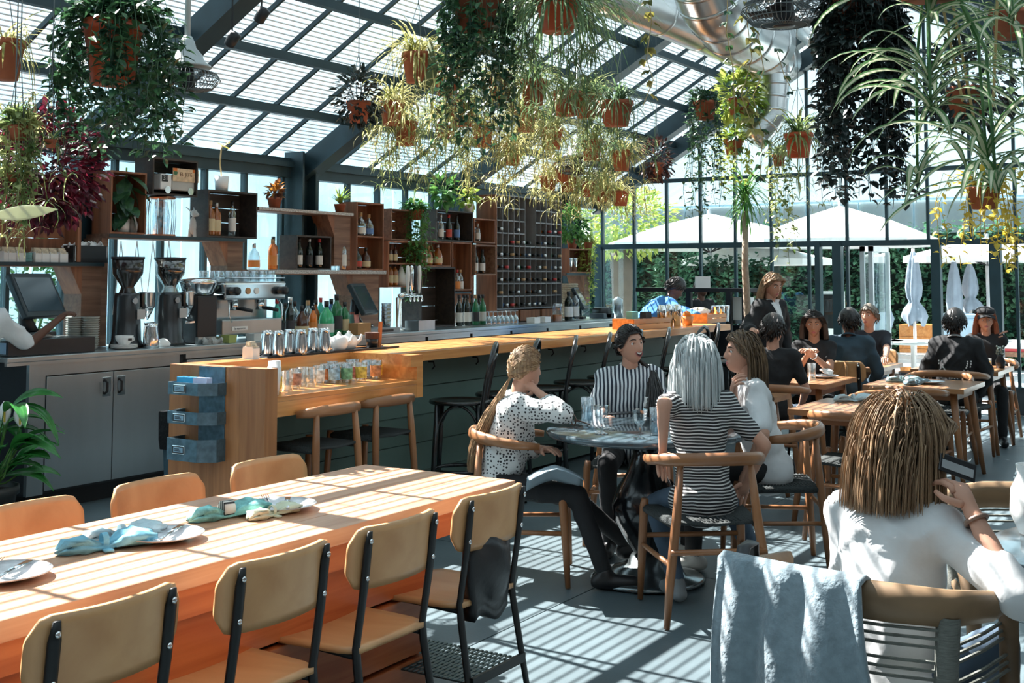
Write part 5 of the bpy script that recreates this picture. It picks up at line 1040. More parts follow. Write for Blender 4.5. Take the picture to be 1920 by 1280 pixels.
def vine(label, p, r=.13, h=.2, n=40, L=.7, ls=.05, m=LM_IVY, pm=M_TERRA, seed=0, hang=True, spread=1.6, dens=.045, bush=60, cat='hanging plant', nm='trailing_plant', fold=.15, jit=.10, top=None):
    rn = random.Random(seed * 17 + 3); t = thing(nm, label, cat, p, 0, 'trailing plants')
    if r: pot(t, r, h, pm)
    if hang: hanger(t, r or .1, V(p), top)
    b = MB(); r = r or .12
    for i in range(n):
        a = rn.uniform(0, 2 * pi); R1 = r * rn.uniform(1.0, spread); LL = L * rn.uniform(.35, 1.0); pts = [V((.4 * r * cos(a), .4 * r * sin(a), .01)), V((R1 * .8 * cos(a), R1 * .8 * sin(a), rn.uniform(.02, .12)))]
        k = max(3, int(LL / .08)); q = V((R1 * cos(a), R1 * sin(a), 0))
        for j in range(k): q = q + V((rn.uniform(-.02, .02), rn.uniform(-.02, .02), -LL / k)); pts.append(q.copy())
        b.tube(pts, .002, 3)
        s = 0; tot = sum((pts[j + 1] - pts[j]).length for j in range(len(pts) - 1)); nn = int(tot / dens)
        for j in range(nn):
            f = (j + .5) / nn * (len(pts) - 1); i0 = int(f); q = pts[i0].lerp(pts[min(i0 + 1, len(pts) - 1)], f - i0); aa = rn.uniform(0, 2 * pi)
            d = V((cos(aa), sin(aa), rn.uniform(-.9, .3))); leaf(b, q + d * .008, d, (cos(aa) * .4 + rn.uniform(-.5, .5), sin(aa) * .4, 1), ls * rn.uniform(.6, 1.3), ls * .62 * rn.uniform(.7, 1.2), fold)
    for i in range(bush):
        d = V((rn.gauss(0, 1), rn.gauss(0, 1), abs(rn.gauss(0, .8)))).normalized(); q = V((d.x * r * 1.5, d.y * r * 1.5, d.z * r * 1.1)) * rn.uniform(.4, 1); leaf(b, q, d + V((0, 0, rn.uniform(-.6, .2))), V((0, 0, 1)), ls * rn.uniform(.8, 1.5), ls * .7, fold)
    stuff(b.build('foliage', m, t)); return t
def bush(label, p, rad, n, ls, m, seed=0, pm=M_TERRA, r=.1, h=.16, hang=False, cat='plant', nm='bushy_plant', stem=True, shell=.35, up=.3):
    rn = random.Random(seed * 13 + 1); t = thing(nm, label, cat, p, 0)
    if r: pot(t, r, h, pm, z0=0 if hang else h)
    if hang: hanger(t, r or .1, V(p))
    b = MB(); z0 = (h if not hang and r else 0) + rad[2] * (.75 if not hang else .1)
    for i in range(n):
        d = V((rn.gauss(0, 1), rn.gauss(0, 1), rn.gauss(0, 1))).normalized(); k = rn.uniform(shell, 1) ** .6; q = V((d.x * rad[0] * k, d.y * rad[1] * k, z0 + d.z * rad[2] * k)); leaf(b, q, d + V((rn.uniform(-.6, .6), rn.uniform(-.6, .6), rn.uniform(-.6, up))), V((rn.uniform(-.5, .5), rn.uniform(-.5, .5), 1)), ls * rn.uniform(.6, 1.3), ls * .6 * rn.uniform(.7, 1.2))
    if stem:
        for i in range(7): a = rn.uniform(0, 6.28); b.tube([(0, 0, (h * .8 if r and not hang else 0)), (rad[0] * .3 * cos(a), rad[1] * .3 * sin(a), z0), (rad[0] * .6 * cos(a), rad[1] * .6 * sin(a), z0 + rad[2] * .5)], .004, 4)
    stuff(b.build('foliage', m, t)); return t
# ---- hanging plants, left
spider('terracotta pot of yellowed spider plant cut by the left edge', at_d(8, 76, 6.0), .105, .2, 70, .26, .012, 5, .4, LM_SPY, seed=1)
vine('large orange pot smothered in dark ivy hanging at upper left', at_d(213, 42, 6.0), .155, .32, 84, .72, .066, LM_IVY, M_ORPOT, 2, spread=2.3, dens=.038, bush=230)
vine('pale trailing plant hanging at the far left below the ivy', at_d(35, 235, 5.6), .05, .07, 40, .5, .045, LM_SP, M_TERRA, 3, bush=90, spread=1.5)
bush('mass of dark purple-red foliage hanging at the far left', at_d(88, 330, 7.6), (.36, .32, .40), 1300, .08, LM_PUR, 4, r=.08, hang=True, cat='hanging plant', shell=.25)
spider('small pale spider plant dangling in front of the purple foliage', at_d(95, 262, 5.8), .03, .04, 22, .14, .009, 2, .3, LM_SP, seed=5)
spider('pale curly plantlet hanging at the left edge beside the purple foliage', at_d(25, 325, 5.6), .03, .04, 26, .16, .009, 2, .3, LM_SPY, seed=6)
# ---- central cluster
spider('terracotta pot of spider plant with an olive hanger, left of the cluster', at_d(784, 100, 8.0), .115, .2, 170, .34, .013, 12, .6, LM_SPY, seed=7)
tag(MB().tube([at_d(806, 78, 7.85), at_d(812, 130, 7.85), at_d(800, 158, 7.85), at_d(782, 158, 7.85), at_d(776, 140, 7.85)], [.012, .045, .05, .03, .01], 8, flat=(1, .4)).build('felt_sling', mat('olive_felt', (.10, .12, .05), .9), None, True), 'olive green felt sling hanging on the left spider plant', 'sling')
spider('terracotta pot half hidden behind the dark hoya', at_d(840, 128, 8.6), .11, .2, 120, .3, .012, 9, .5, LM_SP, seed=8)
vine('dark glossy hoya trailing down the middle of the hanging cluster', at_d(892, -5, 7.0), .15, .2, 70, .95, .06, LM_IVY, M_TERRA, 9, spread=1.5, dens=.04, bush=80)
spider('big orange pot of long grassy spider plant at the top centre', at_d(1046, 0, 7.2), .14, .2, 420, .60, .013, 24, .6, LM_SPD, M_ORPOT, seed=10, pl=14)
spider('terracotta pot of spider plant behind the hoya', at_d(938, 145, 8.9), .1, .17, 140, .3, .012, 12, .5, LM_SPY, seed=11)
SPL = ['left of the three in a row at right of the cluster', 'middle of the three in a row at right of the cluster', 'right of the three in a row at right of the cluster', 'at the upper left corner of the cluster', 'below the dark hoya in the cluster', 'in the middle of the cluster, right of the hoya', 'low in the cluster above the rack', 'low at the left of the cluster', 'low in the cluster above the rack top right', 'low at right of the cluster above the far corner', 'lowest right in the cluster', 'just left of the dark hoya strands', 'lowest in the middle of the cluster', 'under the big orange pot', 'low above the row of small pots']
for k, (x, y, d, m, rr) in enumerate(((1062, 172, 9.4, LM_SP, .12), (1102, 178, 9.6, LM_SP, .12), (1155, 190, 9.0, LM_SPD, .135), (735, 190, 9.2, LM_SPY, .1), (835, 215, 9.8, LM_SP, .1), (985, 205, 10.0, LM_SPY, .1), (905, 235, 10.4, LM_SPY, .1), (760, 228, 9.4, LM_SP, .1), (1035, 240, 10.6, LM_SPY, .1), (1110, 262, 10.8, LM_SP, .1), (1165, 282, 11.2, LM_SPY, .1), (868, 190, 9.0, LM_SP, .1), (960, 270, 10.6, LM_SPY, .09), (1000, 150, 8.8, LM_SP, .1), (1055, 305, 11.6, LM_SPY, .09))):
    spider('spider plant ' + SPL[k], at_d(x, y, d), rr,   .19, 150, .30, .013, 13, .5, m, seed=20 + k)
bush('dark purple-leaved plant with orange blooms left of the cluster', at_d(672, 190, 8.6), (.17, .17, .22), 420, .055, LM_DK, 12, r=.09, hang=True, cat='hanging plant')
for k, (x, y) in enumerate(((1028, 330), (1066, 332), (1101, 341), (1131, 350), (1163, 358))):
    spider('small terracotta pot in the low row before the far window, ' + ORD[k] + ' from left', at_d(x, y, 12.0), .095, .15, 90, .25, .012, 6, .22, LM_SPY, seed=40 + k, grp='row of small spider plants')
bush('small reddish-black plant hanging right of the low row of pots', at_d(1232, 305, 11.5), (.16, .16, .22), 380, .055, leafmat('reddish_black_leaf', (.02, .012, .014), (.14, .06, .05), 10), 13, r=.07, hang=True, cat='hanging plant')
# ---- right side
vine('dark trailing plant hanging before the far window', at_d(1322, 190, 9.6), .1, .15, 30, 1.0, .05, LM_IVY, M_TERRA, 14, spread=1.4, bush=80)
bush('yellow-green croton hanging beside the duct', at_d(1385, 185, 10.2), (.2, .2, .22), 320, .09, LM_LIME, 15, r=.1, hang=True, cat='hanging plant')
vine('yellow-leaved trailing plant below the croton', at_d(1375, 262, 10.4), .09, .13, 20, .5, .06, LM_LIME, M_TERRA, 16, bush=70)
spider('bright orange pot of spider plant hanging in front of the far window', at_d(1497, 250, 8.8), .11, .18, 150, .36, .013, 7, .5, LM_SP, M_ORPOT, seed=50, pl=8)
vine('long pale spider runners hanging left of the orange pot', at_d(1460, 290, 10.4), .06, .1, 14, 1.0, .06, LM_SP, M_TERRA, 17, bush=30, spread=1.5)
vine('huge near-black trailing hoya curtain at upper right', at_d(1612, -10, 5.6), .15, .2, 110, 1.02, .06, LM_DK, M_TERRA, 18, spread=1.35, dens=.03, bush=120, jit=.2)
bush('round dark leafy plant hanging behind the striped spider leaves', at_d(1812, 165, 6.6), (.30, .28, .27), 750, .055, LM_DK, 19, r=.12, hang=True, cat='hanging plant')
vine('yellow flowering vine hanging at the right edge', at_d(1845, 350, 6.4), .09, .12, 30, .48, .05, LM_YEL, M_TERRA, 21, bush=60, spread=3.0)
vine('pale trailing vine at the upper right corner', at_d(1890, 20, 5.0), .08, .12, 14, .5, .05, LM_SPD, M_TERRA, 22, bush=20, spread=2.0)
# ---- large striped spider plant in the right foreground: every leaf a part
fs_ = thing('spider_plant', 'large cream-striped spider plant with arching leaves in the right foreground', 'hanging plant', at_d(1742, -120, 3.7), 0, 'hanging spider plants'); o_ = fs_.location
pot(fs_, .13, .2, M_TERRA); hanger(fs_, .13, o_)
rn = random.Random(77); lms = []
for k in range(9):
    b = MB(); blade(b, (0, 0, 0), 0, (.95, 1.2, .7, .5, .85, .3, 1.0, .1, -.2)[k], (.34, .40, .38, .30, .46, .34, .28, .36, .26)[k],   .028, (.75, .95, .85, .7, .95, .6, 1.0, .5, .35)[k], 10, (.3, -.4, .6, 0, .5, -.3, .2, -.6, .4)[k], [0, 1, 1, 0]); lms.append(b.mesh('leaf', [LM_CORE, LM_STRIPE], True))
for (x, y, d, n) in ((1742, 30, 3.7, 15), (1742, 150, 3.7, 20), (1745, 205, 3.65, 18), (1850, 300, 3.55, 22), (1868, 345, 3.5, 18), (1895, 30, 3.5, 14), (1720, 330, 3.9, 9)):
    c = at_d(x, y, d) - o_
    for i in range(n): q = obj('leaf', lms[rn.randrange(9)], fs_, c + V((0, 0, rn.uniform(-.03, .03))), rn.uniform(0, 6.28)); s_ = rn.uniform(.7, 1.1); q.scale = (s_, s_, s_)
    MB().tube([c, (c.x * .9, c.y * .9, c.z * .5), (0, 0, 0)], .005, 5).build('runner', LM_CORE, fs_)
for k, (x0, x1, y1) in enumerate(((1765, 1805, 190), (1785, 1830, 245), (1870, 1862, 200))): MB().tube([at_d(x0, 0, 3.8) - o_, at_d((x0 + x1) / 2, y1 * .5, 3.8) - o_, at_d(x1, y1, 3.8) - o_], .006, 4, flat=(1, .3)).build('dried_leaf', LM_DRY, fs_)
# ---- ivy strands falling from the ducts
def strand(label, pts, D, ls, m, seed):
    rn = random.Random(seed); t = thing('ivy_strand', label, 'ivy', (0, 0, 0), 0, 'ivy strands from the ducts'); P = [at_d(x, y, D) for x, y in pts]; b = MB(); b.tube(P, .003, 4); b.build('stem', LM_DRY, t); lf = MB()
    for j in range(len(P) - 1):
        nn = max(1, int((P[j + 1] - P[j]).length / .06))
        for k in range(nn):
            q = P[j].lerp(P[j + 1], k / nn); a = rn.uniform(0, 6.28); d = V((cos(a), sin(a), -.6))
            for dd in (-.7, 0, .7): leaf(lf, q + d * .01, R(dd, 'Z') @ d, (cos(a), sin(a), .8), ls * rn.uniform(.6, 1.2), ls * .55)
    stuff(lf.build('leaves', m, t))
strand('yellowing ivy strand left of the big duct elbow', ((1215, -20), (1222, 40), (1212, 110), (1225, 150), (1205, 200)), 7.2, .07, LM_OL, 1)
strand('dark ivy strand in front of the duct elbow', ((1365, -20), (1362, 60), (1375, 130), (1378, 230), (1380, 300)), 7.0, .055, LM_IVY, 2)
strand('olive ivy strand over the duct elbow', ((1398, -20), (1402, 50), (1410, 110), (1390, 180), (1420, 260)), 6.9, .08, LM_OL, 3)
strand('dark looping ivy strand under the fan cage', ((1420, 60), (1432, 130), (1412, 180), (1430, 260), (1425, 330), (1450, 350)), 7.0, .055, LM_IVY, 4)
strand('thin ivy strand with curled tip near the orange pot', ((1455, 90), (1470, 140), (1485, 170), (1520, 165), (1538, 172)), 7.4, .05, LM_IVY, 5)
# ---- dracaena tree
tr_ = thing('dracaena_tree', 'dracaena tree with bare trunk and tufted crown before the far windows', 'tree', at_z(1405, 519 + 1.5 * 2240 / 12.2, 0)); zc = at_d(1395, 385, 12.2).z
MB().tube([(0, 0, .3), (.02, 0, .9), (-.01, .02, 1.6), (.02, .02, zc - .05)], [.042, .04, .035, .03], 10).build('trunk', mat('pale_bark', (.30, .24, .18), .85, 0, .2, 20, bump=.4), tr_, True)
b = MB(); rn = random.Random(3)
for i in range(170): blade(b, (.02, .02, zc + rn.uniform(-.02, .22)), rn.uniform(0, 6.28), rn.uniform(-.9, 1.4), rn.uniform(.25, .42), .022, rn.uniform(.2, .6), 4)
stuff(b.build('crown', LM_GR, tr_)); pot(tr_, .2, .34, M_TERRA, z0=.34)
# ---- peace lily, lower left: leaves as parts
pl_ = thing('peace_lily', 'peace lily with broad glossy leaves and white flower at lower left', 'potted plant', at_z(-25, 1010, 0)); pot(pl_, .17, .3, mat('dark_planter', (.03, .035, .035), .5), z0=.3)
def bigleaf(L, w, g):
    b = MB()
    def fn(u, v):
        t = v; a = .9 - g * t * 1.5; x = L * (sin(.9) - sin(a)) / max(g * 1.5, .01) if False else L * t * (1 - .18 * t); z = L * (.35 * t - g * t * t); ww = w * sin(pi * min(1, t * .98 + .02)) ** .75 * (1 - .25 * t); s = 2 * u - 1
        return (x, s * ww * .5, z + abs(s) * ww * .16 + .004 * sin(s * 14))
    return b.grid(fn, 8, 10).mesh('leaf', LM_BIG, True)
bl = [bigleaf(.34, .13, .55), bigleaf(.30, .11, .35), bigleaf(.38, .12, .8), bigleaf(.26, .10, .2)]
rn = random.Random(12)
for i in range(34):
    a = rn.uniform(-2.9, 1.4); z = .34 + rn.uniform(0, .42) * (1 if i % 3 else .6); rr = rn.uniform(.03, .2); q = obj('leaf', bl[i % 4], pl_, (rr * cos(a), rr * sin(a), z)); q.rotation_euler = (rn.uniform(-.3, .3), rn.uniform(-.55, .25), a)
    MB().tube([(0, 0, .3), (rr * .6 * cos(a), rr * .6 * sin(a), z * .6 + .1), (rr * cos(a), rr * sin(a), z)], .005, 5).build('stalk', LM_GR, pl_)
for (x, y) in ((37, 800), (8, 795)):
    c = at_d(x, y, dep_ if False else (pl_.location - CAMP).dot(FH) - .1) - pl_.location
    f = MB().grid(lambda u, v: ((2 * u - 1) * .035 * sin(pi * (v * .9 + .05)), .03 * (2 * u - 1) ** 2 - .02, .13 * v), 6, 8, .001).build('flower', M_WHITE, pl_, True, loc=c, rz=AZ - pi / 2 + .4); MB().cap((0, -.03, .02), .006, (0, -.035, .07), .005).build('spadix', LM_YEL, f, True); MB().tube([c, (c.x * .5, c.y * .5, .35)], .004, 4).build('stalk', LM_GR, pl_)
# ---- plants on the shelves
def PS(x, z, Y=7.08): p = at_y(x, 500, Y); return V((p.x, Y, z))
bp_ = thing('bird_of_paradise', 'white pot with orange bird-of-paradise bloom on a black crate', 'potted plant', PS(413, 2.191)); MB().lathe([(0, 0), (.05, 0), (.06, .12), (.055, .12), (.05, .1), (0, .1)], 20).build('pot', M_WHITE, bp_, True); MB().tube([(0, 0, .1), (-.02, 0, .22), (-.01, 0, .34), (.01, 0, .38)], .006, 6).build('stem', LM_DRY, bp_, True)
b = MB()
for a, e, l in ((0, .3, .17), (.2, .55, .14), (-.2, .8, .12), (.4, .1, .15), (pi, .5, .1)): blade(b, (.01, 0, .36), a, e, l, .02, .2, 4)
b.build('petals', LM_YEL, bp_)
bush('terracotta pot of red-brown bromeliad on the high shelf', PS(513, 2.081), (.05, .05, .07), 90, .06, leafmat('bromeliad_leaf', (.10, .03, .02), (.55, .25, .04), 12), 60, r=.065, h=.09, cat='potted plant', up=1.2)
t = thing('potted_bromeliad', 'terracotta pot of spiky green and yellow leaves on the high shelf', 'potted plant', PS(636, 2.081)); pot(t, .055, .08, M_TERRA, z0=.08); b = MB(); rn = random.Random(9)
for i in range(34): blade(b, (0, 0, .08), rn.uniform(0, 6.28), rn.uniform(.7, 1.5), rn.uniform(.12, .24), .016, .35, 4)
stuff(b.build('foliage', LM_LIME, t))
vine('pothos trailing far down over the grey crate', PS(778, 2.16, 7.02), .09, .1, 34, .95, .055, LM_GR, M_TERRA, 61, hang=False, spread=1.5, bush=120, cat='potted plant')
bush('white pot of green leafy plant on the black crate, left', PS(833, 2.181), (.13, .1, .13), 70, .12, LM_GR, 62, pm=M_WHITE, r=.06, h=.1, cat='potted plant'); bush('white pot of pale leafy plant on the black crate, right', PS(877, 2.181), (.12, .1, .09), 55, .09, LM_LIME, 63, pm=M_WHITE, r=.065, h=.09, cat='potted plant')
bush('leafy green plant crowning the small crate right of the rack', V((12.7, 7.06, 1.841)), (.24, .18, .22), 420, .075, LM_GR, 64, r=.07, h=.12, cat='potted plant'); vine('yellowing vine falling beside the small crate right of the rack', V((13.0, 7.0, 1.93)), .06, .08, 14, .85, .06, LM_LIME, M_TERRA, 65, hang=False, bush=40, cat='potted plant')
t = thing('rubber_plant', 'dark broad-leaved rubber plant in the open cubby', 'potted plant', PS(228, 1.827, 7.1)); MB().lathe([(0, 0), (.05, 0), (.055, .1), (.05, .1), (0, .09)], 16).build('pot', M_WHITE, t, True)
lfm = MB(); leaf(lfm, (0, 0, 0), (1, 0, -.25), (0, 0, 1), .24, .12, .1); lfm = lfm.mesh('leaf', LM_IVY); rn = random.Random(4)
for i in range(11): q = obj('leaf', lfm, t, (0, -.02, .14 + .03 * i)); q.rotation_euler = (0, rn.uniform(.0, .9), rn.uniform(-2.9, -.2))
MB().tube([(0, 0, .09), (0, -.02, .3), (.01, -.02, .48)], .007, 6).build('stem', LM_GR, t)
tag(MB().lathe([(0, 0), (.03, 0), (.036, .06), (.02, .1), (.024, .12), (0, .118)], 14).build('small_vase', MATS['grey_white_ceramic'], None, True, loc=PS(248, 1.827, 7.08)), 'small grey vase beside the rubber plant pot', 'vase')
pale = thing('large_pale_leaf', 'large pale green leaf reaching in from the left edge', 'leaf', at_d(-20, 405, 5.2)); MB().grid(lambda u, v: (.30 * v * RT.x, .30 * v * RT.y, (2 * u - 1) * .032 * sin(pi * min(1, v * .95 + .05)) + .03 * v), 6, 10, .002).build('blade', LM_STRIPE, pale, True); MB().tube([(0, 0, 0), (-.1 * RT.x, -.1 * RT.y, -.2), (-.15 * RT.x, -.15 * RT.y, -at_d(-20, 405, 5.2).z + .005)], .008, 5).build('stalk', LM_GR, pale)
# ================================================================== FANS AND DUCTS
def fan(label, p, s=1.0, tilt=0.0, rz=0.0):
    t = thing('pendant_fan', label, 'fan', p, 0, 'pendant fans'); t.scale = (s, s, s); t.rotation_euler = (tilt, 0, rz); zt = (roof_z(p[1]) - p[2]) / s
    MB().tube([(0, 0, .25), (0, 0, zt - .1)], .02, 10).build('drop_rod', mat('pale_grey_enamel', (.42, .46, .46), .4, .2), t, True)
    MB().lathe([(.03, .30), (.05, .26), (.06, .22), (.105, .17), (.115, .13), (.16, .10), (.165, .085), (0, .085)], 28).build('housing', MATS['pale_grey_enamel'], t, True)
    b = MB()
    for k in range(48):
        a = 2 * pi * k / 48; b.tube([(.1 * cos(a), .1 * sin(a), .07), (.2 * cos(a), .2 * sin(a), .045), (.225 * cos(a), .225 * sin(a), 0), (.17 * cos(a), .17 * sin(a), -.06), (.06 * cos(a), .06 * sin(a), -.075)], .0028, 3)
    for r_, z in ((.215, .02), (.225, 0), (.19, -.04), (.12, -.072), (.06, -.076)): b.tube([(r_ * cos(2 * pi * i / 32), r_ * sin(2 * pi * i / 32), z) for i in range(33)], .003, 4)
    b.build('cage', M_WIRE, t); MB().lathe([(0, -.08), (.055, -.08), (.06, -.06), (.05, .05), (.05, .085), (0, .085)], 18).build('motor', M_BLACK, t, True)
    for k in range(4): MB().grid(lambda u, v: (.05 + .14 * u, (v - .5) * .08, .02 * (v - .5)), 4, 3, .003).build('fan_blade', M_BLACK, t, True, rz=k * pi / 2)
    return t
fan('pale grey pendant cage fan hanging at upper left', at_d(350, 150, 6.6), .82)
fan('cage fan hanging among the low row of pots', at_d(1085, 312, 11.2), 1.0)
fan('dark cage fan at the top beside the hoya curtain', at_d(1470, 22, 6.2), 1.0)
M_DUCT = mat('galvanised_duct', (.55, .58, .58), .28, .95, .1, 4)
def duct(label, path, r, D):
    t = thing('air_duct', label, 'duct', (0, 0, 0), 0, 'galvanised air ducts'); P = [at_d(x, y, d) for x, y, d in path]
    Q = []
    for i in range(len(P) - 1):
        for k in range(6): Q.append(P[i].lerp(P[i + 1], k / 6))
    Q.append(P[-1])
    MB().tube(Q, r, 24).build('pipe', M_DUCT, t, True)
    for i in range(2, len(Q) - 1, 3): d = (Q[i + 1] - Q[i - 1]).normalized(); MB().tube([Q[i] - d * .012, Q[i] + d * .012], r * 1.025, 24).build('seam', M_DUCT, t, True)
duct('silver round duct running under the roof toward the far wall', ((1120, -20, 8.6), (1260, 35, 9.2), (1400, 95, 10.0), (1470, 118, 10.5)), .17, 9)
duct('big silver duct elbow at the top right of centre', ((1310, -60, 7.6), (1335, 5, 7.8), (1375, 55, 8.3), (1440, 85, 8.8)), .22, 8)
duct('vertical silver duct pipe dropping behind the orange pot', ((1430, 85, 10.2), (1452, 125, 10.3), (1452, 165, 10.3), (1448, 215, 10.3), (1410, 262, 10.3)), .13, 10)
duct('silver duct going right behind the hoya curtain', ((1500, 40, 10.6), (1545, 75, 10.4), (1600, 120, 10.2), (1690, 150, 10.0)), .13, 10)
# spot lamps on the rafter at upper left
for k, (x, y) in enumerate(((435, 75), (490, 30))):
    p = at_d(x, y, 7.5); t = thing('track_spotlight', 'small black spotlight clamped under the roof, ' + ('left', 'right')[k] + ' one', 'spotlight', p, 0, 'spotlights'); MB().lathe([(.02, -.05), (.035, -.04), (.04, .05), (.0, .06)], 14, M=R(.7, 'X')).build('can', M_BLACK, t, True); MB().tube([(0, 0, .03), (0, 0, roof_z(p.y) - p.z - .02)], .006, 5).build('stem', M_BLACK, t)
# ================================================================== OUTSIDE
def hedge(label, x0, x1, y0, y1, z1, n, seed, face='x', m=LM_HEDGE, ls=.09):
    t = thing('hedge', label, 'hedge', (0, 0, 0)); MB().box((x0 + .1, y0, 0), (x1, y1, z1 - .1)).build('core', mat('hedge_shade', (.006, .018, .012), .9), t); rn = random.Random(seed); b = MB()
    for i in range(n):
        if face == 'x': q = V((x0 + rn.uniform(-.12, .12), rn.uniform(y0, y1), rn.uniform(.05, z1 + rn.uniform(-.1, .12)))); d = V((-1, rn.uniform(-.8, .8), rn.uniform(-.8, .8)))
        else: q = V((rn.uniform(x0, x1), y0 + rn.uniform(-.12, .12), rn.uniform(.05, z1))); d = V((rn.uniform(-.8, .8), -1, rn.uniform(-.8, .8)))
        leaf(b, q, d, (rn.uniform(-.6, .6), rn.uniform(-.6, .6), 1), ls * rn.uniform(.7, 1.4), ls * .6)
    stuff(b.build('leaves', m, t)); return t
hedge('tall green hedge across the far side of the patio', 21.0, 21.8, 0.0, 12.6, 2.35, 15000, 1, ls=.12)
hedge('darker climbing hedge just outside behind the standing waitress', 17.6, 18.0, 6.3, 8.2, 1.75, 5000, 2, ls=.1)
bush('pale sunlit tree outside beyond the rack', V((17.9, 9.0, 0)), (1.3, .9, .62), 1700, .12, LM_LIME, 70, r=.2, h=1.95, pm=mat('bark', (.1, .08, .06), .9), cat='tree', nm='garden_tree')
bush('blue-green shrub outside the window at far left', V((6.5, 9.0, 0)), (.7, .4, .8), 1500, .08, LM_GR, 71, r=.2, h=.6, cat='shrub', nm='garden_shrub')
nb2 = struct(MB().box((25.0, -2, 0), (25.3, 15, 3.1)).build('wall_beyond', mat('pale_blue_wall', (.45, .62, .72), .6)))
for i in range(30): MB().box((24.96, -1.9 + .56 * i, .05), (25.0, -1.38 + .56 * i, 3.05)).build('wall_panel', M_CORR, nb2)
M_CANV = mat('white_canvas', (.80, .80, .78), .8, 0, .03); M_CANVG = mat('grey_blue_canvas', (.24, .31, .38), .8, 0, .12, 6, bump=.3)
def umbrella(label, x, D, ya, ye, rpx):
    a = at_d(x, ya, D); e = at_d(x, ye, D); r = rpx * D / FPX; t = thing('open_parasol', label, 'parasol', (a.x, a.y, 0), 0, 'open white parasols')
    b = MB(); n = 8
    P = [(r * cos(2 * pi * i / n + .2), r * sin(2 * pi * i / n + .2)) for i in range(n)]
    for i in range(n):
        (x0, y0), (x1, y1) = P[i], P[(i + 1) % n]; b._a([(0, 0, a.z), (x0 * .5, y0 * .5, a.z - (a.z - e.z) * .42), (x1 * .5, y1 * .5, a.z - (a.z - e.z) * .42), (x0, y0, e.z), (x1, y1, e.z), (x0, y0, e.z - .1), (x1, y1, e.z - .1)], [(0, 1, 2), (1, 3, 4, 2), (3, 5, 6, 4)])
    b.build('canopy', M_CANV, t); MB().tube([(0, 0, 0), (0, 0, a.z + .06)], .03, 10).build('pole', mat('silver_pole', (.5, .52, .54), .35, .7), t, True)
    for i in range(n): MB().tube([(0, 0, e.z - .15), (P[i][0] * .55, P[i][1] * .55, a.z - (a.z - e.z) * .46 - .03)], .012, 4).build('strut', M_BLACK, t)
    MB().lathe([(.3, -.025), (.3, .03), (.06, .05)], 16).build('base', M_BLACK, t); return t
umbrella('large open white parasol beyond the far windows, left', 1330, 19.0, 400, 456, 205); umbrella('large open white parasol beyond the far windows, middle', 1575, 17.2, 385, 450, 175)
umbrella('smaller open white parasol deeper in the patio', 1415, 20.0, 458, 486, 140); umbrella('open white parasol at the far right of the patio', 1850, 18.6, 445, 480, 150)
def closed(label, x, y0, y1, D):
    a = at_d(x, y0, D); e = at_d(x, y1, D); H = a.z - e.z; t = thing('closed_parasol', label, 'parasol', (a.x, a.y, 0), 0, 'closed grey-blue parasols'); n = 24; prof = [(.03, 0), (.07, .12), (.10, .3), (.115, .5), (.10, .62), (.07, .70), (.14, .80), (.17, .90), (.13, 1.0)]; vs = []; fs = []
    for j, (r, f) in enumerate(prof):
        for i in range(n): q = 2 * pi * i / n; k = 1 + .22 * sin(6 * q + j * .4); vs.append((r * k * cos(q), r * k * sin(q), a.z - f * H - (.05 * sin(3 * q) if f == 1 else 0)))
    for j in range(len(prof) - 1):
        for i in range(n): fs.append((j * n + i, j * n + (i + 1) % n, (j + 1) * n + (i + 1) % n, (j + 1) * n + i))
    MB()._a(vs, fs).build('canopy', M_CANVG, t, True); MB().tube([(0, 0, 0), (0, 0, a.z + .05)], .025, 8).build('pole', M_WHITE, t, True); MB().lathe([(.26, -.025), (.26, .03), (.05, .05)], 16).build('base', M_BLACK, t)
for k, (x, y0, y1) in enumerate(((1648, 462, 612), (1712, 472, 606), (1788, 490, 640), (1818, 495, 585))): closed('closed grey-blue parasol on the patio, ' + ORD[k] + ' from left', x, y0, y1, 18.3 + .35 * k)
for k, x in enumerate((1640, 1668, 1700)):
    p = at_d(1640, 600, 16.2) + V((.95, .32, 0)) * (.85 * k); t = thing('sun_lounger', 'white sun lounger with raised back on the patio, ' + ORD[k] + ' from left', 'sun lounger', (p.x, p.y, 0), 1.9, 'white sun loungers')
    MB().box((-1.2, -.3, .32), (.2, .3, .37)).build('seat', M_WHITE, t); MB().box((0, -.3, 0), (.78, .3, .05), T(.2, 0, .33) @ R(-.85, 'Y')).build('backrest', M_WHITE, t)
    for sx in (-1.1, .1):
        for sy in (-.25, .25): MB().box((sx - .02, sy - .02, -.02), (sx + .02, sy + .02, .32)).build('leg', M_WHITE, t)
p = at_d(1728, 595, 19.4); t = thing('wooden_planter', 'orange wooden planter box on the patio', 'planter', (p.x, p.y, 0))
for i in range(4): MB().box((-.25, -.3, -.02 + .19 * i), (.25, .3, .165 + .19 * i)).build('board', M_BARTOP, t)
p = at_d(1808, 598, 15.6); t = thing('service_cart', 'pale blue-grey serving cart outside the doorway', 'cart', (p.x, p.y, 0)); MB().box((-.3, -.25, .6), (.3, .25, .98)).build('bin', mat('pale_blue_tub', (.36, .50, .60), .4), t, bevel=.03); MB().box((-.34, -.3, .98), (.34, .3, 1.02)).build('rim', MATS['pale_blue_tub'], t); MB().box((-.3, -.25, -.02), (.3, .25, .6)).build('base', M_BLACK, t)
p = at_d(1560, 572, 15.2); t = thing('chalkboard', 'small framed black menu board outside the door', 'sign', (p.x, p.y, 0)); MB().box((-.02, -.16, -.02), (.02, .16, 1.32)).build('frame', M_WHITE, t); MB().box((-.024, -.13, .85), (-.02, .13, 1.28)).build('board', M_BLACK, t)
p = at_d(1625, 640, 15.0)
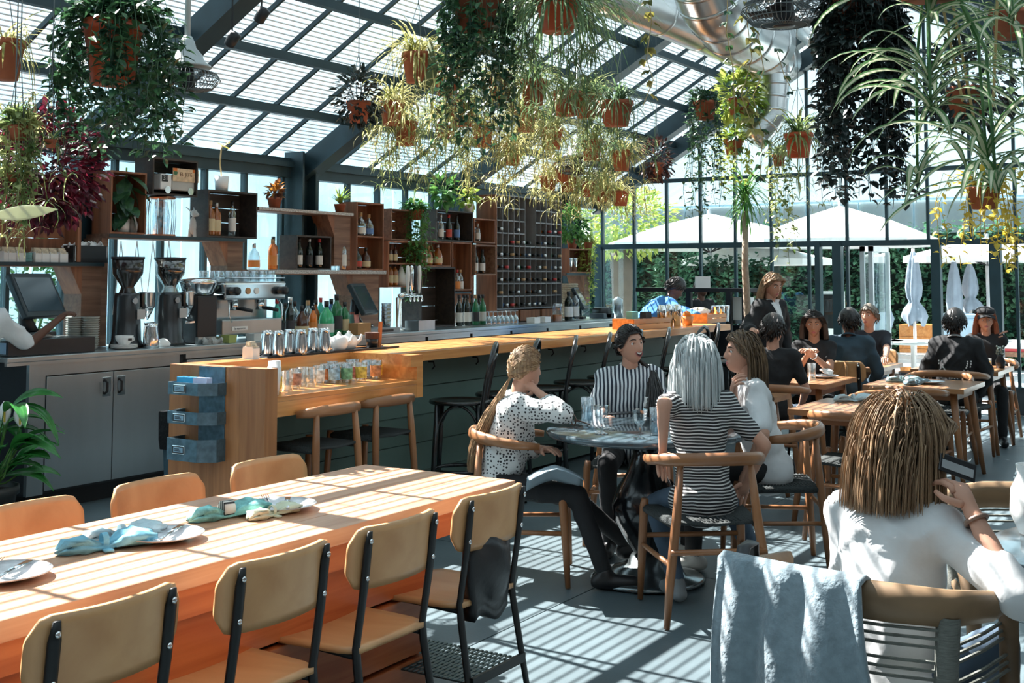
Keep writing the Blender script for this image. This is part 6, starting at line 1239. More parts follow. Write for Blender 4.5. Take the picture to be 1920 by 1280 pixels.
for k, (x, D) in enumerate(((1640, 14.9), (1712, 14.75))):
    q = at_d(x, 640, D); t = thing('patio_table', 'white patio table outside the doorway, ' + ('left', 'right')[k], 'table', (q.x, q.y, 0), 0, 'white patio tables'); MB().lathe([(0, .68), (.36, .68), (.37, .70), (.36, .72), (0, .72)], 28).build('tabletop', M_WHITE, t, True); MB().lathe([(.2, -.02), (.2, 0), (.03, .02), (.03, .68)], 16).build('pedestal', M_WHITE, t, True)
p = at_d(1912, 600, 15.4); t = thing('patio_bench', 'low bench with white and red cushions at the far right', 'bench', (p.x, p.y, 0)); MB().box((-.4, -.7, .5), (.4, .7, .56)).build('seat', M_SHELFW, t); MB().box((-.38, -.68, .56), (.38, .68, .68)).build('cushion', M_WHITE, t, bevel=.03); MB().box((-.385, -.69, .56), (.385, .69, .60)).build('red_trim', mat('red_cushion', (.45, .06, .06), .8), t)
for sy in (-.6, .6): MB().box((-.35, sy - .03, -.02), (.35, sy + .03, .5)).build('leg', M_SHELFW, t)
# ================================================================== PEOPLE
def skin(name, c): return mat(name, c, .5, 0, .10, 8, spec=.35)
SK_L = skin('light_skin', (.55, .30, .21)); SK_M = skin('medium_skin', (.42, .22, .14)); SK_D = skin('brown_skin', (.13, .06, .04))
def hairmat(name, a, b):
    m = mat(name, a, .42, 0, .1)
    n, l = m.node_tree.nodes, m.node_tree.links; p = n['Principled BSDF']
    mp = _coord(n, l, (60, 60, 5)); nz = n.new('ShaderNodeTexNoise'); nz.inputs['Scale'].default_value = 1.6; l.new(mp.outputs[0], nz.inputs[0])
    rp = n.new('ShaderNodeValToRGB'); rp.color_ramp.elements[0].position = .35; rp.color_ramp.elements[1].position = .7; rp.color_ramp.elements[0].color = (*a, 1); rp.color_ramp.elements[1].color = (*b, 1)
    l.new(nz.outputs[0], rp.inputs[0]); l.new(rp.outputs[0], p.inputs['Base Color']); return m
H_BLND = hairmat('dark_blond_hair', (.20, .11, .055), (.42, .27, .14)); H_BLK = hairmat('black_hair', (.008, .007, .007), (.03, .025, .022)); H_SILV = hairmat('silver_hair', (.36, .41, .42), (.62, .66, .66)); H_OMB = hairmat('brown_hair', (.06, .035, .02), (.24, .15, .08)); H_LITE = hairmat('light_brown_hair', (.19, .115, .065), (.42, .28, .165)); H_RED = hairmat('auburn_hair', (.16, .05, .025), (.32, .12, .06)); H_GREY = hairmat('grey_brown_hair', (.10, .08, .06), (.25, .22, .18))
EYE_W = mat('eye_white', (.75, .74, .72), .2); EYE_D = mat('iris_dark', (.03, .018, .012), .15); LIP = mat('lip_colour', (.42, .12, .11), .4); BROW = mat('brow_dark', (.03, .02, .015), .8); TEETH = mat('teeth', (.8, .78, .74), .3); MOUTH = mat('mouth_dark', (.06, .012, .012), .5)
HB = (.092, .073, .115)
def smst(a, b, x): t = min(1, max(0, (x - a) / (b - a))); return t * t * (3 - 2 * t)
def facef(x, y, z, front):
    g = math.exp
    if front > 0:
        x += front ** 2 * .026 * smst(-.03, -.095, z)
        if -.042 < z < .03: h = (.030 - z) / .055 if z > -.025 else (z + .042) / .017; x += front * .024 * h * g(-(y / (.009 + .006 * h)) ** 2)
        x -= front * .009 * (g(-((y - .032) / .015) ** 2 - ((z - .012) / .012) ** 2) + g(-((y + .032) / .015) ** 2 - ((z - .012) / .012) ** 2))
        x += front * .004 * g(-((z - .036) / .012) ** 2) * g(-((abs(y) - .03) / .03) ** 2)
        x += front * (.006 * g(-((z + .058) / .012) ** 2) - .004 * g(-((z + .058) / .003) ** 2)) * g(-(y / .022) ** 2)
    return x
def head_pt(az, el, off=0.0):
    x, y, z = (HB[0] + off) * cos(el) * cos(az), (HB[1] + off) * cos(el) * sin(az), (HB[2] + off) * sin(el)
    low = smst(0, 1, -z / .115); y *= 1 - .30 * low
    if x < 0: x *= 1 - .30 * low
    return V((facef(x, y, z, max(0, cos(az)) if off < .004 else 0), y, z))
def face_x(y, z): c = max(0, 1 - (y / .073) ** 2 - (z / .115) ** 2); return facef(HB[0] * math.sqrt(c), y, z, 1.0)
def head_mesh(b, M):
    nu, nv = 60, 40; vs = []; fs = []
    for j in range(nv + 1):
        el = -pi / 2 + pi * j / nv
        for i in range(nu): s = 2 * i / nu - 1; vs.append(M @ head_pt(pi * s * (abs(s) ** .45), el))
    for j in range(nv):
        for i in range(nu): fs.append((j * nu + i, j * nu + (i + 1) % nu, (j + 1) * nu + (i + 1) % nu, (j + 1) * nu + i))
    b._a(vs, fs)
    for s in (-1, 1): b.ball(M @ V((-.008, s * .073, -.002)), (.02, .01, .032), 10, 8, M.to_3x3().to_4x4() @ R(s * -.35, 'Z') @ R(.25, 'Y'))
def remesh(b, vox, it=4, name='m', m=None):
    me = b.mesh(name, m or M_WHITE); o = obj('tmp', me); r = o.modifiers.new('r', 'REMESH'); r.mode = 'VOXEL'; r.voxel_size = vox
    s = o.modifiers.new('s', 'SMOOTH'); s.factor = .6; s.iterations = it
    bpy.context.view_layer.update(); me2 = bpy.data.meshes.new_from_object(o.evaluated_get(bpy.context.evaluated_depsgraph_get())); bpy.data.objects.remove(o); bpy.data.meshes.remove(me)
    me2.materials.clear(); me2.materials.append(m or M_WHITE); me2.polygons.foreach_set('use_smooth', [True] * len(me2.polygons)); me2.name = name; return me2
from mathutils import noise as MNOISE
def wrinkle(me, amp, fq=7.0, seed=0):
    bm = bmesh.new(); bm.from_mesh(me); bm.normal_update(); o = V((seed * 3.7, seed * 1.3, 0))
    for v in bm.verts:
        c = v.co; q = V((c.x * fq + c.z * fq * .5, c.y * fq + c.z * fq * .25, c.z * fq * .7)) + o
        a = 1 - abs(MNOISE.noise(q)) * 2.2; b_ = MNOISE.noise(q * 2.3); v.co = c + v.normal * (amp * (a * a * (1 if a > 0 else -1) * .8 + b_ * .35 - .2))
    bm.to_mesh(me); bm.free(); return me
def ik(S, Wt, l1, l2, pole):
    S, Wt, pole = V(S), V(Wt), V(pole); d = Wt - S; L = min(d.length, (l1 + l2) * .995); d.normalize(); Wt = S + d * L
    a = (l1 * l1 - l2 * l2 + L * L) / (2 * L); h = math.sqrt(max(0, l1 * l1 - a * a)); q = pole - S; q = q - d * q.dot(d); q = q.normalized() if q.length > 1e-5 else V((0, 0, -1))
    return S + d * a + q * h, Wt
def hand(fb, core, Wp, d, n, curl, side, s):
    d = V(d).normalized(); n = (V(n) - d * V(n).dot(d)).normalized(); w = d.cross(n) * side
    M = Matrix(((d.x, w.x, n.x, 0), (d.y, w.y, n.y, 0), (d.z, w.z, n.z, 0), (0, 0, 0, 1)))
    core.ball(Wp + d * .045 * s, (.05 * s, .038 * s, .018 * s), 12, 8, M); core.cap(Wp, .024 * s, Wp + d * .04 * s, .026 * s)
    for i, L in enumerate((.072, .082, .078, .062)):
        p = Wp + d * (.078 - .004 * abs(i - 1)) * s + w * (.028 - .0185 * i) * s; pts = [p - d * .02 * s, p]; dd = d.copy()
        for k, f in enumerate((.44, .32, .26)): an = curl * (.6 + .35 * k) * (1 + .1 * i); dd = (d * cos(an) - n * sin(an)); p = p + dd * (L * f * s); pts.append(p)
        fb.tube(pts, [.0088 * s, .0092 * s, .0085 * s, .0075 * s, .0055 * s], 8)
    p = Wp + d * .02 * s + w * .03 * s; q = p + (d * .55 + w * .6 - n * .25).normalized() * .045 * s; fb.tube([p - w * .012 * s, p, q, q + (d * .85 - n * .45 * (1 if curl > .3 else .3)).normalized() * .032 * s], [.012 * s, .012 * s, .0095 * s, .007 * s], 8)
def person(label, loc, rz, s=.88, sit=True, seat=.44, lean=.1, side=0.0, yaw=0.0, pitch=0.0, roll=0.0, L=None, Rr=None, Lp=None, Rp=None, sk=SK_L, top=None, sleeve=.5, pants=None, shoe=None, hair=None, eyes=True, mouth='closed', loose=.0, legL=None, legR=None, curlL=.5, curlR=.5, nL=None, nR=None, hem=.0, vox=.013, collar=None, pants_len=1.0, band=None, sw=.165):
    bands = []
    t = thing('person', label, 'person', loc, rz); Mi = (T(*loc) @ R(rz, 'Z')).inverted()
    def lw(p): return Mi @ V(p)
    hz = seat + .085 if sit else .90 * s
    P = V((0, 0, hz)); dr = V((sin(lean), sin(side), cos(lean))).normalized(); N = P + dr * (.49 * s); Cc = P + dr * (.31 * s); Wa = P + dr * (.13 * s)
    hd = (dr + V((0, 0, 1.2)) + V((.15 * sin(pitch + .2), 0, 0))).normalized(); Hh = N + hd * (.165 * s) + V((.022 * s, 0, 0))
    HM = T(*Hh) @ R(yaw, 'Z') @ R(pitch, 'Y') @ R(roll, 'X') @ Matrix.Scale(s * 1.0, 4)
    tor = Matrix.Rotation(lean, 4, 'Y') @ Matrix.Rotation(-side, 4, 'X')
    lat = tor.to_3x3() @ V((0, 1, 0))
    SH = {1: N + lat * (sw * s) - dr * (.055 * s), -1: N - lat * (sw * s) - dr * (.055 * s)}
    core, fb = MB(), MB()
    arms = {}
    for k, tg, pl, cu, nn in ((1, L, Lp, curlL, nL), (-1, Rr, Rp, curlR, nR)):
        tgt = HM @ V(tg[1:]) if isinstance(tg, tuple) else lw(tg) if tg is not None else (SH[k] + V((.20, k * .02, -.42)) * s if sit else SH[k] + V((.06, k * .06, -.49)) * s)
        pole = lw(pl) if pl is not None else SH[k] + V((-.15, k * .35, -.5))
        E, Wr = ik(SH[k], tgt, .275 * s, .25 * s, pole); arms[k] = (SH[k], E, Wr)
        core.cap(SH[k], .046 * s, E, .037 * s).cap(E, .038 * s, Wr, .025 * s)
        fd = (Wr - E).normalized(); nrm = V(nn) if nn is not None else V((0, 0, 1)) if abs(fd.z) < .8 else V((1, 0, 0))
        hand(fb, core, Wr, fd, nrm, cu, k, s)
        if band and band[0] == k:
            u_ = fd.orthogonal().normalized(); w_ = fd.cross(u_); c_ = Wr - fd * .03; bands.append(MB().tube([c_ + (u_ * cos(q) + w_ * sin(q)) * .031 * s for q in [2 * pi * i / 18 for i in range(19)]], .006, 5).mesh('wristband', band[1], True))
    core.cap(N - dr * .05 * s, .056 * s, Hh - V((.02 * s, 0, .05 * s)), .050 * s)
    def torso(b, e, low=True):
        b.ball(Cc + V((.01 * s, 0, 0)), (.105 * s + e, (.145 if sw > .16 else .132) * s + e, .17 * s + e), 16, 12, tor).cap(SH[1] + dr * .012 * s, .05 * s + e, SH[-1] + dr * .012 * s, .05 * s + e).cap(N - dr * .10 * s - lat * .06 * s, .085 * s + e, N - dr * .10 * s + lat * .06 * s, .085 * s + e).ball(Wa, (.10 * s + e, .128 * s + e, .15 * s + e), 16, 12, tor)
        if low: b.ball(P + dr * (.01 + hem * -1) * s, (.125 * s + e * .8, .165 * s + e * .8, .12 * s + e), 16, 12, tor)
        if hem: b.ball(P - V((0.02, 0, hem * .6)), (.115 * s + e * .6, .15 * s + e * .6, .10 + hem * .5), 16, 10)
    torso(core, -.008)
    legs = {}
    for k, tg in ((1, legL), (-1, legR)):
        hp = P + V((0, k * .088 * s, -.02))
        if sit:
            an = lw(tg) if tg is not None else V((.40, k * .12, .075)); kn, an = ik(hp, an, .41 * s / .9, .41 * s / .9, hp + V((1.0, k * .15, .9)))
            ft = an + V((.12, k * .02, -.04))
        else: kn, an = hp + V((.02, k * .01, -.43 * s)), V((0, k * .1, .075)); ft = an + V((.13, 0, -.04))
        legs[k] = (hp, kn, an, ft); core.cap(hp, .075 * s, kn, .053 * s).cap(kn, .052 * s, an, .034 * s).cap(an - V((.03, 0, .03)), .03, ft, .022)
    cm = remesh(core, vox, 3, 'body', sk); hb = MB(); head_mesh(hb, HM); hm2 = hb.mesh('head', sk, True); fm = fb.mesh('fingers', sk, True)
    bm = bmesh.new()
    for q in (cm, hm2, fm): bm.from_mesh(q)
    bm.normal_update(); me = bpy.data.meshes.new('body'); bm.to_mesh(me); bm.free(); me.materials.append(sk); me.polygons.foreach_set('use_smooth', [True] * len(me.polygons))
    for q in (cm, hm2, fm): bpy.data.meshes.remove(q)
    body = obj('body', me, t)
    for q in bands: obj('wristband', q, t)
    if top:
        b = MB(); torso(b, .012 + loose)
        for k in (1, -1):
            S_, E_2, W_ = arms[k]; f = min(1, sleeve * 2); b.cap(S_, .056 * s + loose, S_.lerp(E_2, f), .050 * s + loose)
            if sleeve > .5: b.cap(E_2, .050 * s + loose, E_2.lerp(W_, (sleeve - .5) * 2), .040 * s + loose)
        obj('shirt', wrinkle(remesh(b, vox, 5, 'shirt', top), .006 + loose * .8, 7 if loose > .01 else 9, len(label)), t)
    if collar:
        c = N + dr * .012 * s; MB().tube([c + V((.062 * s * cos(a), .068 * s * sin(a), .012 - .03 * cos(a))) for a in [2 * pi * i / 20 for i in range(21)]], .013, 6, flat=(.5, 1.5)).build('collar', collar, t, True)
    if pants:
        b = MB(); b.ball(P, (.116 * s, .152 * s, .108 * s), 16, 10)
        for k in (1, -1): hp, kn, an, ft = legs[k]; b.cap(hp, .080 * s, kn, .066 * s).cap(kn, .065 * s, kn.lerp(an, pants_len * .95), .05 * s)
        obj('trousers', wrinkle(remesh(b, vox + .002, 4, 'trousers', pants), .006, 9), t)
    if shoe:
        for k in (1, -1):
            hp, kn, an, ft = legs[k]; b = MB().cap(an + V((-.035, 0, -.035)), .04, ft + V((.02, 0, 0)), .034).cap(an, .042, an + V((0, 0, -.03)), .04); me_ = remesh(b, .012, 3, 'shoe', shoe); sh_ = obj('shoe', me_, t)
            z0 = min(v.co.z for v in me_.vertices)
    if eyes:
        for k in (1, -1):
            e = MB().ball((0, 0, 0), .0118 * s, 12, 8).build('eye', EYE_W, t, True, loc=HM @ V((.0685, k * .032, .012))); dvec = (HM.to_3x3() @ V((1, 0, -.05 if pitch < .3 else -.3))).normalized(); MB().ball((0, 0, 0), .0062 * s, 10, 6).build('iris', EYE_D, e, True, loc=dvec * .0075 * s)
            MB().tube([HM @ V((face_x(k * y, z) + .001, k * y, z)) for y, z in ((.014, .034), (.026, .038), (.038, .037), (.050, .030))], [.002, .0035, .003, .0015], 5).build('eyebrow', BROW, t, True)
            MB().tube([HM @ V((face_x(k * y, z) + .0025, k * y, z)) for y, z in ((.019, .013), (.026, .0205), (.034, .022), (.042, .018), (.047, .011))], .0022 * s, 4).build('upper_eyelid', sk if pitch < .25 else sk, t, True)
        if mouth == 'laugh':
            MB().grid(lambda u, v: HM @ V((face_x((u - .5) * .046, -.058 + (v - .6) * .028 * sin(pi * u)) + .0015, (u - .5) * .046, -.058 + (v - .6) * .028 * sin(pi * u) + .010 * (2 * u - 1) ** 2)), 12, 6).build('mouth', MOUTH, t, True)
            MB().grid(lambda u, v: HM @ V((face_x((u - .5) * .036, -.052) + .003, (u - .5) * .036, -.0475 - .010 * v * sin(pi * (.15 + .7 * u)) + .010 * (2 * u - 1) ** 2 * .6)), 10, 3).build('teeth', TEETH, t, True)
            rim = [HM @ V((face_x(.024 * cos(a), -.058 + .014 * sin(a)) + .002, .025 * cos(a), -.057 + .0155 * sin(a) + .010 * cos(a) ** 2)) for a in [2 * pi * i / 20 for i in range(21)]]; MB().tube(rim, .0028 * s, 5).build('lips', LIP, t, True)
        else: MB().grid(lambda u, v: HM @ V((face_x((u - .5) * .046, -.058 + (v - .5) * .02 * sin(pi * u)) + .0012, (u - .5) * .046, -.058 + (v - .5) * .02 * sin(pi * u))), 12, 6).build('lips', LIP, t, True)
    if hair: hairdo(t, HM, s, SH, Cc, tor, **hair)
    t['_'] = 0; del t['_']
    return t, HM, Mi
def hairline(az):
    a = abs(az); return .62 - .75 * smst(.5, 1.5, a) - .45 * smst(1.5, 2.6, a)
def hairdo(t, HM, s, SH, Cc, tor, m=None, kind='long', length=.3, n=240, thick=.012, seed=1, r=.0042, gather=None, tail=None, part=0.0, fr=.03, flare=.012, tw=.028):
    rn = random.Random(seed); b = MB(); nu, nv = 44, 14
    def shell(u, v): az = -pi + 2 * pi * u; h0 = hairline(az) - (.5 * smst(1.3, 2.2, abs(az)) if kind in ('long', 'bob') else 0); el = h0 + (pi / 2 - h0) * v; k = thick * (.35 + .65 * smst(0, .25, v)); p = head_pt(az, el, .006 + k); return HM @ p
    b.grid(shell, nu, nv, .004 * s)
    Hi = HM.inverted()
    if kind == 'short':
        for i in range(n):
            az = rn.uniform(-pi, pi); el = math.asin(rn.uniform(sin(hairline(az)), 1)); p = head_pt(az, el, .008 + thick * .6); d = p.normalized() * .28 + V((-.25, rn.uniform(-.25, .25), -.75)); q = p + d.normalized() * .035; b.tube([HM @ p, HM @ ((p + q) / 2 + p.normalized() * .004), HM @ q], [r * s, r * s, r * .3 * s], 4)
        stuff_(b.build('hair', m, t, True)); return
    for i in range(n):
        az = rn.uniform(-pi, pi); h0 = hairline(az) + .04; el = math.asin(rn.uniform(sin(max(h0, -.5)), .999)); p = head_pt(az, el, .01 + thick * rn.uniform(.5, 1.3)); pts = [HM @ p]
        if kind == 'pony':
            g = V(gather); k = 7
            for j in range(1, k + 1):
                f = j / k; wp = V((-.10, .5 * p.y, .06 if p.z > .02 else -.02)); q = p * (1 - f) ** 2 + wp * (2 * f * (1 - f)) + g * f * f; e = math.sqrt((q.x / (HB[0] + .02)) ** 2 + (q.y / (HB[1] + .02)) ** 2 + (q.z / (HB[2] + .02)) ** 2)
                if e < 1 and f < .95: q = q / e
                pts.append(HM @ q)
            a2 = rn.uniform(0, 6.28); rr = rn.uniform(0, tw)
            for j, tp in enumerate(tail): w_ = (.5, 1.1, 1.3, 1.1, .7)[min(j, 4)]; pts.append(HM @ V(g).lerp(V(g), 0) if False else V(tp) + V((cos(a2), sin(a2), 0)) * rr * w_ + V((0, 0, rn.uniform(-.02, .02))))
        else:
            q = p.copy(); Lh = length * rn.uniform(.88, 1.05); step = .022; walked = 0; world = HM @ q; off = rn.uniform(.012, .012 + thick + flare); sg = 1 if q.y - part * .02 + rn.uniform(-.01, .01) > 0 else -1
            lt = smst(-.5, .6, cos(az)); vel = V((-.5 * (1 - lt), sg * .7 * lt, -.35))
            cut = -.115 - Lh
            while True:
                q = q + (vel.normalized() * step); vel = vel * .75 + V((0, 0, -1)) * .5
                e = math.sqrt((q.x / (HB[0] + off)) ** 2 + (q.y / (HB[1] + off)) ** 2 + (q.z / (HB[2] + off)) ** 2)
                if e < 1: q = q / e
                lim = fr + max(0, q.z - .02) * .9
                if q.x > lim and q.z < .09: q.x += (lim - q.x) * .5; q.y = sg * max(abs(q.y), .070 + off * .7)
                wv = HM @ q
                for k in (1, -1):
                    dv = wv - (SH[k] * .55 + SH[-k] * .45); rad = .088 * s
                    if dv.length < rad: wv = wv + dv.normalized() * (rad - dv.length)
                    dv = wv - SH[k]; rad = .078 * s
                    if dv.length < rad: wv = wv + dv.normalized() * (rad - dv.length)
                lc = tor.inverted().to_3x3() @ (wv - Cc); ee = math.sqrt((lc.x / (.125 * s)) ** 2 + (lc.y / (.165 * s)) ** 2 + (lc.z / (.19 * s)) ** 2)
                if ee < 1: wv = Cc + tor.to_3x3() @ (lc / ee)
                q = Hi @ wv; pts.append(wv)
                if q.z < cut or len(pts) > 48: break
        k = len(pts); b.tube(pts, [r * s * (1 if j < k - 3 else .75 if j < k - 1 else .25) for j in range(k)], 3 if n > 500 else 4)
    stuff_(b.build('hair', m, t, True))
def stuff_(o): return o
def cloth(name, c, rough=.85, var=.12, bump=.35): return mat(name, c, rough, 0, var, 5, bump=bump, bs=9)
CL_W = cloth('white_cotton', (.66, .68, .69)); CL_BK = cloth('black_cotton', (.012, .013, .015)); CL_DEN = cloth('dark_denim', (.03, .06, .085)); CL_BLUE = cloth('bright_blue_shirt', (.05, .22, .55)); CL_NAVY = cloth('navy_knit', (.016, .020, .030)); CL_JEAN = cloth('blue_jeans', (.07, .11, .16)); CL_DOT = pattern('dotted_blouse', 'dot', (.66, .67, .66), (.03, .03, .035), 62, .34); CL_VS = pattern('navy_white_stripes', 'stripe', (.66, .70, .72), (.02, .03, .05), 46, .52, 1); CL_HS = pattern('fine_black_white_stripes', 'stripe', (.60, .61, .60), (.012, .012, .014), 72, .40, 2)
SH_BK = mat('black_shoe', (.012, .012, .013), .4); SH_W = mat('off_white_sneaker', (.50, .50, .47), .6); SH_G = mat('grey_sneaker', (.22, .24, .25), .7)
AR = radians
# woman in dotted blouse
person('woman in white dotted blouse with long blond ponytail resting her cheek on her hand', V((5.10, 3.26, 0)), AR(-54), .85, lean=.24, seat=.41, yaw=.5, roll=-.12, pitch=.10, L=at_d(1022, 842, 6.0), Rr=('h', .02, -.085, -.13), Rp=at_d(1085, 870, 5.6), sw=.148, sk=SK_L, top=CL_DOT, sleeve=.74, pants=CL_BK, shoe=SH_BK, loose=.012, hem=.10, curlR=1.1, nR=(-.4, -1, .1), legR=at_z(1135, 1075, .08), legL=at_z(1180, 1020, .14), hair=dict(m=H_BLND, kind='pony', n=420, gather=(-.10, .0, -.045), tail=[(.0, -.0, .88), (-.05, -.01, .80), (-.09, -.02, .72), (-.12, -.02, .64), (-.14, -.02, .55)], thick=.014, seed=2, r=.0035))
nk = MB().grid(lambda u, v: (.26 * (u - .5), .2 * (v - .5), .03 * cos(3 * (u - .5)) - .25 * max(0, v - .6) ** 1.2 - .05 * abs(u - .5)), 12, 10, .004).build('cloth_napkin', mat('grey_blue_napkin', (.28, .36, .41), .9, bump=.2), None, True, loc=at_d(1040, 884, 5.8), rz=AR(-54)); tag(nk, 'grey-blue cloth napkin on the lap of the woman in the dotted blouse', 'napkin')
# laughing woman
person('laughing woman in navy and white striped shirt with long dark hair', C_LAUGH + V((-.02, -.02, 0)), AR(207), .90, lean=.12, yaw=.62, pitch=-.05, roll=.08, L=at_d(1258, 752, 6.5), Rr=at_d(1140, 785, 6.6), Lp=at_d(1260, 900, 6.6), sw=.148, sk=SK_L, top=CL_VS, sleeve=.85, pants=CL_BK, shoe=SH_BK, loose=.012, mouth='laugh', collar=CL_VS, hair=dict(m=H_BLK, kind='pony', n=420, seed=3, thick=.010, gather=(-.045, .075, -.085), tail=[(.09, .125, .95), (.18, .135, .85), (.215, .13, .75), (.22, .13, .66), (.215, .135, .58)], tw=.045))
# silver-haired woman
person('silver-haired woman in fine black and white striped t-shirt seen from behind', C_SILV + V((.03, .02, 0)), AR(40), .88, lean=.10, yaw=-.25, L=at_d(1243, 845, 5.35), Lp=at_d(1215, 900, 5.0), Rr=at_d(1400, 905, 5.6), sw=.148, sk=SK_L, top=CL_HS, sleeve=.32, pants=CL_JEAN, shoe=SH_G, hem=.05, loose=.006, eyes=False, legL=at_z(1270, 1095, .08), legR=at_z(1420, 1050, .08), hair=dict(m=H_SILV, kind='bob', length=.10, n=330, seed=4, r=.005, thick=.018, flare=.02))
# woman in white tee
person('woman in white t-shirt with ombre shoulder-length hair leaning on her hand', C_TEE + V((-.02, .02, 0)), AR(120), .89, lean=.20, yaw=.12, pitch=-.02, L=at_d(1398, 885, 6.1), Rr=at_d(1376, 735, 6.2), Rp=at_d(1360, 860, 6.3), Lp=at_d(1445, 900, 5.9), sw=.148, sk=SK_L, top=CL_W, sleeve=.40, pants=CL_BK, shoe=SH_W, hem=.05, loose=.008, curlR=1.2, hair=dict(m=H_OMB, kind='long', length=.14, n=280, seed=5, fr=-.012, thick=.012))
# foreground woman
FGL = V((3.22, .87, 0))
person('woman with long dark blond hair in white shirt seated with her back to the camera', FGL, AR(-14), .90, seat=.37, lean=.2, yaw=-.35, pitch=.05, L=at_d(1690, 1120, 3.5), Rr=at_d(1820, 955, 3.08), Rp=at_d(1845, 1400, 3.0), Lp=at_d(1600, 1300, 3.4), sw=.148, sk=SK_L, top=CL_W, sleeve=.66, pants=CL_JEAN, shoe=SH_W, loose=.012, hem=.06, eyes=False, curlR=1.1, band=(-1, mat('bead_bracelet', (.25, .16, .12), .4)), vox=.011, collar=CL_W, hair=dict(m=H_LITE, kind='long', length=.05, n=1500, seed=6, r=.0024, thick=.014, flare=.05, fr=.02))
# waitress
person('standing waitress in black blazer with long light hair looking down', at_z(1440, 519 + 1.5 * 2240 / 10.6, 0), AR(250), .915, sit=False, lean=.10, yaw=-.15, pitch=.30, L=None, Rr=at_d(1410, 618, 10.3), sw=.148, sk=SK_L, top=CL_BK, sleeve=.98, pants=CL_BK, shoe=SH_BK, loose=.016, hem=.12, hair=dict(m=H_LITE, kind='long', length=.17, n=280, seed=7, fr=.0, thick=.009, flare=.01))
from mathutils.bvhtree import BVHTree
def last_shirt(): return [o for k_ in list(KIDS) for o in KIDS[k_] if o.name.startswith('shirt')][-1]
def bvh(o): return BVHTree.FromPolygons([v.co.copy() for v in o.data.vertices], [tuple(p.vertices) for p in o.data.polygons])
_sh = last_shirt(); _bv = bvh(_sh)
def _bl(u, v):
    y = (u - .5) * .13 * (1 - v); z = 1.30 - .30 * v; h = _bv.ray_cast(V((2, y, z)), V((-1, 0, 0))); return (h[0] if h[0] is not None else V((.1, y, z))) + V((.003, 0, 0))
MB().grid(_bl, 8, 10).build('white_blouse', CL_W, _sh, True)
# two at the table in black t-shirts
person('man in black t-shirt with short black hair seen from behind', V((8.47, 3.04, 0)), AR(10), .90, lean=.08, yaw=-.35, sk=SK_L, top=CL_BK, sleeve=.36, pants=CL_JEAN, shoe=SH_BK, eyes=False, hair=dict(m=H_BLK, kind='short', n=420, thick=.02, seed=8, r=.005))
person('woman in black t-shirt with clasped hands and watch looking down', V((9.86, 3.17, 0)), AR(196), .90, lean=.10, pitch=.22, L=at_d(1522, 664, 9.72), Rr=at_d(1515, 664, 9.72), Lp=at_d(1530, 1000, 8.7), Rp=at_d(1505, 1000, 8.7), sw=.148, sk=SK_M, top=CL_BK, sleeve=.28, pants=CL_BK, shoe=SH_BK, curlL=1.0, curlR=1.0, band=(1, M_WHITE), hair=dict(m=H_BLK, kind='long', length=.13, n=280, seed=9, fr=0, thick=.008, flare=.006))
person('person in dark denim shirt with dark hair seen from behind', V((10.36, 3.03, 0)), AR(10), .90, lean=.12, yaw=.7, sk=SK_D, top=CL_DEN, sleeve=.95, pants=CL_BK, shoe=SH_BK, loose=.014, eyes=False, collar=CL_DEN, hair=dict(m=H_BLK, kind='short', n=420, thick=.022, seed=10, r=.005))
person('man in dark navy t-shirt resting his forearm on the table', V((11.68, 3.22, 0)), AR(200), .92, lean=.12, yaw=-.5, L=at_d(1660, 678, 11.0), Lp=at_d(1700, 700, 11.5), Rr=at_d(1628, 678, 11.1), sk=SK_L, top=CL_NAVY, sleeve=.36, pants=CL_JEAN, shoe=SH_BK, hair=dict(m=H_GREY, kind='short', n=420, thick=.016, seed=11, r=.0045))
person('person in black hooded top with dark tied hair seen from behind', V((10.50, 2.18, 0)), AR(8), .90, lean=.12, yaw=-.2, sk=SK_D, top=CL_BK, sleeve=.98, pants=CL_BK, shoe=SH_BK, loose=.022, eyes=False, collar=cloth('grey_hood_lining', (.3, .3, .3)), hair=dict(m=H_BLK, kind='short', n=420, thick=.03, seed=12, r=.006))
from mathutils.bvhtree import BVHTree
_sh = last_shirt(); _bv = bvh(_sh); _b = MB()
for i in range(21):
    a = pi + pi * i / 20
    for rr in (.10, .125):
        h = _bv.ray_cast(V((-1, rr * cos(a), .80 + rr * 1.1 * sin(a))), V((1, 0, 0)))
        if h[0] is not None and (i + (rr > .11)) % 5 != 4: _b.cbox(h[0] + V((-.002, 0, 0)), (.003, .012, .014))
_b.build('back_print', M_WHITE, _sh)
_t, _HM, _Mi = person('woman in black baker boy cap with auburn hair', V((11.80, 2.17, 0)), AR(190), .87, lean=.06, yaw=.1, sw=.148, sk=SK_L, top=CL_BK, sleeve=.9, pants=CL_BK, shoe=SH_BK, loose=.012, L=at_d(1866, 636, 11.1), Lp=at_d(1880, 900, 11.2), hair=dict(m=H_RED, kind='long', length=.10, n=240, seed=13, fr=0, thick=.008, flare=.008))
cpo = thing('baker_boy_cap', 'black baker boy cap with braided band on the auburn-haired woman', 'cap', (11.80, 2.17, 0), AR(190)); b = MB()
b.grid(lambda u, v: _HM @ V(((.125 + .012 * sin(pi * v)) * cos(2 * pi * u) * sin(pi * .5 * (1 - v * .98)) - .008, (.105 + .012 * sin(pi * v)) * sin(2 * pi * u) * sin(pi * .5 * (1 - v * .98)), .072 + .085 * sin(pi * .5 * v))), 28, 8, .006); b.build('crown', CL_BK, cpo, True)
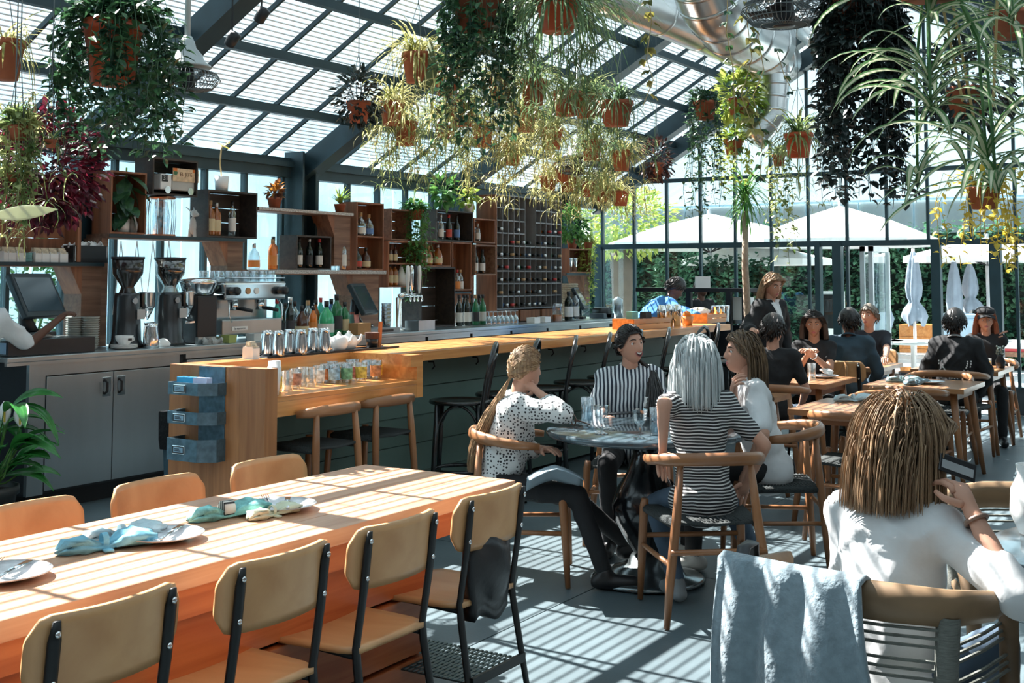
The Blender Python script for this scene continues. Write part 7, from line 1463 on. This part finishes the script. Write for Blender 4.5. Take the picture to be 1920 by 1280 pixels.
MB().grid(lambda u, v: _HM @ V((.085 + .07 * v * cos((u - .5) * 1.6), (u - .5) * .17, .076 - .030 * v - .03 * (2 * u - 1) ** 2)), 14, 5, .004).build('visor', CL_BK, cpo, True); MB().tube([_HM @ V((.108 * cos(a), .092 * sin(a), .072)) for a in [2 * pi * i / 24 for i in range(25)]], .005, 5).build('band', M_WHITE, cpo, True)
# bar staff
person('bartender in bright blue shirt bending over behind the bar', V((11.75, 5.75, 0)), AR(-48), 1.0, sit=False, lean=.84, yaw=.2, pitch=.7, sk=SK_D, top=CL_BLUE, sleeve=.95, pants=CL_BK, shoe=SH_BK, loose=.022, L=at_d(1335, 600, 12.6), Rr=at_d(1325, 602, 12.3), eyes=False, hair=dict(m=H_BLK, kind='short', n=300, thick=.016, seed=14, r=.005))
_q = at_x(1312, 560, 13.45); person('dark-haired worker mostly hidden behind the service station', V((_q.x, _q.y, 0)), AR(-120), .88, sit=False, lean=.05, sk=SK_D, top=CL_BK, sleeve=.9, pants=CL_BK, shoe=SH_BK, eyes=False, hair=dict(m=H_BLK, kind='short', n=300, thick=.03, seed=15, r=.006))
_q = at_d(-62, 640, 7.35); person('barista in white t-shirt at the left edge reaching toward the till', V((_q.x, _q.y, 0)), AR(35), .93, sit=False, lean=.25, sk=SK_D, top=CL_W, sleeve=.42, pants=CL_JEAN, shoe=SH_BK, loose=.012, Rr=at_d(108, 600, 7.75), Rp=at_d(40, 690, 7.6), L=at_d(-60, 620, 7.9), eyes=False, curlR=.9, hair=dict(m=H_BLK, kind='short', n=300, thick=.016, seed=16, r=.005))
# ---- foreground chairs, table, jacket, phone
M_ROPE = mat('grey_paper_rope', (.16, .17, .15), .8, 0, .3, 40, (1, 1, 8), .5, 90); M_OAKG = wood('grey_worn_oak', (.12, .075, .04), (.22, .14, .075), 1, 4, .5, k=6)
def rope_chair(label, loc, rz):
    t = thing('rope_armchair', label, 'chair', loc, rz, 'rope-back armchairs')
    rail = [(.12, .30, .70), (-.05, .30, .71), (-.17, .24, .72), (-.22, .12, .725), (-.23, 0, .725), (-.22, -.12, .725), (-.17, -.24, .72), (-.05, -.30, .71), (.12, -.30, .70)]
    MB().tube(rail, [.022, .028, .034, .036, .036, .036, .034, .028, .022], 8, flat=(.75, 1.35)).build('top_rail', M_OAKG, t, True)
    for k in (1, -1):
        MB().tube([(-.17, k * .24, .70), (-.19, k * .23, .44), (-.24, k * .26, .005)], [.028, .028, .02], 8).build('leg', M_ROPE, t, True); MB().tube([(.10, k * .30, .69), (.20, k * .27, .44), (.24, k * .27, .005)], [.024, .025, .018], 8).build('leg', M_OAKG, t, True); MB().tube([(-.19, k * .23, .42), (.2, k * .27, .42)], .02, 8).build('seat_rail', M_OAKG, t, True)
        for z in (.50, .52, .54, .585, .605, .625): MB().tube([(-.18, k * .235, z), (.0, k * .27, z + .005), (.15, k * .285, z + .01)], .0045, 4).build('side_rope', M_ROPE, t)
    for z in (.48, .50, .52, .555, .575, .595, .63, .65, .67): MB().tube([(-.185, -.235, z), (-.225, -.1, z), (-.235, 0, z), (-.225, .1, z), (-.185, .235, z)], .0045, 4).build('back_rope', M_ROPE, t)
    st = MB()
    for i in range(24): x = -.18 + .0165 * i; st.tube([(x, -.24, .435), (x, 0, .425), (x, .24, .435)], .0095, 5)
    st.build('rope_seat', M_ROPE, t, True); return t
rc = rope_chair('worn oak armchair with rope sides under the foreground blonde woman', FGL + V((-.04, .0, 0)), AR(-6)); rope_chair('worn oak armchair with rope sides facing the camera at the right edge', V((4.42, .66, 0)), AR(205))
rt2 = copy_tree(rt, (3.74, .20, 0), 0, 'round stone-topped table cut by the right edge of the picture')
tag(MB().lathe([(0, 0), (.05, 0), (.075, .06), (.07, .13), (.05, .17), (.055, .20), (.048, .20), (.042, .17), (0, .16)], 24).build('white_pitcher', M_WHITE, None, True, loc=at_z(1945, 1000, .7465)), 'rounded white ceramic pitcher at the right edge', 'pitcher')
ph = thing('smartphone', 'black phone at the fingertips of the foreground blonde woman', 'phone', at_d(1795, 876, 3.16)); ph.scale = (.72, .72, .72); MB().box((-.07, -.004, -.035), (.07, .004, .035), R(AZ - pi / 2, 'Z') @ R(.35, 'Y') @ R(-.5, 'X')).build('body', M_BLKP, ph, bevel=.004); MB().box((-.06, -.006, -.022), (.06, -.0045, .01), R(AZ - pi / 2, 'Z') @ R(.35, 'Y') @ R(-.5, 'X')).build('screen', mat('pale_screen', (.35, .37, .38), .2), ph)
# grey jacket thrown over the chair back
def jk(u, v):
    a = 2.55 - 1.5 * u; x = -.245 * abs(sin(a * .62)) ; 
    y = .33 - .40 * u; f = v * 1.25
    xb = -.235 + .16 * max(0, (abs(y) - .14)) ** 1.0
    if f < .18: o = .06 - .5 * f; z = .775 - .06 * ((f - .18) / .18) ** 2; xx = xb + .07 - f * .5
    else: z = .772 - (f - .18) * (.46 + .10 * sin(3.2 * u + .5)); xx = xb - .028 - .035 * sin(pi * min(1, (f - .18))) - .03 * sin(9 * u + 2 * f) * (f - .1) - .012 * sin(23 * u + 3)
    return (xx, y + .05 * (f - .18) * sin(5 * u), z)
jkt = MB().grid(jk, 30, 26, .012).build('draped_jacket', mat('blue_grey_fleece', (.20, .27, .31), .95, 0, .15, 40, bump=.35, bs=60, sheen=.4), None, True, loc=FGL + V((-.04, 0, 0)), rz=AR(-6)); tag(jkt, 'blue-grey fleece jacket draped over the foreground chair back', 'jacket')
hb = thing('strap_bag', 'black bag strap with buckle hanging over the draped jacket', 'bag', FGL + V((-.04, 0, 0)), AR(-6)); MB().tube([(-.10, .30, .70), (-.12, .29, .795), (-.17, .29, .79), (-.225, .285, .68), (-.24, .28, .5), (-.25, .27, .3)], .016, 6, flat=(1.3, .35)).build('strap', mat('black_leather', (.015, .016, .018), .4), hb, True); MB().box((-.262, .262, .56), (-.252, .302, .62)).build('buckle', M_BLACK, hb)
